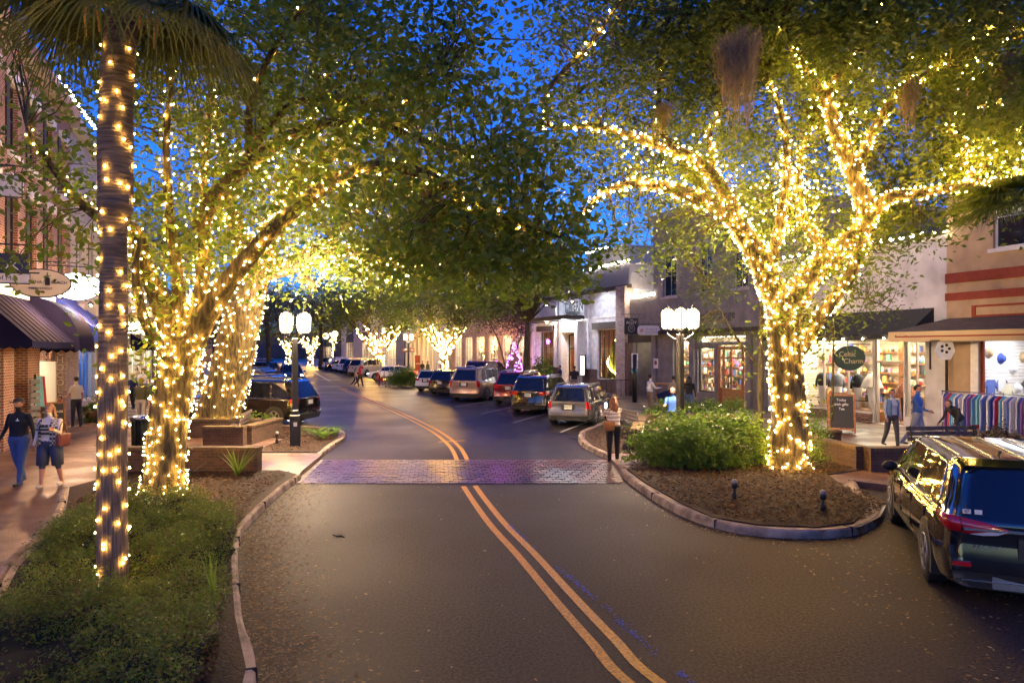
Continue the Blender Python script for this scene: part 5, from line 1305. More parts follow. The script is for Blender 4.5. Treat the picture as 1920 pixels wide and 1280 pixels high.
# ---- tree R: the big right oak ------------------------------------------------------
Rt = Tree('great live oak on the mulch island, trunk forked and wrapped in bulbs', group='trees lining the street', at=(6.75, 16.7, .15), name='oak_tree')
Rt.limb(pp((1479, 893, 16.6), (1478, 865, 16.7), (1480, 780, 16.8), (1473, 680, 16.8), (1470, 600, 16.8), (1474, 555, 16.8)), [.60, .50, .41, .40, .41, .42], 18, .68)
RL_ = [
 (((1465, 585, 16.8), (1435, 510, 16.7), (1402, 450, 16.5), (1365, 402, 16.2), (1315, 375, 16), (1255, 352, 15.7), (1185, 345, 15.4), (1125, 365, 15.2), (1092, 402, 15)), [.34, .28, .24, .2, .17, .13, .09, .06, .03], 1),
 (((1402, 450, 16.5), (1345, 340, 16), (1290, 292, 15.6), (1200, 262, 15.2), (1125, 238, 15), (1050, 240, 14.8), (1010, 232, 14.6)), [.18, .14, .12, .09, .06, .045, .025], .85),
 (((1030, 238, 14.7), (1022, 180, 14.6), (1060, 130, 14.5), (1105, 85, 14.3), (1165, 0, 14)), [.05, .05, .05, .045, .03], .35),
 (((1485, 565, 16.8), (1530, 505, 16.8), (1590, 455, 16.7), (1625, 405, 16.5), (1605, 335, 16.4), (1572, 255, 16.2), (1545, 180, 16), (1495, 110, 15.6), (1465, 40, 15.2)), [.34, .28, .24, .23, .2, .17, .12, .08, .04], 1),
 (((1500, 660, 16.7), (1545, 585, 16.5), (1592, 520, 16.4), (1620, 440, 16.4)), [.16, .15, .14, .14], .9),
 (((1622, 420, 16.5), (1665, 372, 16), (1725, 362, 15.4), (1800, 350, 14.8), (1870, 342, 14.3), (1960, 320, 13.8)), [.16, .13, .11, .09, .07, .04], 1.3),
 (((1600, 325, 16.4), (1640, 240, 16), (1690, 170, 15.6), (1740, 140, 15.2), (1830, 108, 14.8), (1930, 60, 14.4)), [.13, .11, .09, .07, .05, .03], .9),
 (((1440, 515, 16.7), (1462, 420, 16.8), (1475, 330, 16.8), (1470, 230, 16.6), (1440, 150, 16.2)), [.16, .13, .1, .07, .04], 1),
 (((1345, 345, 16), (1330, 260, 16.2), (1350, 210, 16.4)), [.08, .06, .03], .8),
 (((1560, 480, 16.8), (1500, 400, 17.2), (1500, 300, 17.5), (1520, 230, 17.6)), [.14, .12, .08, .05], 1),
 (((1800, 350, 14.8), (1850, 300, 14.8), (1780, 240, 15), (1830, 200, 15), (1900, 190, 14.6)), [.05, .045, .04, .035, .02], 1.2),
 (((1840, 345, 14.5), (1800, 290, 14.8), (1860, 260, 14.6), (1930, 240, 14.4)), [.05, .045, .035, .02], 1.2),
 (((1415, 470, 16.5), (1300, 330, 16.6), (1240, 240, 16.8), (1240, 120, 16.8), (1260, -10, 16.6)), [.12, .1, .08, .06, .03], .2),
 (((1545, 190, 16), (1620, 60, 15), (1700, -30, 14.5)), [.09, .06, .03], .3),
]
for pts, rad, dn in RL_: Rt.limb(pp(*pts), rad, 10, dn)
blR = [(1300, 80, 16, 180, 100, 2.4, 200), (1480, 60, 15.5, 200, 90, 2.4, 240), (1680, 80, 15, 220, 110, 2.4, 260), (1860, 130, 14.5, 130, 160, 2, 190), (1300, 250, 16.5, 150, 70, 1.6, 100), (1500, 250, 17.2, 150, 100, 1.8, 95), (1680, 260, 16.4, 120, 90, 1.8, 120),
       (1840, 300, 14.8, 110, 60, 1.5, 90), (1420, 400, 17.5, 110, 60, 1.2, 50), (1240, 350, 15.8, 110, 45, 1.2, 60), (1140, 220, 15, 110, 70, 1.3, 30), (1060, 130, 14.8, 90, 110, 1.5, 34), (1120, 30, 14.5, 130, 60, 1.6, 26), (1600, 380, 17.2, 150, 60, 1.5, 60), (1560, 480, 17.3, 90, 40, 1, 22), (1720, 400, 16, 90, 40, 1, 30), (1500, -60, 14, 420, 90, 3, 200), (1220, 150, 16, 90, 70, 1.4, 20), (1640, 440, 16, 50, 40, .8, 14), (1180, 440, 15.3, 50, 60, .7, 14), (1280, 470, 16.4, 70, 50, .8, 18), (1100, 330, 15, 60, 60, .8, 18)]
cR = blob_centers([(a, b, d + (1.0 if b > 150 else .5), e, f, g, h) for a, b, d, e, f, g, h in [(*q[:6], q[6] * (1.45 if q[1] < 140 and q[0] > 1230 else 1.0)) for q in blR]], 1.0) + near_limbs(Rt.limbs, 480, .5, 1.35, 2); Rt.twigs(cR, .5, .02); Rt.done()
leafcloud('crown', np.array(cR) - np.array(Rt.at), .34, 34, .078, M_LEAF2, Rt.t)
bR = bulbs_on(Rt.limbs, .165, .03)
bR += [Vector(c) for c in blob_centers([(1430, 380, 16.8, 110, 90, .8, 110), (1560, 300, 16.4, 80, 120, .8, 70), (1250, 300, 15.8, 110, 50, .7, 55), (1860, 310, 14.6, 90, 40, .8, 60), (1830, 100, 14.8, 110, 60, 1, 40), (1600, 180, 16, 90, 80, .8, 30)])]
string_lights('dense warm bulbs wrapping the great live oak on the mulch island', bR, .017, GT, cords=[(l[0], l[1], .4) for l in Rt.limbs[:5]])

# ---- palm, near left -----------------------------------------------------------------
def palmbark():
    m = bpy.data.materials.new('palm_bark'); t, N, L = nt(m); b = N['Principled BSDF']; b.inputs['Roughness'].default_value = .85
    tc = N.new('ShaderNodeTexCoord')
    n = N.new('ShaderNodeTexNoise'); n.inputs['Scale'].default_value = 1; n.inputs['Detail'].default_value = 6
    mp = N.new('ShaderNodeMapping'); mp.inputs['Scale'].default_value = (3, 3, 45); L.new(tc.outputs['Object'], mp.inputs[0])
    mp2 = N.new('ShaderNodeMapping'); mp2.inputs['Scale'].default_value = (50, 50, 2.5); L.new(tc.outputs['Object'], mp2.inputs[0])
    n2 = N.new('ShaderNodeTexNoise'); n2.inputs['Scale'].default_value = 1; n2.inputs['Detail'].default_value = 5
    L.new(mp.outputs[0], n.inputs[0]); L.new(mp2.outputs[0], n2.inputs[0])
    s = N.new('ShaderNodeSeparateXYZ'); L.new(tc.outputs['Object'], s.inputs[0])
    mr = N.new('ShaderNodeMapRange'); mr.inputs[1].default_value = 2.2; mr.inputs[2].default_value = 3.4; L.new(s.outputs['Z'], mr.inputs[0])
    mx = N.new('ShaderNodeMix'); L.new(mr.outputs[0], mx.inputs[0]); L.new(n2.outputs['Fac'], mx.inputs[2]); L.new(n.outputs['Fac'], mx.inputs[3])
    r = N.new('ShaderNodeValToRGB'); r.color_ramp.elements[0].position = .4; r.color_ramp.elements[1].position = .62
    r.color_ramp.elements[0].color = (.10, .072, .052, 1); r.color_ramp.elements[1].color = (.22, .16, .12, 1)
    L.new(mx.outputs[0], r.inputs[0]); L.new(r.outputs[0], b.inputs['Base Color'])
    bp = N.new('ShaderNodeBump'); bp.inputs['Strength'].default_value = 1; bp.inputs['Distance'].default_value = .03; L.new(mx.outputs[0], bp.inputs['Height']); L.new(bp.outputs[0], b.inputs['Normal'])
    return m
PD = 8.45
pl = thing('palm_tree', P(210, 1112, PD), 0, 'tall cabbage palm in the planting bed with loosely spiralled bulbs on its trunk', 'palm tree')
pt = [P(x, y, PD) - pl.location for x, y in ((210, 1125), (211, 1050), (210, 900), (212, 700), (213, 560), (214, 450), (212, 410), (216, 380), (217, 250), (222, 120), (228, 40), (232, -20), (236, -90))]
pr = [.190, .175, .168, .165, .158, .150, .170, .198, .198, .188, .175, .16, .13]
pp_ = smooth_path(pt, 6); rr_ = list(np.interp(np.linspace(0, 12, len(pp_)), range(13), pr))
MB().tube(pp_, rr_, 24, noise=.025).build('trunk', palmbark(), pl)
bt = MB()
for k in range(16):   # old leaf boots hanging below the crown
    a = k * 2.4; z = P(0, 30 - k * 5, PD).z - pl.location.z; c = Vector((.235 * F / F * 0, 0, 0)) + Vector((P(228, 40, PD).x - pl.location.x, 0, z))
    d = Vector((math.cos(a), math.sin(a), 0)); up = random.choice((-1, -1, .4))
    bt.tube([c + d * .17, c + d * .3 + Vector((0, 0, .08)), c + d * .42 + Vector((0, 0, .0 if up > 0 else -.1)), c + d * (.52 if up > 0 else .4) + Vector((0, 0, .12 if up > 0 else -.42))], [.05, .055, .04, .012], 6, sy=.5)
bt.build('leaf_boot', mat('dry_leaf_boot', (.42, .24, .10), .8, var=.4, vscale=10), pl)
M_FROND = leafmat('palm_frond_leaf', [(.09, .12, .02), (.13, .15, .035), (.10, .13, .025)])
def fan(parent, base, tip_dir, L_, R_, n=44, m=M_FROND, droop=.5, name='frond', wid=.014):
    """a fan frond: stalk then folded segments spreading and drooping"""
    d = Vector(tip_dir).normalized(); side = d.cross(Vector((0, 0, 1))).normalized(); up = side.cross(d)
    hub = Vector(base) + d * L_ + Vector((0, 0, -L_ * L_ * .06))
    mb = MB(); mb.tube([base, Vector(base) + d * L_ * .5 + Vector((0, 0, .03)), hub], [.02, .014, .01], 5)
    for k in range(n):
        a = (k / (n - 1) - .5) * R(250); v = d * math.cos(a) + side * math.sin(a)
        l = R_ * (.75 + .25 * math.cos(a * .7)) * random.uniform(.85, 1.05)
        pts = []
        for j in range(5):
            t = j / 4; pts.append(hub + v * l * t + up * (.10 * math.sin(t * 2.5)) + Vector((0, 0, -droop * l * t * t * random.uniform(.8, 1.15))))
        w_ = v.cross(up).normalized()
        vs = []
        for j, q in enumerate(pts):
            ww = wid * (1, 1.5, 1.1, .6, .05)[j]; vs += [q - w_ * ww + up * ww * .3, q - up * ww * .5, q + w_ * ww + up * ww * .3]
        fs = []
        for j in range(4):
            b = j * 3; fs += [(b, b + 1, b + 4, b + 3), (b + 1, b + 2, b + 5, b + 4)]
        mb.add(vs, fs)
    return mb.build(name, m, parent)
top = P(232, -35, PD) - pl.location
for k in range(17):
    a = k * 2.399 + .3; el = -.55 + .5 * ((k * 7) % 5) / 5
    dv = (math.cos(a) * math.cos(el), math.sin(a) * math.cos(el) * .8, math.sin(el))
    fan(pl, top + Vector((0, 0, .1)), dv, random.uniform(.75, 1.1), random.uniform(.95, 1.15), droop=.65)
# spiral bulbs on the palm
pb = []; ang = 0; zt = P(0, 90, PD).z
ps = [q + pl.location for q in pp_]
acc = 0
for i in range(len(ps) - 1):
    d = ps[i + 1] - ps[i]; m_ = int(d.length / .0105)
    for k in range(m_):
        acc += 1; z = ps[i].z + d.z * k / m_
        if z > zt: break
        if acc % 4 == 0:
            ang += 1.3 + random.uniform(-.75, .75)
            q = ps[i] + d * (k / m_); r_ = rr_[i] + .02; jit = random.uniform(-.14, .14)
            pb.append(q + Vector((math.cos(ang) * r_, math.sin(ang) * r_, jit)))
pc = [q for q in ps if q.z < zt]
string_lights('single spiral of spaced bulbs up the near palm trunk', pb, .011, GT, cords=[(pc, rr_[:len(pc)], .33)])

# palm at the right edge
pr2 = thing('palm_tree', P(1962, 900, 13.5), 0, 'fan palm whose fronds hang before the tan building at the frame edge', 'palm tree')
MB().tube([P(1950, y, 13.5) - pr2.location for y in (960, 700, 500, 380)], [.2, .18, .17, .14], 14, noise=.04).build('trunk', M_BARK, pr2)
tp = P(1925, 372, 13.5) - pr2.location
for k in range(13):
    a = R(100 + k * 21); dv = (math.cos(a), math.sin(a) * .8, .25 - .5 * (k % 3) / 2)
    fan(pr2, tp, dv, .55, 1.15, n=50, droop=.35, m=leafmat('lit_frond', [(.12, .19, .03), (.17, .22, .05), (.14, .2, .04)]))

# Spanish moss
M_MOSS = leafmat('spanish_moss', [(.19, .15, .09), (.26, .2, .12), (.13, .105, .07)])
def moss(px, py0, py1, wpx, d, n, label):
    t = None; mb = MB(); c = P(px, py0, d)
    subs = [(random.uniform(-.8, .8), random.uniform(.45, 1), random.uniform(-.12, .1)) for _ in range(7)] if wpx > 30 else [(0, 1, 0), (.5, .6, -.05)]
    for _ in range(n):
        su = random.choice(subs); u = max(-1, min(1, su[0] + random.gauss(0, .13))); x = u * wpx / F * d; y = random.gauss(0, .12)
        l = (py1 - py0) / F * d * random.uniform(.3, 1) * su[1]
        z0 = (su[2] + random.uniform(-.1, .06)) * (py1 - py0) / F * d; p = Vector((x, y, z0)); pts = [p]; k = 7
        for j in range(k): p = p + Vector((random.gauss(0, .035) - p.x * .10, random.gauss(0, .03), -l / k)); pts.append(p)
        w_ = .004; vs = []
        for q in pts: vs += [q + Vector((-w_, 0, 0)), q + Vector((w_, random.uniform(-.006, .006), 0))]
        mb.add(vs, [(2 * j, 2 * j + 1, 2 * j + 3, 2 * j + 2) for j in range(k)])
        for j in range(1, k):
            for _q in range(3):
                q = pts[j]; e = q + Vector((random.uniform(-.09, .09), random.uniform(-.07, .07), random.uniform(-.12, .05))); mb.add([q, q + Vector((.006, 0, .005)), e], [(0, 1, 2)])
    o = mb.build('spanish_moss', M_MOSS, None, c); tag(o, label, 'moss', 'clumps of hanging moss')
moss(1382, 60, 268, 52, 13.2, 300, 'broad dark clump of moss hanging high over the road')
moss(1702, 150, 250, 14, 14.6, 110, 'thin pale wisp of moss hanging between the oak limbs')
moss(1885, 100, 215, 22, 14, 160, 'pale moss strands hanging near the frame edge')
moss(1240, 195, 250, 22, 15, 120, 'short tuft of moss under the outer oak limb')
moss(800, 350, 470, 30, 12, 150, 'loose moss strands under the arching limb over the road')

# ---- small trees on the right pavement ---------------------------------------------
def small_tree(px, py, d, h_px, blobs, label, limbs=(), m=M_LEAF2, per=26, size=.055, sig=.26, r0=.11, name='small_tree', group=None, tw=.8, bark=None):
    base = P(px, py, d); t = Tree(label, group=group, at=tuple(base), name=name, bark=bark)
    t.limb([base, P(px + 2, py - h_px * .5, d), P(px + 4, py - h_px, d)], [r0, r0 * .8, r0 * .6], 8)
    for pts, rad in limbs: t.limb(pp(*pts), rad, 7)
    c = blob_centers(blobs); t.twigs(c, tw, .02); t.done()
    leafcloud('crown', np.array(c) - np.array(base), sig, per, size, m, t.t); return t
small_tree(1424, 815, 23.5, 230, [(1340, 530, 23.5, 70, 50, 1.2, 55), (1420, 470, 23.5, 90, 60, 1.2, 60), (1330, 620, 23.2, 60, 25, .8, 22), (1300, 440, 24, 80, 40, 1, 40), (1400, 640, 23.2, 35, 40, .6, 10)], 'slender young oak on the pavement before the tea shop', limbs=[(((1426, 690, 23.5), (1400, 660, 23.4), (1360, 600, 23.4), (1330, 540, 23.4)), [.06, .05, .03, .02]), (((1428, 600, 23.5), (1420, 520, 23.5), (1400, 460, 23.5)), [.07, .05, .03])], name='oak_tree', r0=.13)
small_tree(1560, 790, 22, 200, [(1600, 545, 21.5, 80, 40, 1, 26), (1560, 500, 22, 60, 40, 1, 16), (1660, 590, 21, 50, 25, .6, 10)], 'thin sparse tree with bare twigs before the black awning', limbs=[(((1562, 600, 22), (1600, 560, 21.6), (1650, 570, 21.2), (1700, 600, 21)), [.04, .03, .02, .01]), (((1562, 620, 22), (1530, 580, 21.8), (1500, 560, 21.6)), [.03, .02, .01])], per=16, r0=.05, tw=1)
small_tree(986, 725, 47, 120, [(960, 520, 47, 50, 40, 2, 60), (1020, 500, 46, 60, 40, 2, 70), (900, 560, 50, 60, 30, 2, 50), (1065, 515, 44, 40, 35, 1.5, 40)], 'plain dark tree trunk rising beside the tavern', sig=.6, size=.12, per=34, r0=.3, name='street_tree')
M_PUR = leafmat('purple_lit_leaf', [(.08, .06, .05), (.10, .06, .08), (.07, .07, .04)])  # purple light falling on the tree is mixed into its leaf colours
small_tree(955, 705, 60, 60, [(930, 580, 60, 50, 45, 2, 80), (975, 600, 58, 30, 40, 2, 40)], 'bushy multi-stemmed tree glowing purple behind the parked cars', sig=.6, size=.13, per=30, m=M_PUR, r0=.15, limbs=[(((950, 700, 60), (935, 640, 60), (915, 600, 60)), [.1, .07, .04]), (((958, 700, 60), (970, 650, 60), (985, 610, 60)), [.1, .07, .04])])
point('purple_tree_light', P(940, 640, 58.5), 45, (.55, .08, 1), .2)

# ---- lit trees farther down, right row -----------------------------------------------
def lit_tree(px, py, d, hpx, wpx, label, blabel, crown, nb=260, rb=.05, seed=1, dens=1.0, group='trees lining the street'):
    random.seed(seed); base = P(px, py, d); t = Tree(label, group=group, at=tuple(base), name='oak_tree')
    f = P(px, py - hpx * .35, d); t.limb([base, P(px, py - hpx * .2, d), f], [wpx * .2 / F * d, wpx * .15 / F * d, wpx * .16 / F * d], 10)
    for k in range(6):
        u = (k / 5 - .5) * 2; v = random.uniform(-1, 1)
        e = P(px + u * wpx * .95, py - hpx * random.uniform(.85, 1.05), d + v * 1.5)
        t.limb([f, f.lerp(e, .5) + Vector((u * .1, 0, .15)), e], [wpx * .09 / F * d, wpx * .065 / F * d, wpx * .035 / F * d], 7)
    lit = list(t.limbs)
    c = blob_centers(crown, dens); t.twigs(c, .25, .03); t.done()
    leafcloud('crown', np.array(c) - np.array(base), .6 * d / 60 + .1, 34, .11 * d / 60 + .02, M_LEAF2, t.t)
    b = bulbs_on(lit, .3 * (d / 60) ** .8, .05); random.shuffle(b); b = b[:nb]
    string_lights(blabel, b, rb, GT, nobj=60); return b
bC = lit_tree(832, 705, 60, 95, 42, 'oak with a lit fork of limbs behind the white crossover', 'bright bulbs on the forked oak behind the white crossover', [(800, 560, 60, 90, 50, 3, 130), (870, 580, 58, 80, 40, 3, 110), (930, 560, 56, 60, 30, 3, 60), (840, 510, 60, 120, 40, 3, 90)], 300, .042, 3)
bD = lit_tree(712, 703, 84, 90, 46, 'oak with a broad lit fork beyond the white sedan', 'bright bulbs on the forked oak beyond the white sedan', [(700, 575, 84, 90, 45, 4, 110), (640, 570, 86, 60, 40, 4, 60), (760, 590, 82, 60, 35, 4, 60), (700, 530, 84, 120, 40, 4, 80)], 300, .055, 4)
bE = lit_tree(582, 690, 125, 60, 24, 'far oak with lit limbs beside the white building', 'bulbs on the far oak beside the white arches', [(560, 590, 125, 60, 40, 5, 70), (610, 600, 120, 50, 40, 5, 60)], 150, .07, 5)
bF = lit_tree(625, 680, 118, 60, 8, 'thin far palm-like tree wrapped in bulbs', 'bulbs on the thin far tree by twin street lamps', [(625, 600, 118, 30, 20, 3, 24)], 100, .06, 6)
bG = lit_tree(540, 680, 150, 45, 20, 'distant tree glowing at the bend of the street', 'bulbs on the distant tree at the bend', [(520, 600, 150, 60, 35, 6, 60), (480, 600, 140, 50, 40, 6, 60)], 110, .08, 7)
bH = lit_tree(378, 735, 36, 250, 30, 'slim tree with a pale column of bulbs behind the massive oak', 'white column of bulbs on the slim tree behind the massive oak', [(370, 480, 36, 60, 60, 2, 60), (300, 420, 34, 60, 90, 2, 70)], 330, .024, 8)
bI = lit_tree(300, 715, 48, 200, 12, 'slim tree before the white building with narrow windows', 'white column of bulbs on the slim tree before the white building', [(300, 470, 48, 40, 60, 2, 60), (350, 430, 46, 60, 60, 2, 60)], 260, .028, 9)
random.seed(21)
for k, (px, py, d, r1, r2, n) in enumerate(((500, 580, 75, 120, 40, 90), (600, 575, 105, 110, 34, 90), (450, 560, 60, 70, 60, 80), (760, 560, 100, 120, 40, 90), (400, 590, 90, 80, 50, 70))):
    base = Vector(((px - 960) / F * d, d, 0)); t = Tree(['dim oak crown arching over the blue parked cars', 'dim brown oak crown at the bend behind the street lamp', 'dim oak crown next to the massive oak', 'broad dim oak crown before the white arches', 'dim oak crown far down behind the parked cars'][k], group='trees lining the street', at=tuple(base), name='oak_tree')
    t.limb([base, base + Vector((.2, 0, 2.5)), P(px, py + 10, d)], [.35, .3, .2], 8); c = blob_centers([(px, py, d, r1, r2, 5, n)]); t.twigs(c, .2, .04); t.done()
    leafcloud('crown', np.array(c) - np.array(base), .1 * d / 10 + .2, 40, .14 * d / 60 + .03, M_LEAF3, t.t)
# purple christmas tree
xt = thing('christmas_tree', P(964, 706, 55), 0, 'small cone tree covered in purple lights beside the tavern', 'christmas tree')
MB().lathe([(.1, 0), (.1, .3), (.75, .32), (.5, 1.1), (.55, 1.1), (.3, 1.9), (.33, 1.9), (.02, 2.9)], (0, 0, 0), 14).build('foliage', M_LEAF2, xt)
mb = MB()
for k in range(150):
    z = random.uniform(.35, 2.8); r_ = .78 * (1 - (z - .3) / 2.6); a = k * 2.4; mb.ball((r_ * math.cos(a), r_ * math.sin(a), z), .035, 5, 3)
mb.build('bulb', emis('purple_bulb', (.5, .1, 1), 14), xt)['kind'] = 'stuff'

# unseen wrapped trees added behind the viewpoint to block sky and give golden fill
for k, (x_, y_) in enumerate(((-7.2, -5.5), (9.5, -4.5))):
    t = Tree(['unseen wrapped oak added behind the viewpoint on the left kerb', 'unseen wrapped oak added behind the viewpoint on the right kerb'][k], group='trees lining the street', at=(x_, y_, .15), name='oak_tree')
    b_ = Vector((x_, y_, .15)); t.limb([b_, b_ + Vector((0, .2, 2.2)), b_ + Vector((.1, .3, 3.8))], [.5, .36, .36], 12)
    for j in range(6):
        a = j * 1.05; t.limb([b_ + Vector((.1, .3, 3.6)), b_ + Vector((1.3 * math.cos(a), 1.3 * math.sin(a), 5.4)), b_ + Vector((3.0 * math.cos(a), 3.0 * math.sin(a), 7.0)), b_ + Vector((5.2 * math.cos(a), 5.2 * math.sin(a), 8.0))], [.24, .18, .1, .04], 8)
    c = []
    for _ in range(420):
        v = np.array([random.gauss(0, 1) for _ in range(3)]); v /= np.linalg.norm(v); c.append((x_ + v[0] * 6.2 * random.uniform(.6, 1), y_ - .6 + v[1] * 4.6 * random.uniform(.6, 1), 8.2 + v[2] * 2.8))
    t.done(); leafcloud('crown', np.array(c) - np.array(t.at), .5, 34, .11, M_LEAF2, t.t)
    string_lights(['bulbs on the unseen oak added behind the viewpoint, left kerb', 'bulbs on the unseen oak added behind the viewpoint, right kerb'][k], bulbs_on(t.limbs, .3, .03), .02, GT, nobj=0)
# ---------------------------------------------------------------- vehicles
M_CGL = mat('car_glass', (.008, .010, .014), .04, spec=.9)
M_TYRE = mat('tyre_rubber', (.012, .012, .012), .8, bump=.3, bscale=60)
M_RIM = mat('alloy_rim', (.35, .35, .37), .3, metal=.9)
M_PLAS = mat('black_bumper_plastic', (.015, .015, .016), .55)
M_TAIL = mat('red_tail_lens', (.40, .006, .012), .12, coat=1)
M_TAILON = emis('lit_tail_lens', (1, .06, .04), 4)
M_HEAD = emis('lit_headlamp', (1, .95, .85), 60)
M_HOFF = mat('clear_headlamp', (.5, .5, .52), .1, coat=1)
M_PLATE = mat('number_plate', (.62, .63, .60), .45)
M_GREEN = mat('plate_green', (.03, .18, .10), .5)
M_ORNG = mat('plate_orange', (.8, .25, .03), .5)
def paint(name, c, metal=.3, rough=.22):
    return mat(name, c, rough, metal=metal, coat=1.0, spec=.6)
TPL = {
 'suv': dict(st=[(0, .085, .955, .90), (.014, .095, .975, .95), (.05, .115, .99, .98), (.075, .135, 1, 1), (.215, .235, 1, 1), (.235, .25, 1, 1), (.415, .42, 1, 1), (.432, .437, 1, 1), (.60, .60, .995, 1), (.615, .612, .99, 1), (.67, .655, .965, 1), (.725, .71, .86, 1), (.775, .77, .735, 1), (.80, .80, 'b', .99), (.88, .88, -.02, .985), (.94, .94, -.07, .96), (.975, .975, -.16, .92), (.99, .99, -.30, .86)],
             win=[(3, 4), (5, 6), (7, 8), (9, 12)], topg=[(10, 13)], belt=.61, wheels=(.185, .81), capglass=True, rw=.755),
 'sedan': dict(st=[(0, 0, 'b-.02', .88), (.012, .012, 'b', .93), (.05, .05, 'b+.03', .97), (.13, .13, 'b+.05', 1), (.17, .18, .78, 1), (.24, .245, .93, 1), (.30, .30, .985, 1), (.35, .35, 1, 1), (.45, .45, 1, 1), (.463, .463, 1, 1), (.60, .60, .985, 1), (.66, .66, .93, 1), (.72, .72, .80, 1), (.765, .765, 'b', .99), (.86, .86, -.03, .98), (.94, .94, -.10, .95), (.975, .975, -.18, .9), (.99, .99, -.32, .82)],
               win=[(4, 8), (9, 12)], topg=[(3, 6), (10, 13)], belt=.64, wheels=(.19, .81), capglass=False, rw=.74),
 'pickup': dict(st=[(0, 0, 'b', .95), (.02, .02, 'b+.01', .98), (.2, .2, 'b', 1), (.37, .37, 'b', 1), (.385, .39, .97, 1), (.40, .41, 1, 1), (.41, .42, 1, 1), (.50, .50, 1, 1), (.515, .515, 1, 1), (.62, .62, .99, 1), (.665, .655, .95, 1), (.71, .70, .84, 1), (.74, .74, 'b', .99), (.88, .88, -.02, .985), (.95, .95, -.08, .95), (.975, .975, -.18, .91), (.99, .99, -.32, .85)],
                win=[(6, 7), (8, 11)], topg=[(10, 12)], belt=.60, wheels=(.2, .82), capglass=False, rw=.82),
}
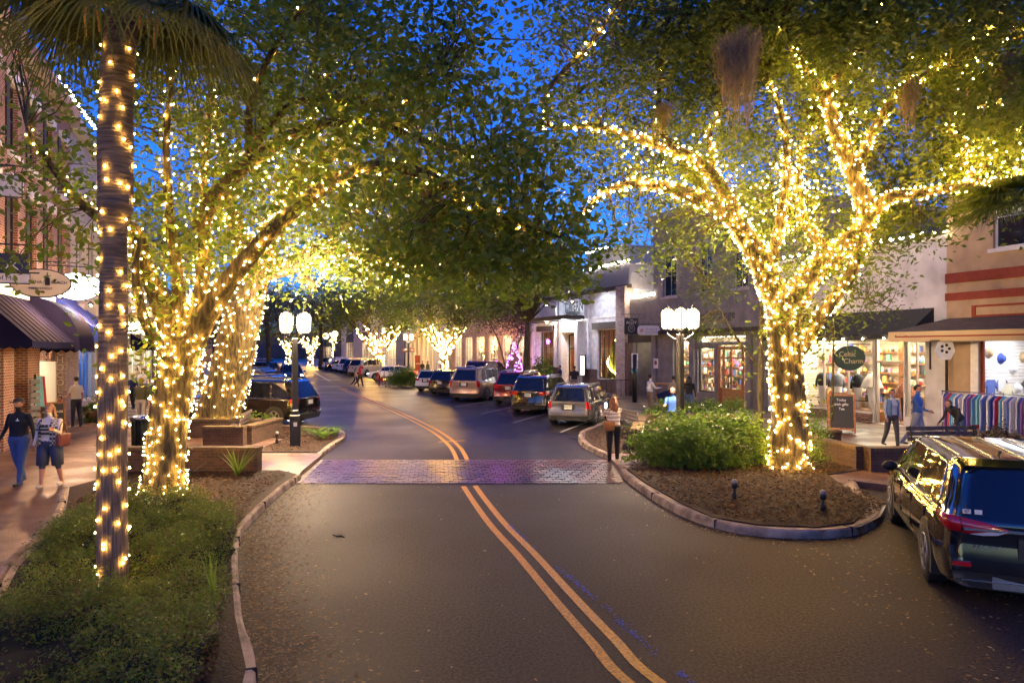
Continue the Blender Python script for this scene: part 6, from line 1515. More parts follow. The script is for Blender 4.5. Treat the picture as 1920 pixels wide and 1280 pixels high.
def make_car(name, label, kind, L_, W_, H_, pm, x, y, head, cat='car', group=None, tail=(5, 8, .30), lower=None, rails=True, plate='number', lit_tail=False, heads=False, detail=False, barh=None, spoiler=True, rimm=None, wr=.36, trim=None, platerow=.80):
    T = TPL[kind]; root = thing(name, (x, y, 0), R(head) - PI / 2, label, cat, group)
    w = W_ / 2; zb = .24; belt = T['belt'] * H_; st = []
    for ylo, yhi, zt, wf in T['st']:
        if isinstance(zt, str): z = belt + (float(zt[1:]) if len(zt) > 1 else .015)
        elif zt <= 0: z = belt + zt
        else: z = zt * H_
        st.append((ylo * L_, yhi * L_, z, wf * w))
    rings = []
    for i, (yl, yh, zt, ww) in enumerate(st):
        b = min(belt, zt - .02); rise = zt - b; rw = ww * (T['rw'] if rise > .3 else .93)
        k = min(1, rise / .5)
        rw = ww * (.93 - (.93 - T['rw']) * k)
        lv = [(0, zb), (.86 * ww, zb), (.95 * ww, zb + .05), (.99 * ww, zb + .25 * (b - zb)), (1.0 * ww, zb + .45 * (b - zb)), (1.0 * ww, zb + .64 * (b - zb)), (.985 * ww, zb + .80 * (b - zb)), (.975 * ww, zb + .93 * (b - zb)), (.94 * ww, b)]
        for f in (.04, .36, .68, .93): lv.append((.93 * ww + (rw - .93 * ww) * (.1 + .9 * f) * 1.0, b + rise * f * .9))
        lv += [(rw * .93, b + rise * .955), (rw * .6, b + rise * .99), (0, zt)]
        pts = []
        for j, (xx, zz) in enumerate(lv):
            if zz <= b: yy = yl + (.035 * L_ / 4.8 * (1 - zz / b) * 0)
            else: yy = yl + (yh - yl) * (zz - b) / max(.01, (H_ - b))
            # a gentle bulge at the bumper
            if i == 0 and .35 < zz < .62: yy -= .035
            pts.append((xx, yy, zz))
        rings.append(pts)
    K = 3; T = dict(T); nn = len(rings[0]); r2 = []
    for i in range(len(rings) - 1):
        q0 = rings[max(i - 1, 0)]; q1 = rings[i]; q2 = rings[i + 1]; q3 = rings[min(i + 2, len(rings) - 1)]
        for k in range(K):
            t_ = k / K; row = []
            for j in range(nn):
                c = []
                for ax in range(3):
                    a, b, c_, d = q0[j][ax], q1[j][ax], q2[j][ax], q3[j][ax]; h1 = max(1e-4, math.dist(q1[j], q2[j]))
                    m1 = (c_ - a) / max(1e-4, math.dist(q0[j], q2[j])) * h1 if i > 0 else (c_ - b); m2 = (d - b) / max(1e-4, math.dist(q1[j], q3[j])) * h1 if i < len(rings) - 2 else (c_ - b)
                    c.append((2 * t_ ** 3 - 3 * t_ ** 2 + 1) * b + (t_ ** 3 - 2 * t_ ** 2 + t_) * m1 + (-2 * t_ ** 3 + 3 * t_ ** 2) * c_ + (t_ ** 3 - t_ ** 2) * m2)
                row.append(tuple(c))
            r2.append(row)
    r2.append(rings[-1]); rings = r2; TW = T['win']
    T['win'] = [(a * K, b * K) for a, b in T['win']]; T['topg'] = [(a * K, b * K) for a, b in T['topg']]
    n = len(rings[0]); vs = []; idx = {}
    for i, r_ in enumerate(rings):
        for j, p in enumerate(r_):
            idx[(i, j, 1)] = len(vs); vs.append(p)
            if p[0] > 0: idx[(i, j, -1)] = len(vs); vs.append((-p[0], p[1], p[2]))
            else: idx[(i, j, -1)] = idx[(i, j, 1)]
    body = []; low = []; glassf = {}; tailf = []; smoothc = []
    def put(f, kind_):
        glassf.setdefault(kind_, []).append(f)
    t0, t1, tw = tail
    for i in range(len(rings) - 1):
        for j in range(n - 1):
            for s in (1, -1):
                f = (idx[(i, j, s)], idx[(i + 1, j, s)], idx[(i + 1, j + 1, s)], idx[(i, j + 1, s)])
                if s < 0: f = tuple(reversed(f))
                if len(set(f)) < 3: continue
                f = tuple(dict.fromkeys(f))
                if j < 2 or (lower is not None and j < lower): low.append(f); continue
                if 9 <= j < 12 and any(a <= i < b for a, b in T['win']):
                    k = [q for q, (a, b) in enumerate(T['win']) if a <= i < b][0]; put(f, ('side_window', k, s)); continue
                if j >= 13 and any(a <= i < b for a, b in T['topg']):
                    k = [q for q, (a, b) in enumerate(T['topg']) if a <= i < b][0]; put(f, ('windscreen' if k == len(T['topg']) - 1 else 'rear_window', k, 0)); continue
                if t0 <= j < t1 and i < (2 * K if tw > .15 else K): tailf.append((f, s)); continue
                body.append(f)
    # rear cap
    cols = [1, .86, .62, .42, .2, 0]
    capv = {}
    for j in range(1, n):
        xx, yy, zz = rings[0][j]
        for ci, c in enumerate(cols):
            for s in (1, -1):
                if ci == 0: capv[(j, ci, s)] = idx[(0, j, s)]
                elif ci == len(cols) - 1 and s == -1: capv[(j, ci, s)] = capv[(j, ci, 1)]
                elif j == n - 1: capv[(j, ci, s)] = idx[(0, j, 1)]
                else:
                    capv[(j, ci, s)] = len(vs); vs.append((s * xx * c, yy - .05 * (1 - c * c), zz))
    for j in range(1, n - 1):
        for ci in range(len(cols) - 1):
            for s in (1, -1):
                f = (capv[(j, ci, s)], capv[(j + 1, ci, s)], capv[(j + 1, ci + 1, s)], capv[(j, ci + 1, s)])
                if s > 0: f = tuple(reversed(f))
                f = tuple(dict.fromkeys(f))
                if len(f) < 3: continue
                mid = (cols[ci] + cols[ci + 1]) / 2
                if j < 3 or (lower is not None and j < lower): low.append(f)
                elif T['capglass'] and 9 <= j < 13 and ci >= 1: put(f, ('rear_window', 0, 0))
                elif t0 <= j < t1 and (1 - cols[ci + 1]) <= tw + .05: tailf.append((f, s))
                else: body.append(f)
    # front cap
    fc = [idx[(len(rings) - 1, j, 1)] for j in range(1, n)] + [idx[(len(rings) - 1, j, -1)] for j in range(n - 2, 0, -1)]
    body.append(tuple(fc))
    def sub(faces, name_, m, parent, sm=True):
        mp = {}; v2 = []; f2 = []
        for f in faces:
            g = []
            for q in f:
                if q not in mp: mp[q] = len(v2); v2.append(vs[q])
                g.append(mp[q])
            f2.append(tuple(g))
        b = MB(); b.add(v2, f2, 0, sm); return b.build(name_, m, parent)
    bo = sub(body, 'body', pm, root)
    sub(low, 'bumper', M_PLAS, root)
    for k, fs in glassf.items(): sub(fs, k[0], M_CGL, root)
    for s in (1, -1):
        fs = [f for f, q in tailf if q == s]
        if fs: sub(fs, 'tail_light', M_TAILON if lit_tail else M_TAIL, root, True)
    # wheels
    wm = None
    for yf in T['wheels']:
        for s in (-1, 1):
            yy = yf * L_
            a = MB(); seg = 20
            rr = wr + .07
            pr = [(yy + rr * math.cos(PI * k / seg), wr + rr * math.sin(PI * k / seg)) for k in range(seg + 1)] + [(yy - rr, .2), (yy + rr, .2)]
            a.prism([(p[0], p[1]) for p in pr], s * (w - .25), s * (w + .006), axis='x'); a.build('wheel_arch', M_PLAS, root, fixn=True)
            wh = bpy.data.objects.new('wheel', None); C.objects.link(wh); wh.parent = root; wh.location = (s * (w - .10), yy, wr); wh.rotation_euler = (0, PI / 2, 0)
            MB().lathe([(wr * .62, -.11), (wr * .93, -.115), (wr, -.09), (wr, .09), (wr * .93, .115), (wr * .62, .11)], (0, 0, 0), 24).build('tyre', M_TYRE, wh)
            rb = MB(); rb.lathe([(wr * .60, .09), (wr * .66, .118), (wr * .62, .122), (wr * .56, .10)], (0, 0, 0), 24)
            rb.lathe([(wr * .60, -.09), (wr * .66, -.118), (wr * .62, -.122), (wr * .56, -.10)], (0, 0, 0), 24)
            for sg in (-1, 1):
                for k in range(5):
                    an = k * 2 * PI / 5
                    for da in (-.12, .12):
                        rb.bar((0.05 * math.cos(an), .05 * math.sin(an), sg * .11), (wr * .62 * math.cos(an + da), wr * .62 * math.sin(an + da), sg * .115), .035, .02)
                rb.lathe([(.06, sg * .105), (.05, sg * .125)], (0, 0, 0), 12)
            rb.build('rim', rimm or M_RIM, wh)
    ztop = H_
    def cy(z):   # rear cap surface y at height z, middle of car
        yl, yh = st[0][0], st[0][1]
        if z <= min(belt, st[0][2] - .02): return yl - (.085 if .35 < z < .62 else .05)
        return yl + (yh - yl) * (z - belt) / (H_ - belt) - .05
    # plate
    if plate:
        pz = zb + platerow * (belt - zb); yy = cy(pz) - .022
        MB().box(-.26, yy, pz - .13, .26, yy + .03, pz + .11).build('plate_recess', M_PLAS, root)
        p_ = MB().box(-.155, yy - .012, pz - .08, .155, yy - .001, pz + .08).build('number_plate', M_PLATE, root)
        if plate != 'number':
            text(plate[:3], .095, M_GREEN, p_, (-.085, yy - .0135, pz), depth=.001, bold=.001, width=.8); text(plate[3:], .095, M_GREEN, p_, (.095, yy - .0135, pz), depth=.001, bold=.001, width=.8)
            MB().ball((0, yy - .012, pz), (.024, .003, .028), 10, 6).build('orange_emblem', M_ORNG, p_)
    # trims
    MB().box(-w * .5, cy(zb + .1) - .012, zb + .02, w * .5, cy(zb + .1) + .03, zb + .16).build('rear_skid', M_RIM if kind == 'suv' and detail else M_PLAS, root)
    if T['capglass'] and spoiler:
        zs = H_ * .965; MB().add([(-w * .68, st[0][1] - .10, zs), (w * .68, st[0][1] - .10, zs), (w * .72, st[0][1] + .12, H_ + .002), (-w * .72, st[0][1] + .12, H_ + .002), (-w * .68, st[0][1] - .09, zs - .035), (w * .68, st[0][1] - .09, zs - .035), (w * .72, st[0][1] + .12, H_ - .05), (-w * .72, st[0][1] + .12, H_ - .05)], [(0, 1, 2, 3), (7, 6, 5, 4), (0, 4, 5, 1), (1, 5, 6, 2), (3, 7, 4, 0)]).build('spoiler', pm, root)
        MB().tube([(0, cy(belt + .03) - .02, belt + .04), (w * .45, cy(belt + .1) - .015, belt + .12)], .009, 5).build('wiper', M_PLAS, root)
    if rails and kind == 'suv':
        for s in (-1, 1):
            xr = s * w * T['rw'] * .92
            MB().tube([(xr, .13 * L_, H_ - .03), (xr, .16 * L_, H_ + .045), (xr, .4 * L_, H_ + .05), (xr, .58 * L_, H_ + .04), (xr, .62 * L_, H_ - .03)], .02, 6).build('roof_rail', M_RIM, root)
    for s in (-1, 1):
        my = st[TW[-1][0]][0] + .35
        m_ = MB().ball((s * (w + .09), my, belt + .06), (.12, .07, .085), 10, 6); m_.bar((s * w * .93, my, belt + .0), (s * (w + .06), my, belt + .03), .06, .04); m_.build('door_mirror', pm if not detail else M_PLAS, root)
        for a, b in TW[-2:]:
            hy_ = st[a][0] + .12; MB().box(*(s * w * .982 if s > 0 else s * w * .982 - .035, hy_, belt * .84, s * w * .982 + .035 if s > 0 else s * w * .982, hy_ + .2, belt * .84 + .03)).build('door_handle', trim or pm, root)
        MB().box(min(s * w * .995, s * (w + .004)), st[TW[-2 if len(TW) > 1 else 0][0]][0], zb + .11, max(s * w * .995, s * (w + .004)), T['wheels'][1] * L_ - .45, zb + .2).build('side_sill', M_PLAS, root)
        hl = MB(); yy = st[-2][0]; hl.ball((s * w * .72, yy - .02, belt - .26), (.17, .09, .075), 10, 6); hl.build('headlight', M_HEAD if heads else M_HOFF, root)
    # door seams as thin dark strips lying 2 mm proud
    for i in {b for a, b in TW[:-1]} | {TW[-1][1] - 1}:
        yl = st[i][0]
        for s in (-1, 1): MB().box(min(s * w * .985, s * (w * 1.0 + .002)), yl - .006, zb + .2, max(s * w * .985, s * (w * 1.0 + .002)), yl + .006, belt * .93).build('door_seam', M_PLAS, root)
    root['_dim'] = 0; del root['_dim']
    return root, dict(w=w, belt=belt, zb=zb, st=st, cy=cy, H=H_, L=L_)
GR = 'cars parked nose-in along the right kerb'; GLf = 'cars parked nose-in along the left kerb'
P_SIL = paint('silver_tan_paint', (.10, .088, .08)); P_BLK = paint('black_paint', (.006, .006, .007), 0, .14); P_RED = paint('dark_red_paint', (.22, .012, .025)); P_GLD = paint('champagne_paint', (.33, .23, .19)); P_WHT = paint('white_car_paint', (.62, .62, .66), 0); P_DBL = paint('dark_blue_paint', (.02, .05, .14)); P_CRM = paint('cream_car_paint', (.55, .48, .36), 0); P_BRT = paint('bright_blue_paint', (.03, .10, .38)); P_MAR = paint('maroon_paint', (.13, .01, .02))
P_DK = paint('warm_black_paint', (.010, .009, .009), .2, .06)
make_car('parked_car', 'silver crossover with square red lamps, parked closest to the brick crosswalk', 'suv', 4.3, 1.82, 1.58, P_SIL, 2.2, 26.6, 70, group=GR, tail=(5, 8, .14), platerow=.72, plate='MNI27K', trim=M_CHR)
make_car('parked_car', 'black crossover with roof rails between the silver and the red ones', 'suv', 4.8, 1.93, 1.74, P_BLK, .75, 31.6, 70, group=GR, tail=(6, 8, .38), plate='GQR4LT')
make_car('parked_car', 'dark red crossover tucked between black crossover and champagne truck-like car', 'suv', 5.0, 1.96, 1.78, P_RED, -.2, 37.0, 70, group=GR, tail=(6, 8, .38), plate='JHT52C')
make_car('parked_car', 'large champagne off-roader with tall red lamps and chrome bumper', 'suv', 5.2, 2.04, 1.95, P_GLD, -2.75, 39.2, 70, group=GR, tail=(5, 9, .14), platerow=.8, trim=M_CHR, wr=.41)
make_car('parked_car', 'tall maroon car whose roof shows behind the champagne off-roader', 'suv', 5.2, 2.0, 2.2, P_MAR, -2.6, 46.4, 70, group=GR)
make_car('parked_car', 'black car mostly hidden between white crossover and champagne off-roader', 'suv', 4.6, 1.85, 1.6, P_BLK, -4.7, 44.6, 70, group=GR)
make_car('parked_car', 'white crossover with slim red lamps and black wheel arches', 'suv', 4.5, 1.84, 1.56, P_WHT, -6.1, 48.2, 68, group=GR, tail=(6, 8, .38), rails=False, plate='DRW61B')
make_car('moving_car', 'white saloon turning out of the side street, side-on with headlamps lit', 'sedan', 4.9, 1.85, 1.45, P_WHT, -9.0, 66, 176, heads=True, lit_tail=True)
FAR = [(77.5, 'suv', 5.1, 2.0, 1.93, P_CRM, 'cream off-roader parked beyond the side street'), (82.0, 'suv', 4.8, 1.95, 1.8, P_DBL, 'dark blue crossover parked between cream and white cars'), (86.5, 'suv', 5.1, 2.0, 1.95, P_WHT, 'white off-roader with dark windows, third past the side street'), (91.5, 'pickup', 5.6, 2.0, 1.9, P_WHT, 'white pickup with low tailgate parked past the white off-roader'), (97, 'sedan', 4.8, 1.85, 1.45, P_BLK, 'black saloon parked past the first white pickup'), (103, 'pickup', 5.6, 2.0, 1.9, P_WHT, 'white pickup farthest along the right kerb'), (109, 'suv', 4.7, 1.9, 1.7, P_SIL, 'silver crossover parked far along by the twin lamps')]
for s_, k_, a, b, c, pm_, lb_ in FAR:
    q = S(s_, 12.0); make_car('parked_car', lb_, k_, a, b, c, pm_, q.x, q.y, 68, group=GR)
make_car('parked_car', 'black off-roader side-on behind the left street lamp with red tail lamp', 'suv', 5.1, 1.95, 1.78, P_BLK, -8.15, 27.4, 166, group=GLf, tail=(6, 8, .3), rimm=M_RIM)
LF = [(-9.9, 31.4, 'sedan', 4.8, 1.85, 1.46, P_BRT, 'bright blue saloon next to the black off-roader'), (-11.3, 35.2, 'suv', 4.6, 1.85, 1.66, P_BLK, 'black crossover behind the bright blue saloon'), (-12.9, 38.8, 'sedan', 4.7, 1.85, 1.45, P_DBL, 'dark blue saloon, fourth along the left kerb'), (-14.4, 42.6, 'suv', 4.7, 1.9, 1.7, P_SIL, 'silver crossover along the left kerb past two blue saloons'), (-16, 46.5, 'suv', 4.8, 1.9, 1.75, P_DBL, 'dark blue crossover next to the side street')]
for x_, y_, k_, a, b, c, pm_, lb_ in LF: make_car('parked_car', lb_, k_, a, b, c, pm_, x_ - .4, y_ + .1, 165, group=GLf)
for k, s_ in enumerate((78, 84, 90, 96)):
    q = S(s_, 3.6); make_car('parked_car', ['dark blue crossover parked past the left side street', 'black saloon parked far along the left kerb', 'silver saloon far along the left kerb', 'red crossover farthest along the left kerb'][k], ['suv', 'sedan', 'sedan', 'suv'][k], 4.7, 1.85, [1.65, 1.45, 1.45, 1.7][k], [P_DBL, P_BLK, P_SIL, P_RED][k], q.x, q.y, 155, group=GLf)
q = S(66, 4.3); a_ = make_car('moving_car', 'dark blue car driving towards the crosswalk with headlamps on', 'suv', 4.7, 1.88, 1.7, P_DBL, q.x, q.y, 292, heads=True)
q2 = S(118, 4.3); make_car('moving_car', 'distant car approaching with headlamps on', 'sedan', 4.7, 1.85, 1.5, P_BLK, q2.x, q2.y, 292, heads=True)
for q_ in (S(60.6, 4.0, .75),): spot('headlamp_beam', q_, q_ + Vector((.371, -.9286, -.06)) * 10, 600, (1, .95, .85), 70, .05)

# the near minivan
van, vd = make_car('minivan', 'glossy black minivan with ribbed roof and red swept tail lamps at the frame edge', 'suv', 5.17, 2.02, 1.66, P_DK, 5.99, 7.68, 68, tail=(1, 1, .1), plate='HZSI48', rails=False, detail=True, spoiler=True, trim=P_DK, platerow=.66, wr=.37)
w = vd['w']; bl = vd['belt']; Hh = vd['H']
ribs = MB()
for k in range(5):
    xr = (-.60 + .30 * k) * w * 1.1; ribs_o = MB().tube([(xr, .62, Hh + .004), (xr * 1.0, .8, Hh + .010), (xr, 2.6, Hh + .012), (xr, 3.0, Hh + .002)], .012, 6); ribs_o.build('roof_rib', M_CHR, van)
for k in range(3):
    yb = .95 + k * .85
    MB().tube([(-w * .70, yb, Hh + .03), (0, yb, Hh + .045), (w * .70, yb, Hh + .03)], .016, 6).build('roof_bar', M_RIM, van) if k in () else None
MB().box(-w * .78, vd['cy'](bl * .93) - .02, bl * .90, w * .78, vd['cy'](bl * .93) + .03, bl * .925).build('chrome_strip', M_CHR, van)
MB().box(-w * .80, vd['cy'](.34) - .02, .33, w * .80, vd['cy'](.34) + .03, .348).build('lower_chrome_strip', M_CHR, van)
for s in (-1, 1):
    MB().box(s * w * .8 - .09, vd['cy'](.55) - .012, .50, s * w * .8 + .09, vd['cy'](.55) + .04, .55).build('reflector', M_TAIL, van)
    MB().tube([(s * w * .955, .10 * 5.17, bl + .02), (s * w * .955, 1.2, bl + .025), (s * w * .955, 3.4, bl + .02)], .010, 5).build('window_trim', M_CHR, van)
    MB().tube([(s * w * .955, .40, bl + .02), (s * w * .87, .52, bl + .35), (s * w * .80, .66, Hh - .09), (s * w * .795, 1.4, Hh - .06), (s * w * .795, 3.0, Hh - .075), (s * w * .85, 3.55, bl + .33), (s * w * .93, 3.95, bl + .05)], .010, 5).build('window_trim', M_CHR, van)
text('PACIFICA', .062, M_RIM, van, (-.52, vd['cy'](.82) + .012, .72), depth=.004, width=1.3)
e_ = MB().tube([(.085 * math.cos(a) - .0 + .45, vd['cy'](.6) - .012 + .02, .56 + .045 * math.sin(a)) for a in np.linspace(0, 2 * PI, 24)], .005, 5); e_.tube([(.37, vd['cy'](.6) + .004, .56), (.53, vd['cy'](.6) + .004, .56)], .004, 4); e_.build('badge', M_CHR, van)
MB().box(-.78, vd['cy'](bl + .1) - .012, bl + .075, -.70, vd['cy'](bl + .1) + .005, bl + .125).build('window_sticker', M_WPAINT, van); text('RF', .05, M_RED, van, (-.74, vd['cy'](bl + .1) - .016, bl + .10), depth=.001, name='sticker_lettering')
MB().box(-.66, vd['cy'](bl + .1) - .012, bl + .075, -.59, vd['cy'](bl + .1) + .005, bl + .125).build('window_sticker', M_WPAINT, van)
MB().tube([(-.2, 1.0, Hh - .01), (-.2, .93, Hh + .05), (-.2, .90, Hh + .05)], .02, 6).build('aerial', P_DK, van)

# swept tail lamps of the minivan, wrapping the rear corners
def lens(s):
    ww = vd['st'][0][3]; yl = vd['st'][0][0]
    def sy(x): c = min(1, abs(x) / ww); return yl - .05 * (1 - c * c) - .018
    b = MB(); up_ = [(1.02, .06, .0), (.98, .055, None), (.88, .04, None), (.72, .015, None), (.56, -.02, None), (.44, -.05, None), (.36, -.075, None)]
    lo_ = [-.115, -.125, -.14, -.15, -.145, -.12, -.085]
    vs = [(s * ww * 1.065, .42, bl + .06), (s * ww * 1.065, .42, bl + .0)]; vs = [(s * (ww + .072), .36, bl + .045), (s * (ww + .078), .36, bl - .03), (s * (ww + .055), .12, bl + .055), (s * (ww + .062), .12, bl - .10)]
    for (c, u, _), l_ in zip(up_, lo_): x = s * ww * c; vs += [(x, sy(x), bl + u), (x, sy(x), bl + l_)]
    n = len(vs) // 2; fs = [(2 * i, 2 * i + 1, 2 * i + 3, 2 * i + 2) for i in range(n - 1)]
    b.add(vs, fs, 0, True); o = b.build('tail_light', M_TAIL, van, fixn=True); sd = o.modifiers.new('s', 'SOLIDIFY'); sd.thickness = .012; sd.offset = 0
    w2 = MB(); w2.add([(s * ww * c, sy(ww * c) - .010, bl + z) for c, z in ((.80, -.145), (.56, -.10), (.40, -.09), (.50, -.135), (.66, -.152))], [(0, 1, 2, 3, 4)]); q = w2.build('reversing_light', M_HOFF, o); sd = q.modifiers.new('s', 'SOLIDIFY'); sd.thickness = .006; sd.offset = 0
    MB().tube([(s * ww * .89, sy(ww * .89) - .008, bl + .05), (s * ww * .87, sy(ww * .87) - .008, bl - .14)], .006, 5).build('lens_joint', M_PLAS, o)
lens(-1); lens(1)
# ---------------------------------------------------------------- street furniture and plants
M_BRP = brick('planter_brick', (.10, .045, .026), (.055, .028, .018), (.07, .06, .04), bw=.2, bh=.068, ms=.01)
M_BRC = brick('planter_cap_brick', (.13, .085, .035), (.08, .05, .022), (.05, .04, .028), bw=.1, bh=.3, ms=.008)
def planter(walls, h, label, group='low brick planters', th=.3):
    """walls: list of ((x,y),(x,y)); one thing"""
    t = thing('brick_planter', (walls[0][0][0], walls[0][0][1], .12), 0, label, 'planter', group); o = Vector(t.location)
    wb = MB(); cb = MB()
    for a, b in walls:
        a = Vector((*a, .12)) - o; b = Vector((*b, .12)) - o
        wb.bar(a + Vector((0, 0, h / 2)), b + Vector((0, 0, h / 2)), th, h); d = (b - a).normalized() * .02
        cb.bar(a - d + Vector((0, 0, h + .035)), b + d + Vector((0, 0, h + .035)), th + .05, .07)
    wb.build('wall', M_BRP, t); cb.build('cap', M_BRC, t); return t
planter([((-9.5, 16.1), (-5.95, 16.1))], .52, 'long low brick wall beside the left kerb, nearer the road crossing')
planter([((-9.2, 20.45), (-8.0, 20.45)), ((-8.0, 20.6), (-7.9, 23.0))], .52, 'L-shaped brick seat wall with the slatted bench inside')
planter([((-12.2, 22.3), (-8.2, 22.3))], .55, 'brick wall right in front of the massive oak')
planter([((3.55, 19.3), (6.2, 19.3)), ((3.55, 19.45), (4.6, 24.0)), ((4.6, 24.1), (8.2, 23.9))], .55, 'brick planter behind the woman taking a photo')
planter([((8.4, 16.15), (10.6, 16.3)), ((8.35, 16.3), (7.9, 18.6))], .5, 'brick planter with bench behind the black minivan')
planter([((9.4, 19.6), (7.6, 19.8))], .5, 'short brick wall beside the leaning chalkboard')
planter([((12.6, 15.8), (17, 14.0))], .45, 'brick planter holding the dark hedge before the clothes shop')
def bench(x, y, rz, label, L_=1.7):
    t = thing('bench', (x, y, .13), rz, label, 'bench', 'slatted benches'); m = mat('bench_slat', (.10, .075, .06), .6, var=.3, vscale=10)
    for k in range(4): MB().box(-L_ / 2, -.42 + k * .12, .42, L_ / 2, -.33 + k * .12, .45).build('seat_slat', m, t)
    for k in range(3): MB().box(-L_ / 2, .10 + k * .03, .55 + k * .13, L_ / 2, .125 + k * .03, .65 + k * .13).build('back_slat', m, t)
    for s in (-1, 1):
        xx = s * (L_ / 2 - .1); MB().tube([(xx, -.42, 0), (xx, -.40, .40), (xx, .05, .41), (xx, .17, .92)], .022, 6).tube([(xx, .05, .41), (xx, .12, 0)], .022, 6).tube([(xx, -.40, .40), (xx, -.42, .62), (xx, .08, .64)], .018, 6).build('side_frame', M_BLACK, t)
    return t
bench(-8.55, 21.5, R(-80), 'dark slatted bench inside the L-shaped brick wall')
bench(11.0, 17.3, R(5), 'dark slatted bench behind the minivan roof', 1.9)
bench(3.95, 22.2, R(98), 'dark metal bench behind the woman taking a photo', 1.8)

# lamp posts
M_LGL = emis('lantern_glass', (1, .74, .42), 2.2)
def lantern(parent, x, y, z):
    l = bpy.data.objects.new('lantern', None); C.objects.link(l); l.parent = parent; l.location = (x, y, z)
    MB().lathe([(.11, -.30), (.165, -.23), (.178, .17), (.13, .27), (.04, .32)], (0, 0, 0), 8, smooth=False).build('glass', M_LGL, l)
    fb = MB()
    for k in range(8):
        a = 2 * PI * (k) / 8; c, s_ = math.cos(a), math.sin(a)
        fb.tube([(.115 * c, .115 * s_, -.31), (.172 * c, .172 * s_, -.23), (.188 * c, .188 * s_, .17), (.138 * c, .138 * s_, .28), (.045 * c, .045 * s_, .33)], .019, 4)
    fb.lathe([(.125, -.33), (.125, -.30)], (0, 0, 0), 8).lathe([(.06, .32), (.05, .36), (.015, .40), (.012, .44)], (0, 0, 0), 8); fb.build('frame', M_BLACK, l)
    return l
def lamp_post(x, y, zl, rz, label, power, arms=4, full=True, post=.085):
    t = thing('street_lamp', (x, y, .12), rz, label, 'street lamp', 'lantern street lamps'); h = zl - .12
    MB().box(-.15, -.15, 0, .15, .15, .95, bev=.02).box(-.11, -.11, .95, .11, .11, 1.1, bev=.015).build('base', M_BLACK, t); MB().box(-post, -post, 1.1, post, post, h - .45, bev=.01).build('post', M_BLACK, t)
    MB().box(-.26, -.26, -.0, .26, .26, .03).build('foot_plate', M_CONC, t)
    am = MB()
    for k in range(arms):
        a = PI / 4 + k * 2 * PI / arms; c, s_ = math.cos(a), math.sin(a)
        am.tube([(0, 0, h - .62), (.15 * c, .15 * s_, h - .6), (.37 * c, .37 * s_, h - .45), (.37 * c, .37 * s_, h - .38)], .022, 6)
        lantern(t, .37 * c, .37 * s_, h)
    am.tube([(0, 0, h - .5), (0, 0, h - .62)], .05, 8).build('arm', M_BLACK, t)
    point('street_lamp_light', (x, y, zl + .05), power, (1, .70, .42), .28)
    return t
lamp_post(-6.42, 20.2, 3.78, R(20), 'four-lantern street lamp on the mulch tip, left side of the road', 2300)
MB().box(-.05, -.156, .62, .05, -.151, .74).build('sticker', M_WPAINT, bpy.data.objects['street_lamp'])
lamp_post(4.95, 20.1, 3.9, R(35), 'four-lantern street lamp standing behind the green hedge', 2300)
lamp_post(-9.2, 60.6, 4.1, R(10), 'four-lantern street lamp at the far kerb island', 500)
lamp_post(-6.2, -8.5, 3.9, R(20), 'unseen four-lantern street lamp added at the kerb behind the viewpoint, left side', 800)  # this lamp and the next: unseen, added as warm fill for the foreground
lamp_post(8.4, -7.5, 3.9, R(10), 'unseen four-lantern street lamp added at the kerb behind the viewpoint, right side', 850)
for k, (px, py, d) in enumerate(((611, 630, 95), (628, 626, 92))):
    c = P(px, py, d); t = thing('street_lamp', (c.x, c.y, .1), 0, ['farther one of the twin single globe lamps down the street', 'nearer one of the twin single globe lamps down the street'][k], 'street lamp', 'twin globe lamps down the street')
    MB().lathe([(.16, 0), (.12, .6), (.07, .8), (.06, c.z - .6), (.12, c.z - .45)], (0, 0, 0), 10).build('post', M_BLACK, t); MB().ball((0, 0, c.z - .1), .42).build('globe', M_LGL, t)
    point('street_lamp_light', (c.x, c.y, c.z), 300, (1, .7, .42), .4)

# small ground lights
def gl_light(px, py, label):
    c = G(px, py, .15); t = thing('garden_light', c, 0, label, 'garden light', 'short garden lights in the mulch')
    MB().lathe([(.045, 0), (.045, .12), (.03, .13), (.03, .2)], (0, 0, 0), 10).build('stem', M_BLACK, t)
    MB().lathe([(.035, .2), (.06, .22), (.06, .3), (.03, .32)], (0, 0, 0), 10).build('lamp_head', M_BLACK, t); MB().ball((0, 0, .335), (.055, .055, .05), 10, 6).build('lens', mat('frosted_lens', (.35, .3, .28), .4), t)
gl_light(1377, 935, 'short dark garden light in the mulch close to the hedge'); gl_light(1543, 958, 'short dark garden light in the mulch close to the island tip'); gl_light(519, 832, 'short dark garden light in the mulch beside the left street lamp')

# signs on posts
def signpost(px, py_base, d, top_py, label, parts, pr=.03, group='posts with signs', cat='sign'):
    b = P(px, py_base, d); t = thing('sign_post', (b.x, b.y, .12), 0, label, cat, group); h = zat(top_py, d) - .12
    MB().tube([(0, 0, 0), (0, 0, h)], pr, 8).build('post', M_BLACK, t)
    for (w_, hh, dz, dx, m, tx, tm, sz_) in parts:
        p = MB().box(dx - w_ / 2, -.05, h + dz - hh, dx + w_ / 2, -.035, h + dz).build('panel', m, t)
        if tx:
            for i, l in enumerate(tx): text(l, sz_, tm, p, (dx, -.053, h + dz - hh / 2 + (len(tx) / 2 - .5 - i) * sz_ * 1.1), depth=.001)
    return t
signpost(1190, 752, 37, 664, 'black post with small white and teal notice beside the alley', [(.36, .8, .05, 0, M_WPAINT, ['2 HOUR', 'PARKING'], M_BLACK, .08), (.36, .22, -.8, 0, mat('teal_panel', (.02, .3, .28), .5), None, None, 0)], pr=.13)
signpost(744, 716, 60, 641, 'tall thin black post at the kerb island before the white saloon', [])
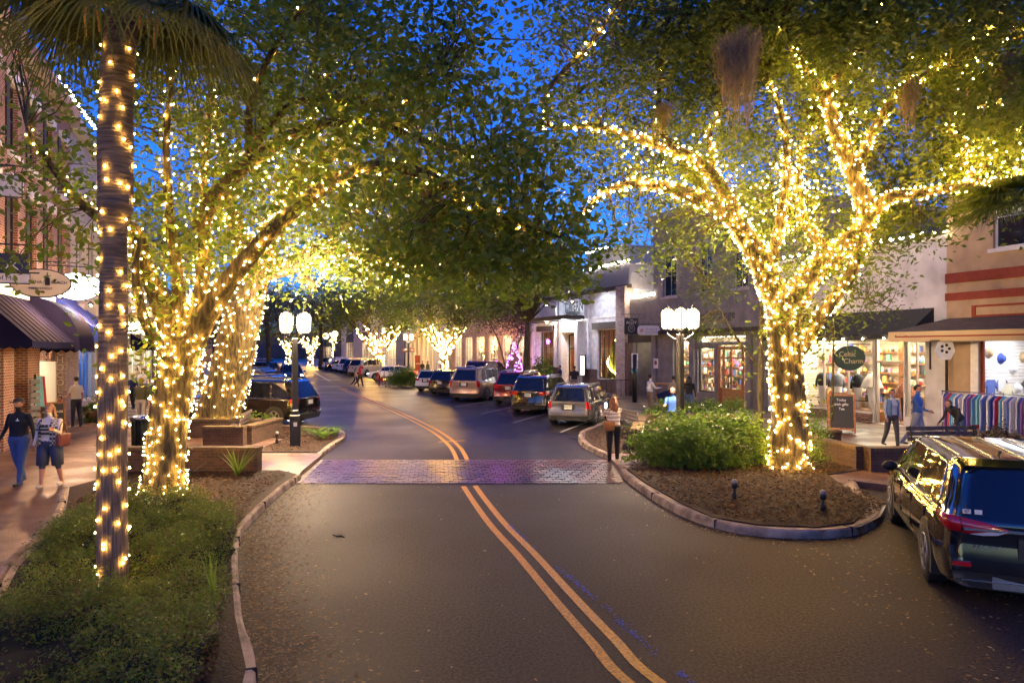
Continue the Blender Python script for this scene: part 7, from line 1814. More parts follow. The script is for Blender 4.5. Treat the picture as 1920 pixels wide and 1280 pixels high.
signpost(766, 708, 61, 657, 'pair-mounted brown street name board on posts near the far lamp', [(1.1, .38, .25, 0, mat('brown_board', (.10, .035, .02), .6), ['N 3rd St'], M_WPAINT, .2)], pr=.06)
signpost(721, 715, 62, 650, 'white rectangular notice on a thin post before the lit oak', [(.45, .6, .05, 0, M_WPAINT, ['ONE', 'WAY'], M_BLACK, .18)], pr=.02)
signpost(1256, 786, 29, 742, 'black slanted reading stand behind the right street lamp', [(.02, .02, 0, 0, M_BLACK, None, None, 0)], pr=.04)
q = bpy.data.objects['sign_post.004']; o = MB().obox(Matrix.Translation((-.15, 0, zat(742, 29) - .1)) @ Matrix.Rotation(R(-20), 4, 'Y') @ Matrix.Rotation(R(35), 4, 'X'), .7, .5, .05).build('slanted_panel', M_BLACK, q)
signpost(783, 700, 66, 668, 'narrow red banner board by the lit forked oak', [(.5, 1.6, .1, 0, M_RED, ['OPEN'], M_WPAINT, .16)], pr=.03)
aboard(G(1577, 811, .13), R(-20), .85, 1.35, 'wooden easel chalkboard standing before the gift shop door', ['Today', 'Irish gifts', 'Tea'], size=.12)
t = thing('litter_bin', (-10.35, 19.2, .13), 0, 'dark slatted litter bin between palm and leaning tree', 'litter bin')
mb = MB()
for k in range(20): a = k * PI / 10; mb.tube([(.3 * math.cos(a), .3 * math.sin(a), .05), (.3 * math.cos(a), .3 * math.sin(a), .85), (.36 * math.cos(a), .36 * math.sin(a), .95)], .018, 4)
mb.build('slats', mat('dark_green_metal', (.01, .03, .02), .4), t); MB().lathe([(.26, .05), (.27, .9)], (0, 0, 0), 16).build('liner', M_BLACK, t); MB().lathe([(.37, .93), (.37, .98), (.2, 1.02)], (0, 0, 0), 20).build('lid', M_CHR, t)
t = thing('fire_hydrant', P(687, 722, 64) + Vector((0, 0, 0)), 0, 'small red hydrant at the corner before the white saloon', 'hydrant'); t.location.z = .12; t.location.x = -12.6
MB().lathe([(.16, 0), (.16, .08), (.11, .1), (.11, .55), (.15, .57), (.15, .62), (.1, .7), (.03, .78)], (0, 0, 0), 12).tube([(-.2, 0, .45), (.2, 0, .45)], .06, 8).build('body', M_RED, t)
t = thing('cafe_table', G(1237, 752, .13), R(15), 'small wooden pavement table beside the waitress', 'table')
MB().box(-.45, -.35, .95, .45, .35, 1.0).build('table_top', M_WOOD, t)
for x_ in (-.38, .38):
    for y_ in (-.28, .28): MB().box(x_ - .03, y_ - .03, 0, x_ + .03, y_ + .03, .95).build('leg', M_WOOD, t)
t = thing('bicycle_rack', G(1128, 742, .13), R(0), 'black railing with planters before the tavern window', 'railing')
for k in range(7): MB().tube([(k * .3, 0, 0), (k * .3, 0, 1.0)], .02, 6).build('baluster', M_BLACK, t)
MB().tube([(0, 0, 1.0), (1.8, 0, 1.0)], .03, 6).build('rail', M_BLACK, t)

# ---- shrubs and ground cover ----------------------------------------------------------
M_SH1 = leafmat('shrub_leaf', [(.08, .16, .02), (.14, .24, .025), (.10, .19, .025), (.18, .26, .04)])
M_SH2 = leafmat('ground_cover_leaf', [(.07, .14, .018), (.12, .20, .028), (.09, .16, .02), (.18, .22, .04), (.14, .09, .04)])
def shrub(x, y, z, rx, ry, rz, n, per, size, label, name='shrub', group=None, m=None, kind='dia', sig=.09, stems=12):
    t = thing(name, (x, y, z), 0, label, 'shrub', group); cs = []
    for _ in range(n):
        a = random.uniform(0, 2 * PI); v = math.acos(random.uniform(-.1, 1)); k = (random.uniform(.7, 1.0) if random.random() < .86 else random.uniform(1, 1.28)) * (1 + .12 * math.sin(3 * a + x) + .10 * math.sin(5 * a + y))
        cs.append((rx * k * math.sin(v) * math.cos(a), ry * k * math.sin(v) * math.sin(a), rz * (.12 + .88 * k * math.cos(v))))
    sb = MB()
    for k in range(stems):
        c = random.choice(cs); sb.tube([(c[0] * .15, c[1] * .15, 0), (c[0] * .55, c[1] * .55, c[2] * .6), c], [.014, .009, .004], 4)
    sb.build('stems', M_BARK, t); leafcloud('foliage', cs, sig, per, size, m or M_SH1, t, kind=kind); return t
for k, (x, y, rx, ry, rz) in enumerate(((4.0, 17.3, .9, .9, 1.05), (4.95, 17.9, 1.0, .8, 1.2), (5.75, 17.4, .85, .8, 1.12), (4.6, 16.6, .8, .6, .75))):
    shrub(x, y, .15, rx, ry, rz, 300, 17, .056, ['leafy hedge shrub closest to the road on the mulch island', 'tallest leafy shrub before the right street lamp', 'leafy shrub touching the great live oak trunk', 'low leafy shrub spilling onto the mulch'][k], group='green shrubs of the island hedge', stems=16)
shrub(7.7, 17.4, .15, .45, .4, 1.05, 60, 14, .04, 'thin airy shrub right of the great live oak trunk'); shrub(8.1, 18.6, .15, .5, .4, 1.2, 60, 14, .045, 'upright airy shrub before the leaning chalkboard'); shrub(7.2, 16.7, .15, .35, .3, .6, 40, 12, .035, 'small low shrub at the foot of the great live oak')
for k in range(4):
    shrub(5.6 + k * .85, 24.9 + k * .1, .4, .6, .4, .75, 110, 16, .045, ['dark shrub behind the bench near the silver crossover', 'dark shrub second from the silver crossover', 'dark shrub second from the reading stand', 'dark shrub nearest the reading stand'][k], group='dark shrubs in the planter before the tavern')
for k in range(6):
    shrub(11.6 + k * .95, 16.3 - k * .42, .45, .65, .4, .62, 100, 16, .042, ['dark shrub behind the bench beside the minivan', 'dark shrub in front of the walking man in blue', 'dark shrub below the white wall', 'dark shrub before the first hanging shirts', 'dark shrub before the middle of the shirt rail', 'dark shrub before the far half of the shirt rail'][k], group='dark hedge before the clothes shop', m=leafmat('dark_red_tinged_leaf', [(.02, .04, .012), (.05, .04, .02), (.03, .05, .015), (.09, .03, .03)]))
shrub(-8.6, 54.5, .15, 1.1, .8, 1.3, 200, 22, .09, 'clipped round bush at the far kerb island', sig=.2)
shrub(-9.3, 20 + 5.0, .15, .7, .5, .5, 60, 12, .06, 'low shrub behind the L-shaped brick wall')
shrub(P(178, 760, 27).x, 27, .13, .45, .4, .95, 90, 16, .05, 'bushy potted plant beside the man in the white shirt')
shrub(5.3 - 2.6, 54, .2, 1.6, 1.0, 1.9, 140, 20, .11, 'dense bush beside the dark tree trunk by the tavern', sig=.2)
def blades(x, y, z, n, h, label, spread=.35, name='spiky_plant', w_=.012, fern=False, m=None):
    t = thing(name, (x, y, z), 0, label, 'plant'); mb = MB()
    for k in range(n):
        a = random.uniform(0, 2 * PI); l = h * random.uniform(.6, 1.1); s_ = spread * random.uniform(.3, 1); pts = []
        for j in range(6):
            u = j / 5; pts.append(Vector((math.cos(a) * s_ * u * (1 + u), math.sin(a) * s_ * u * (1 + u), l * (u - (.45 if fern else .12) * u * u))))
        sd = Vector((-math.sin(a), math.cos(a), 0)); vs = []
        for j, q in enumerate(pts): ww = w_ * (1, 1.2, 1.1, .9, .6, .1)[j]; vs += [q - sd * ww, q + sd * ww]
        mb.add(vs, [(2 * j, 2 * j + 1, 2 * j + 3, 2 * j + 2) for j in range(5)])
        if fern:
            for j in range(1, 5):
                for sg in (-1, 1):
                    q = pts[j]; mb.add([q, q + (pts[j + 1] - q) * .5, q + sd * sg * .09 * (1.2 - j / 5) + (pts[j] - pts[j - 1]) * .3], [(0, 1, 2)])
    mb.build('leaves', m or M_SH1, t); return t
blades(-6.15, 15.3, .15, 26, .75, 'spiky leaved plant before the long low brick wall'); blades(-7.1, 14.8, .15, 20, .45, 'grassy tuft between leaning tree and brick wall', w_=.006)
for k, (x, y) in enumerate(((-5.95, 21.6), (-6.4, 22.5), (-5.9, 22.6))): blades(x, y, .16, 40, .55, ['fern nearest the left street lamp', 'fern at the back of the mulch tip', 'fern nearest the kerb of the mulch tip'][k], .5, 'fern', .006, True)
blades(-3.2, 7.3, .3, 4, .75, 'tall bright grass blades rising from the ground cover', .1); blades(-3.0, 6.1, .25, 3, .45, 'leaning bright grass blades near the kerb end of the ground cover', .2)
# ground cover mounded over the near bed
def mound(x, y):
    q_ = min(1, max(0, math.hypot(x + 4.85, (y - 7.95) * .8) / .75 - .25))
    return .05 + q_ * 1.0 * (.16 + .19 * (math.sin(x * 2.1 + y * .7) * math.cos(y * 1.3 - x * .6) + 1) + .10 * (math.sin(x * 5 + 1.3) * math.sin(y * 4.1) + 1) + .05 * math.sin(x * 11) * math.sin(y * 9.5) - .04)
GB = [(-1.6, 2.5), (-2.35, 4.4), (-2.75, 6.3), (-3.45, 8.2), (-3.9, 9.5), (-4.4, 10.8), (-5.6, 12.4), (-6.6, 12.3), (-7.4, 11.6), (-6.4, 9.2), (-5.4, 7.3), (-4.4, 4.9), (-3.4, 2.5)]
nx_, gy = 0, None
pts = [p for p in scatter(GB, 6400) if math.sin(p[0] * 3.1 + p[1]) + math.sin(p[1] * 2.7 - p[0] * 1.7) + random.uniform(-.5, .5) > -1.05]
cs = [(x, y, mound(x, y) * random.uniform(.55, 1.0)) for x, y in pts]
o = leafcloud('ground_cover', cs, .06, 16, .021, M_SH2, None); o['kind'] = 'stuff'
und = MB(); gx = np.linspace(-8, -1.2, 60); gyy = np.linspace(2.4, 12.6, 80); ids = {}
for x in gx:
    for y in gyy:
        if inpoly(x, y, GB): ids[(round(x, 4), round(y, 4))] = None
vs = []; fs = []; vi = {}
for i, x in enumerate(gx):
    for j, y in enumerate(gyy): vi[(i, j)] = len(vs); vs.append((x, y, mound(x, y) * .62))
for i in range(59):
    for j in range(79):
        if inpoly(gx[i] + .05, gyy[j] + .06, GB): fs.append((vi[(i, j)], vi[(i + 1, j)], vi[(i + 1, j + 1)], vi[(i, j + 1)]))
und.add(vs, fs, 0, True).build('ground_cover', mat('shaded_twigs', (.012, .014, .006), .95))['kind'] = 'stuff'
shrub(-5.9, 9.6, .15, .65, .6, .6, 260, 20, .022, 'rounded low shrub beside the palm at the pavement edge', sig=.06, m=M_SH2); shrub(-6.5, 11.2, .15, .55, .55, .55, 200, 20, .024, 'small rounded shrub near the foot of the leaning tree', sig=.06, m=M_SH2); shrub(-4.9, 7.4, .15, .6, .5, .5, 240, 20, .018, 'low rounded shrub nearest the camera at the pavement edge', sig=.05, m=M_SH2)
t = thing('plant_pot', (P(178, 760, 27).x, 27, .13), 0, 'round brown pot under the bushy plant', 'plant pot'); MB().lathe([(.25, 0), (.34, .3), (.37, .45), (.36, .5), (.3, .48)], (0, 0, 0), 16).build('pot', mat('brown_glaze', (.12, .06, .03), .4), t)
# ---------------------------------------------------------------- people
SKIN = mat('skin', (.42, .22, .15), .55); SKIN2 = mat('tanned_skin', (.28, .14, .09), .55); EYE = mat('eye_dark', (.02, .015, .012), .3); LIP = mat('lip', (.28, .08, .07), .5)
def cloth(name, c, **k): return mat('cloth_' + name, c, .85, bump=.3, bscale=30, **k)
HAIRM = {k: mat('hair_' + k, c, .55, var=.3, vscale=40) for k, c in dict(brown=(.06, .03, .018), black=(.012, .010, .010), blond=(.36, .20, .08), grey=(.30, .28, .26), ginger=(.28, .10, .03)).items()}
def person(px, py, label, face=0, h=1.75, top=None, legs=None, skin=SKIN, hair='brown', hairstyle='short', shoes=None, walk=0.0, armsL=(0, 10), armsR=(0, 10), lean=0, wide=1.0, sleeves='long', legw='long', d=None, z=.13, hat=None, head_yaw=0, group='people out walking', voxel=.017, mats_top=None, loc=None, knee=0.0, outL=10, outR=10, female=False, sit=False):
    """face: heading in degrees (90 = away from the camera, 270 = towards it).  armsX = (shoulder swing forward, elbow bend)"""
    p0 = Vector(loc) if loc is not None else G(px, py, z)
    root = thing('person', (p0.x, p0.y, z if loc is None else p0.z), R(face) - PI / 2, label, 'person', group)
    k = h / 1.75
    top = top or cloth('grey', (.2, .2, .2)); legs = legs or cloth('denim', (.05, .08, .16)); shoes = shoes or mat('shoe_dark', (.02, .02, .02), .6)
    Rx = lambda a: Matrix.Rotation(R(a), 3, 'X')
    W = wide
    hip = Vector((0, 0, .93)); seg = []   # (a, b, ra, rb, tag)
    legsp = []
    for s, sw in ((-1, walk), (1, -walk)):
        hj = Vector((s * .095 * W, 0, .90)); kn = hj + Rx(sw * 26 + (80 if sit else 0)) @ Vector((0, 0, -.43)); bend = (12 if sw > 0 else 34) * abs(walk) + knee
        an = kn + Rx(sw * 26 - bend - (0 if sit else 0)) @ Vector((0, 0, -.41)); legsp.append((hj, kn, an, s, sw))
    low = min(l[2].z for l in legsp) - .075
    dz = -low
    pelvis = Vector((0, 0, .95)); T = Rx(-lean)
    def up(v): return pelvis + T @ (Vector(v) - pelvis)
    mb = MB(); labels = []
    def cap(a, b, ra, rb, tg, sy=1.0):
        a = Vector(a); b = Vector(b); dv = b - a; n = 5
        d = dv.normalized() if dv.length > 1e-6 else Vector((0, 0, 1))
        pts = [a - d * ra * .85, a - d * ra * .5] + [a.lerp(b, i / (n - 1)) for i in range(n)] + [b + d * rb * .5, b + d * rb * .85]
        rr = [ra * .35, ra * .85] + [ra + (rb - ra) * i / (n - 1) for i in range(n)] + [rb * .85, rb * .35]
        mb.tube(pts, rr, 12, sy=sy); labels.append((a, b, max(ra, rb), tg))
    def loft(rows, tg):
        vs = []; fs = []; seg_ = 18
        for z, rx, ry, cy_ in rows:
            for j in range(seg_):
                a = 2 * PI * j / seg_; e = .88; cx = math.copysign(abs(math.cos(a)) ** e, math.cos(a)); sx = math.copysign(abs(math.sin(a)) ** e, math.sin(a))
                vs.append(up((rx * cx, cy_ + ry * sx, z)))
        m_ = len(rows)
        for i in range(m_ - 1):
            for j in range(seg_):
                a = i * seg_ + j; b = i * seg_ + (j + 1) % seg_; fs.append((a, b, b + seg_, a + seg_))
        fs += [tuple(reversed(range(seg_))), tuple(range((m_ - 1) * seg_, m_ * seg_))]; mb.add(vs, fs)
        labels.append((up((0, 0, rows[0][0])), up((0, 0, rows[-1][0])), .16, tg))
    bust = .02 if female else 0; hipw = .175 if female else .16
    loft([(.84, .10 * W, .08 * W, 0), (.90, hipw * .95 * W, .115 * W, 0), (.98, hipw * W, .12 * W, 0)], 'legs')
    loft([(.955, hipw * .99 * W, .118 * W, 0), (1.05, (.142 if female else .15) * W, .105 * W, .0), (1.16, .15 * W, .105 * W, .005), (1.27, .168 * W, (.115 + bust) * W, .005 + bust), (1.36, .178 * (.5 + W / 2), .11, 0), (1.42, .165 * (.5 + W / 2), .085, -.005), (1.465, .085, .06, -.005)], 'top')
    for hj, kn, an, s, sw in legsp:
        cap(hj, kn, .092 * W, .068 * (.5 + W / 2), 'thigh'); cap(kn, an, (.066 if legw == 'long' else .056) * (.5 + W / 2), .05 if legw == 'long' else .037, 'shin')
        cap(an + Vector((0, -.03, -.035)), an + Vector((0, .13, -.045)), .038, .034, 'shoe', .85)
    tips = {}
    for s, (sw, bd), out in ((-1, armsL, outL), (1, armsR, outR)):
        sh = up((s * (.185 * (.5 + W / 2)), -.005, 1.395)); o = Matrix.Rotation(R(-s * out), 3, 'Y')
        A_ = T @ (Rx(sw) @ o); el = sh + A_ @ Vector((0, 0, -.285)); B_ = T @ (Rx(sw + bd) @ Matrix.Rotation(R(-s * (out - bd * .12)), 3, 'Y')); wr_ = el + B_ @ Vector((0, 0, -.245))
        cap(sh, el, .052 * (.6 + W * .4), .041, 'uarm'); cap(el, wr_, .039, .027, 'farm')
        pm = wr_ + B_ @ Vector((0, 0, -.065)); cap(wr_ + B_ @ Vector((0, 0, -.01)), pm, .026, .033, 'hand', 1.0)
        tips[s] = (wr_, B_, pm)
    cap(up((0, -.005, 1.43)), up((0, .005, 1.53)), .055, .05, 'neck')
    hc = up((0, .015, 1.635)); Y = Matrix.Rotation(R(head_yaw), 3, 'Z')
    # head: skull, jaw, nose, ears
    def hb(c, r):
        k0 = len(mb.v); mb.ball((0, 0, 0), r, 14, 10)
        for i in range(k0, len(mb.v)): mb.v[i] = tuple(hc + Y @ (Vector(mb.v[i]) + Vector(c)))
    hb((0, 0, .015), (.077, .096, .10)); hb((0, .022, -.045), (.056, .066, .062)); hb((0, .10, -.01), (.013, .018, .022)); hb((-.078, 0, -.005), (.012, .02, .03)); hb((.078, 0, -.005), (.012, .02, .03))
    labels.append((hc + Vector((0, 0, -.03)), hc + Vector((0, 0, .03)), .1, 'head'))
    o = mb.build('tmp', [SKIN], None)
    md = o.modifiers.new('r', 'REMESH'); md.mode = 'VOXEL'; md.voxel_size = voxel
    ms = o.modifiers.new('s', 'SMOOTH'); ms.iterations = 2; ms.factor = .5
    dg = bpy.context.evaluated_depsgraph_get(); dg.update()
    me = bpy.data.meshes.new_from_object(o.evaluated_get(dg)); bpy.data.objects.remove(o)
    nv = len(me.vertices); co = np.empty(nv * 3); me.vertices.foreach_get('co', co); co = co.reshape(-1, 3)
    npoly = len(me.polygons); cen = np.empty(npoly * 3); me.polygons.foreach_get('center', cen); cen = cen.reshape(-1, 3)
    best = np.full(npoly, 1e9); lab = np.zeros(npoly, int); tags = []
    par = np.zeros(npoly)
    for i, (a, b, r_, tg) in enumerate(labels):
        a = np.array(a); b = np.array(b); ab = b - a; L2 = max(1e-9, ab.dot(ab)); t = np.clip(((cen - a) @ ab) / L2, 0, 1)
        dd = np.linalg.norm(cen - (a + t[:, None] * ab), axis=1) - r_; m_ = dd < best; best[m_] = dd[m_]; lab[m_] = i; par[m_] = t[m_]
    mats = [top, legs, skin, shoes]; mi = np.zeros(npoly, dtype=np.int32)
    for i, (_, _, _, tg) in enumerate(labels):
        q = lab == i
        if tg == 'top': mi[q] = 0
        elif tg == 'legs': mi[q] = 1
        elif tg == 'thigh': mi[q] = 1
        elif tg == 'shin': mi[q & (par > .12)] = 1 if legw == 'long' else 2; mi[q & (par <= .12)] = 1
        elif tg == 'shoe': mi[q] = 3
        elif tg == 'uarm': mi[q] = 0; 
        elif tg == 'farm': mi[q] = 0 if sleeves == 'long' else 2
        elif tg in ('hand', 'neck', 'head'): mi[q] = 2
        if tg == 'uarm' and sleeves == 'short': mi[q & (par > .72)] = 2
    mi[(mi == 2) & (cen[:, 2] < 1.44) & (cen[:, 2] > 1.2) & (np.abs(cen[:, 0]) < .13) & (lean == 0)] = 0
    vs = [tuple(c) for c in co]; fs = [tuple(p.vertices) for p in me.polygons]; bpy.data.meshes.remove(me)
    fb = MB(); fb.v = vs; fb.f = fs; fb.m = [int(x) for x in mi]; fb.sm = [True] * len(fs)
    # fingers and thumb rooted in the palm, eyes and mouth
    for s in (-1, 1):
        wr_, B_, pm = tips[s]
        for fi, (dx, l, cu) in enumerate(((-.024, .062, 22), (-.008, .074, 18), (.008, .070, 22), (.022, .054, 28))):
            a = wr_ + B_ @ Vector((0, dx, -.075)); C1 = B_ @ Matrix.Rotation(R(s * cu), 3, 'Y'); b = a + C1 @ Vector((0, dx * .15, -l * .55)); C2 = C1 @ Matrix.Rotation(R(s * cu * 1.2), 3, 'Y'); c = b + C2 @ Vector((0, 0, -l * .5))
            fb.tube([a, b, c], [.0095, .0085, .0065], 6, 2)
        a = wr_ + B_ @ Vector((0, .022, -.035)); fb.tube([a, a + B_ @ Vector((-s * .008, .024, -.022)), a + B_ @ Vector((-s * .014, .034, -.048))], [.012, .010, .008], 6, 2)
    for s in (-1, 1):
        k0 = len(fb.v); fb.ball((0, 0, 0), (.013, .006, .007), 8, 5, 4)
        for i in range(k0, len(fb.v)): fb.v[i] = tuple(hc + Y @ (Vector(fb.v[i]) + Vector((s * .031, .088, .018))))
    k0 = len(fb.v); fb.ball((0, 0, 0), (.024, .007, .006), 8, 5, 5)
    for i in range(k0, len(fb.v)): fb.v[i] = tuple(hc + Y @ (Vector(fb.v[i]) + Vector((0, .085, -.055))))
    zz = np.array(fb.v); zz[:, 2] += dz; zz *= k; fb.v = [tuple(q) for q in zz]
    fb.build('body', [top, legs, skin, shoes, EYE, LIP], root)
    O = Vector((0, 0, dz))
    def place(b): 
        b.v = [tuple((hc + Y @ Vector(q) + O) * k) for q in b.v]; return b
    hm = HAIRM[hair]
    if hairstyle != 'none':
        b = MB(); b.ball((0, -.012, .03), (.086, .1, .098), 16, 12)
        b2 = MB(); keep = []
        for f in b.f:
            c = sum((Vector(b.v[i]) for i in f), Vector()) / len(f)
            if not (c.y > .035 and c.z < .085) and not c.z < -.045: keep.append(f)
        b.f = keep; b.m = [0] * len(keep); b.sm = [True] * len(keep)
        if hairstyle == 'long':
            for q in range(26):
                a = PI + (q / 25) * PI + 0; cx = .083 * math.cos(a); cy = .088 * math.sin(a) - .01; 
                b.tube([(cx, cy, .04), (cx * 1.12, cy * 1.15 - .005, -.08), (cx * 1.3 + random.uniform(-.01, .01), cy * 1.25 - .01, -.2), (cx * 1.2, cy * 1.3, -.29 + random.uniform(-.03, .03))], [.02, .024, .022, .006], 6)
        if hairstyle == 'bun': b.ball((0, -.10, .07), .045, 10, 8)
        place(b).build('hair', hm, root)
    if hat:
        b = MB()
        if hat[0] == 'cap': b.ball((0, -.005, .045), (.09, .105, .085), 14, 8); b.f = [f for f in b.f if min(b.v[i][2] for i in f) > .03]; b.m = [0] * len(b.f); b.sm = [True] * len(b.f); b.prism([(-.075, .07), (-.07, .15), (-.03, .175), (.03, .175), (.07, .15), (.075, .07)], .04, .052)
        elif hat[0] == 'beanie': b.lathe([(.09, .01), (.095, .05), (.088, .09), (.06, .13), (.02, .145)], (0, 0, 0), 14)
        else: b.lathe([(.15, .05), (.15, .06), (.09, .06), (.085, .14), (.04, .15)], (0, 0, 0), 16)
        place(b).build('hat', hat[1], root)
    if legw == 'shorts':
        b = MB()
        for hj, kn, an, s, sw in legsp: b.tube([hj + Vector((0, 0, .03)), kn + Vector((0, 0, -.02))], [.105 * W, .088 * W], 14)
        b.v = [tuple((Vector(q) + O) * k) for q in b.v]; b.build('shorts', legs, root)
    root['_x'] = 0; del root['_x']
    return root, {'tips': {s: (tips[s][2] + O) * k for s in tips}, 'k': k, 'O': O, 'up': lambda v: (up(v) + O) * k, 'hc': (hc + O) * k, 'wr': {s: (tips[s][0] + O) * k for s in tips}}
def jacket(root, inf, m, W=1.0, long_=.93, open_=True, sleeves=None, name='jacket', female=False):
    """an open over-shirt or jacket shell hanging on the torso"""
    up = inf['up']; b = MB(); rows = []; seg_ = 26
    for z, rx, ry in ((long_, .195 * W, .14 * W), (1.08, .18 * W, .13 * W), (1.2, .182 * W, .135 * W), (1.3, .195 * W, .15 * W), (1.38, .2 * (.5 + W / 2), .128), (1.44, .165 * (.5 + W / 2), .1)):
        rows.append([(z, rx, ry, a) for a in np.linspace(PI / 2 + (.42 if open_ else .02), PI / 2 + 2 * PI - (.42 if open_ else .02), seg_)])
    vs = []; fs = []
    for r_ in rows:
        for z, rx, ry, a in r_: vs.append(up((rx * math.cos(a), ry * math.sin(a) + .005, z)))
    for i in range(len(rows) - 1):
        for j in range(seg_ - 1): a = i * seg_ + j; fs.append((a, a + 1, a + 1 + seg_, a + seg_))
    b.add(vs, fs, 0, True); o = b.build(name, m, root); sd = o.modifiers.new('solid', 'SOLIDIFY'); sd.thickness = .012; return o
def checks(name, c1, c2, sc_=22):
    if name in MATS: return MATS[name]
    m = bpy.data.materials.new(name); MATS[name] = m; t, N, L = nt(m); b = N['Principled BSDF']; b.inputs['Roughness'].default_value = .9
    tc = N.new('ShaderNodeTexCoord'); ck = N.new('ShaderNodeTexChecker'); ck.inputs['Scale'].default_value = sc_; ck.inputs[1].default_value = (*c1, 1); ck.inputs[2].default_value = (*c2, 1)
    L.new(tc.outputs['Object'], ck.inputs[0]); L.new(ck.outputs[0], b.inputs['Base Color']); return m
def stripes(name, c1, c2, sc_=9):
    if name in MATS: return MATS[name]
    m = bpy.data.materials.new(name); MATS[name] = m; t, N, L = nt(m); b = N['Principled BSDF']; b.inputs['Roughness'].default_value = .9
    tc = N.new('ShaderNodeTexCoord'); wv = N.new('ShaderNodeTexWave'); wv.bands_direction = 'Z'; wv.inputs['Scale'].default_value = sc_; wv.inputs['Distortion'].default_value = .3
    L.new(tc.outputs['Object'], wv.inputs[0]); r = N.new('ShaderNodeValToRGB'); r.color_ramp.elements[0].position = .07; r.color_ramp.elements[1].position = .13; r.color_ramp.elements[0].color = (*c2, 1); r.color_ramp.elements[1].color = (*c1, 1)
    L.new(wv.outputs['Fac'], r.inputs[0]); L.new(r.outputs[0], b.inputs['Base Color']); return m
def bag(loc, rotz, m, label, w_=.3, h_=.2, strap=None):
    t = thing('handbag', loc, rotz, label, 'handbag'); b = MB(); b.box(-w_ / 2, -.06, -h_ / 2, w_ / 2, .06, h_ / 2, bev=.03); b.build('body', m, t)
    MB().box(-w_ * .45, -.07, 0, w_ * .45, -.058, h_ * .42).build('flap', m, t)
    if strap: MB().tube(strap, .01, 5).build('strap', m, t)
    return t
def rl(root, p): return toW(root, p)
WSHOE = mat('shoe_white', (.55, .53, .50), .6)
NAVYP = cloth('navy_trouser', (.015, .02, .045)); BLK = cloth('black', (.012, .012, .014)); DEN = cloth('denim', (.05, .09, .20)); LDEN = cloth('light_denim', (.10, .18, .36)); OLV = cloth('olive', (.05, .055, .03)); TANT = cloth('khaki', (.28, .21, .14)); WHT_ = cloth('white', (.6, .58, .55)); GRY = cloth('mid_grey', (.16, .16, .19)); SBL = cloth('royal_blue', (.03, .11, .42)); DGR = cloth('charcoal', (.03, .03, .035))
# couple walking towards the camera
pA1, i1 = person(36, 908, 'man in black top, cap and jeans walking beside the woman in plaid', face=262, h=1.83, top=BLK, legs=cloth('blue_jeans', (.06, .10, .24)), walk=.38, armsL=(-8, 14), armsR=(8, 16), hairstyle='short', hat=('cap', DGR), wide=1.22, outL=14, outR=14, voxel=.014)
MB().prism([(-.05, 0), (0, -.02), (.05, 0), (.015, .012), (0, .045), (-.015, .012)], i1['up']((0, .13, 1.3)).y, i1['up']((0, .135, 1.3)).y, axis='y').build('chest_emblem', WHT_, pA1, fixn=True).location = (-.09, .0, i1['up']((0, 0, 1.31)).z)
pA2, i2 = person(94, 912, 'woman in checked overshirt, lettered white top and denim knee shorts', face=270, h=1.72, top=cloth('cream', (.72, .66, .6)), legs=cloth('dark_denim', (.03, .045, .10)), legw='shorts', walk=-.32, armsL=(30, 80), armsR=(-6, 14), hair='blond', hairstyle='long', wide=1.28, shoes=WSHOE, female=True, voxel=.014, outL=16, outR=16)
jacket(pA2, i2, checks('buffalo_check', (.55, .52, .48), (.03, .03, .035)), W=1.3, long_=.88, female=True)
for k_, (l, s_) in enumerate((('JESUS', .075), ('IS THE REASON', .045), ('season', .085))): text(l, s_, BLK, pA2, i2['up']((0, .205, 1.30 - k_ * .075)), rot=(PI / 2, 0, PI), depth=.012, bold=.002)
bag(rl(pA2, i2['up']((-.31, .06, 1.0))), R(90), mat('maroon_leather', (.12, .03, .03), .45), 'dark red leather handbag on the elbow of the woman in plaid', .34, .26, [(-.12, 0, .1), (-.08, 0, .3), (.0, 0, .38), (.08, 0, .3), (.12, 0, .1)])
person(143, 801, 'man in white short-sleeved shirt and navy trousers standing by the potted plant', face=165, h=1.86, top=cloth('white_shirt', (.62, .57, .47)), legs=NAVYP, sleeves='short', armsL=(12, 60), armsR=(-5, 25), hair='black', shoes=WSHOE, wide=1.05, walk=.15)
person(92, 800, 'person in white bobble hat and pink top near the chocolate pier', face=280, h=1.45, top=cloth('pink', (.5, .13, .38)), armsL=(40, 110), armsR=(40, 110), hair='brown', hairstyle='long', hat=('beanie', WHT_), female=True)
# group beyond the palm
person(265, 800, 'man in olive jacket and pale trousers seen from behind', face=98, h=1.82, top=OLV, legs=cloth('stone', (.30, .30, .30)), walk=.5, armsL=(10, 20), armsR=(-5, 20), hair='ginger', wide=1.15)
person(288, 800, 'person in green coat walking away close to the leaning tree', face=110, h=1.72, top=cloth('green_coat', (.06, .09, .05)), legs=cloth('beige', (.35, .27, .18)), walk=-.4, armsL=(5, 30), armsR=(0, 20), hair='grey')
person(0, 0, 'man in grey sweater and cap walking behind the man in olive', face=275, loc=P(268, 752, 37)[:2] + (.13,), h=1.85, top=cloth('pale_grey', (.30, .30, .34)), hat=('cap', DGR), walk=.5, wide=1.1)
person(0, 0, 'person in dark navy top left of the man in olive', face=270, loc=(P(249, 752, 33).x, 33, .13), h=1.7, top=cloth('navy_top', (.02, .025, .06)), legs=BLK, walk=.3, hair='ginger')
person(0, 0, 'person in dark coat farthest back on the left pavement', face=272, loc=(P(272, 752, 42).x, 42, .13), h=1.85, top=DGR, hair='grey', walk=.4)
person(0, 0, 'woman in tan coat walking past the far lit sign', face=268, loc=(P(256, 752, 47).x, 47, .13), h=1.7, top=TANT, hair='brown', hairstyle='long', female=True, walk=.5)
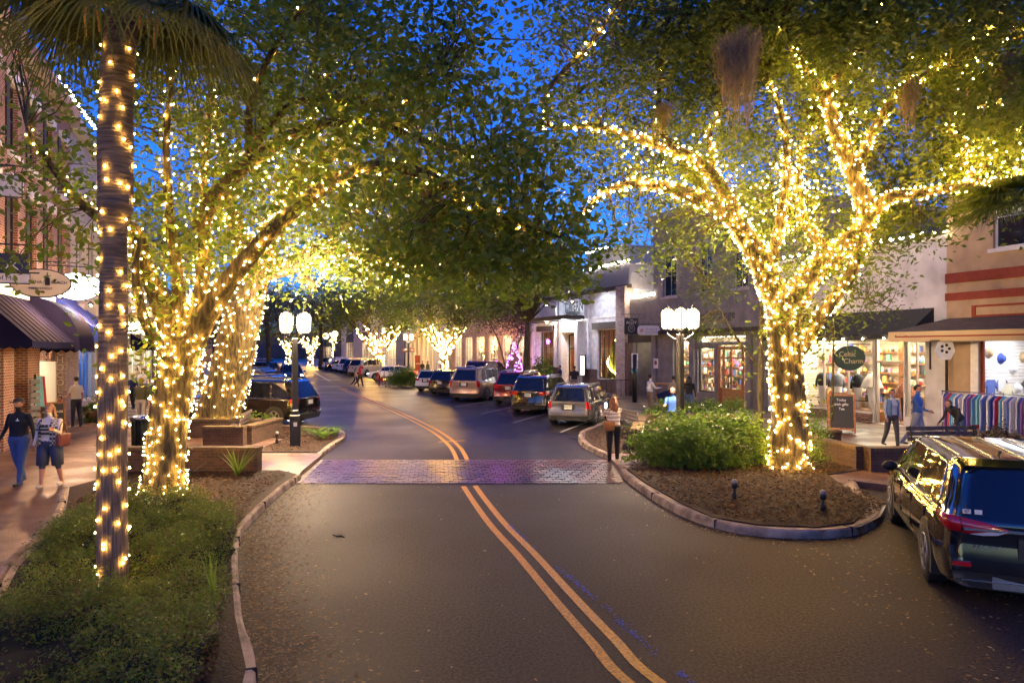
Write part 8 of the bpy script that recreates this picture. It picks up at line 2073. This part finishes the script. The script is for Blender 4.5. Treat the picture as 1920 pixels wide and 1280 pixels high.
# crossing the road
person(667, 725.5, 'child-like figure in tan coat crossing with the red-coated person', face=355, z=0, h=1.55, top=cloth('tan_coat', (.34, .26, .20)), legs=NAVYP, walk=.8, hair='brown', hairstyle='long', shoes=WSHOE)
person(675, 724.5, 'person in red coat crossing the road before the white saloon', face=2, z=0, h=1.82, top=cloth('red_coat', (.5, .03, .04)), legs=NAVYP, walk=.7, hair='grey', shoes=WSHOE)
person(715, 722, 'small child in white top and red trousers by the white saloon', face=175, z=0, h=1.3, top=WHT_, legs=cloth('red_trousers', (.35, .02, .02)), walk=.7, hair='ginger', shoes=WSHOE)
# around the tavern
person(0, 0, 'man in navy T-shirt waiting by the tavern door', face=200, loc=(P(1050, 700, 45).x, 45, .13), h=1.82, top=cloth('navy_tee', (.02, .035, .09)), legs=DGR, sleeves='short', hair='black')
person(0, 0, 'heavy-set man in black T-shirt and khaki trousers before the tavern', face=95, loc=(P(1077, 740, 42).x, 42, .13), h=1.84, top=BLK, legs=TANT, sleeves='short', wide=1.25, hair='black')
for k, (px_, d_, c_, hc_, lb_) in enumerate(((935, 50, BLK, 'brown', 'person with brown hair behind the red crossover'), (948, 49, cloth('slate', (.06, .08, .12)), 'grey', 'grey-haired person behind the red crossover'), (958, 50, cloth('steel_blue', (.12, .16, .26)), 'black', 'person in steel blue top beside the purple cone tree'), (792, 66, BLK, 'black', 'dark-clothed person by the forked oak and red banner'), (802, 65, OLV, 'black', 'person in olive coat by the forked oak'))):
    person(0, 0, lb_, face=250 + k * 20, loc=(P(px_, 700, d_).x, d_, .13), h=1.76, top=c_, hair=hc_, voxel=.025)
# woman photographing
pW, iW = person(1150, 866, 'woman in striped jumper raising a phone towards the street', face=112, z=.05, h=1.69, top=stripes('cream_striped_knit', (.80, .70, .56), (.10, .07, .05), 3.2), legs=cloth('black_leggings', (.012, .012, .014)), armsL=(48, 95), armsR=(40, 100), hair='ginger', hairstyle='long', female=True, wide=1.25, shoes=mat('tan_shoe', (.35, .18, .12), .6), outL=4, outR=4, voxel=.014)
ph = thing('phone', rl(pW, (iW['tips'][-1] + iW['tips'][1]) / 2 + Vector((0, .03, .06))), R(112) - PI / 2, 'lit phone held up by the woman in the striped jumper', 'phone')
MB().box(-.038, -.005, -.075, .038, .005, .075, bev=.003).build('case', M_BLACK, ph); MB().box(-.034, -.0065, -.07, .034, -.0055, .07).build('screen', emis('phone_screen', (.75, .85, 1), 4), ph)
bag(rl(pW, iW['up']((-.20, -.12, .98))), R(112 - 90 + 8), mat('tan_leather', (.38, .15, .04), .5), 'tan leather shoulder bag on the photographing woman', .32, .24, [(-.1, 0, .1), (.0, -.02, .42), (.12, .03, .55), (.16, .1, .42)])
# right pavement
person(0, 0, 'man in blue T-shirt behind the right street lamp', face=250, loc=(P(1261, 745, 21.3).x, 21.3, .13), h=1.66, top=SBL, sleeves='short', armsL=(25, 70), armsR=(25, 70), hair='grey', legs=DGR)
person(0, 0, 'waitress in white blouse standing at the wooden table', face=20, loc=(P(1219, 740, 31).x, 31, .13), h=1.7, top=WHT_, legs=TANT, armsR=(30, 60), hair='black', hairstyle='bun', female=True)
person(0, 0, 'person in tan jumper left of the right street lamp', face=100, loc=(P(1263, 750, 29.5).x, 29.5, .13), h=1.72, top=cloth('oatmeal', (.36, .28, .19)), legs=cloth('maroon_trousers', (.08, .02, .04)), hair='black')
person(0, 0, 'woman in dark jacket and blue jeans right of the right street lamp', face=75, loc=(P(1292, 760, 29).x, 29, .13), h=1.74, top=BLK, legs=DEN, hair='black', hairstyle='long', female=True, walk=.4)
person(0, 0, 'person in pink top inside the open wooden door', face=60, loc=tuple(toW(tea, (da + 1.45, .9, .06))), h=1.7, top=cloth('salmon', (.5, .2, .17)), legs=TANT, hair='black', armsR=(20, 90))
pD, iD = person(1672, 838, 'woman in denim jacket and grey leggings walking before the gift shop', face=275, h=1.70, top=cloth('pale_blue_tee', (.40, .46, .55)), legs=cloth('grey_leggings', (.06, .065, .08)), walk=.45, hair='black', hairstyle='bun', female=True, head_yaw=-45, wide=1.08, voxel=.014, armsL=(-5, 15), armsR=(8, 20))
jacket(pD, iD, LDEN, W=1.12, long_=.95)
person(1720, 838, 'man in blue hooded top and sunglasses walking before the white pillar', face=318, h=1.83, top=SBL, legs=cloth('pale_jeans', (.25, .30, .40)), walk=.6, hair='black', wide=1.15, armsL=(-20, 35), armsR=(18, 55), head_yaw=-15, voxel=.014)
MB().prism([(-.075, .0), (.075, .0), (.075, .03), (-.075, .03)], .09, .1, axis='y').build('sunglasses', M_BLACK, bpy.data.objects['person.0%d' % (len([o for o in bpy.data.objects if o.name.startswith('person')]) - 1)]).location = (0, .02, 1.72)
person(0, 0, 'person stooping behind the dark hedge by the shirt rail', face=200, loc=(P(1800, 830, 19.5).x, 19.5, .13), h=1.62, top=DGR, hair='brown', lean=45, armsL=(60, 30), armsR=(60, 30))
person(0, 0, 'child beside the sandwich board near the chocolate pier', face=255, loc=(S(27.5, LN + .9).x, S(27.5, LN + .9).y, .13), h=1.25, top=cloth('red_knit', (.45, .05, .06)), legs=WHT_, hair='brown')
# mannequins in the gift shop
def mannequin(root, p, rz, label, top, legs=None, hatm=None, headless=False, poncho=None):
    t = thing('mannequin', toW(root, p), rz, label, 'mannequin'); iv = mat('ivory_cloth', (.6, .53, .48), .7)
    MB().lathe([(.02, 0), (.1, .02), (.14, .5), (.17, .85), (.13, 1.05), (.17, 1.25), (.18, 1.38), (.06, 1.45), (.05, 1.55)], (0, 0, 0), 16).build('body', legs or iv, t)
    MB().lathe([(.16, .9), (.2, .95), (.22, 1.2), (.2, 1.38), (.07, 1.47)], (0, 0, 0), 16).build('garment', top, t)
    if poncho: MB().lathe([(.44, .92), (.40, 1.0), (.30, 1.25), (.18, 1.42), (.07, 1.5)], (0, 0, 0), 18).build('poncho', poncho, t)
    else:
        for s in (-1, 1): MB().tube([(s * .19, 0, 1.36), (s * .27, 0, 1.1), (s * .28, .04, .85)], [.06, .055, .045], 8).build('sleeve', top, t)
    if not headless: MB().ball((0, 0, 1.64), (.08, .09, .11)).build('head', iv, t)
    if hatm: MB().lathe([(.16, 1.68), (.16, 1.7), (.1, 1.7), (.09, 1.8), (.04, 1.82)], (0, 0, 0), 16).build('hat', hatm, t)
    return t
mannequin(gift, (gd0 + .75, .75, .12), 0, 'mannequin in plaid poncho and dark hat inside the gift shop door', BLK, BLK, hatm=DGR, poncho=checks('brown_plaid', (.30, .10, .05), (.07, .035, .03), 16))
mannequin(gift, (ga + .55, .75, .40), 0, 'mannequin wearing a charcoal jacket at the end of the gift shop window', DGR, headless=True)
mannequin(gift, (ga + 1.3, .8, .40), 0, 'mannequin in a grey hooded coat second along the gift shop window', GRY, headless=True)
mannequin(gift, (gb - .75, .85, .40), 0, 'mannequin in a cream shawl beside the gift shop door frame', cloth('cream_shawl', (.5, .42, .36)), headless=True, poncho=cloth('cream_shawl', (.5, .42, .36)))
mannequin(gift, (gb - 1.45, .9, .40), 0, 'mannequin in a black cardigan mid-window of the gift shop', BLK, headless=True)
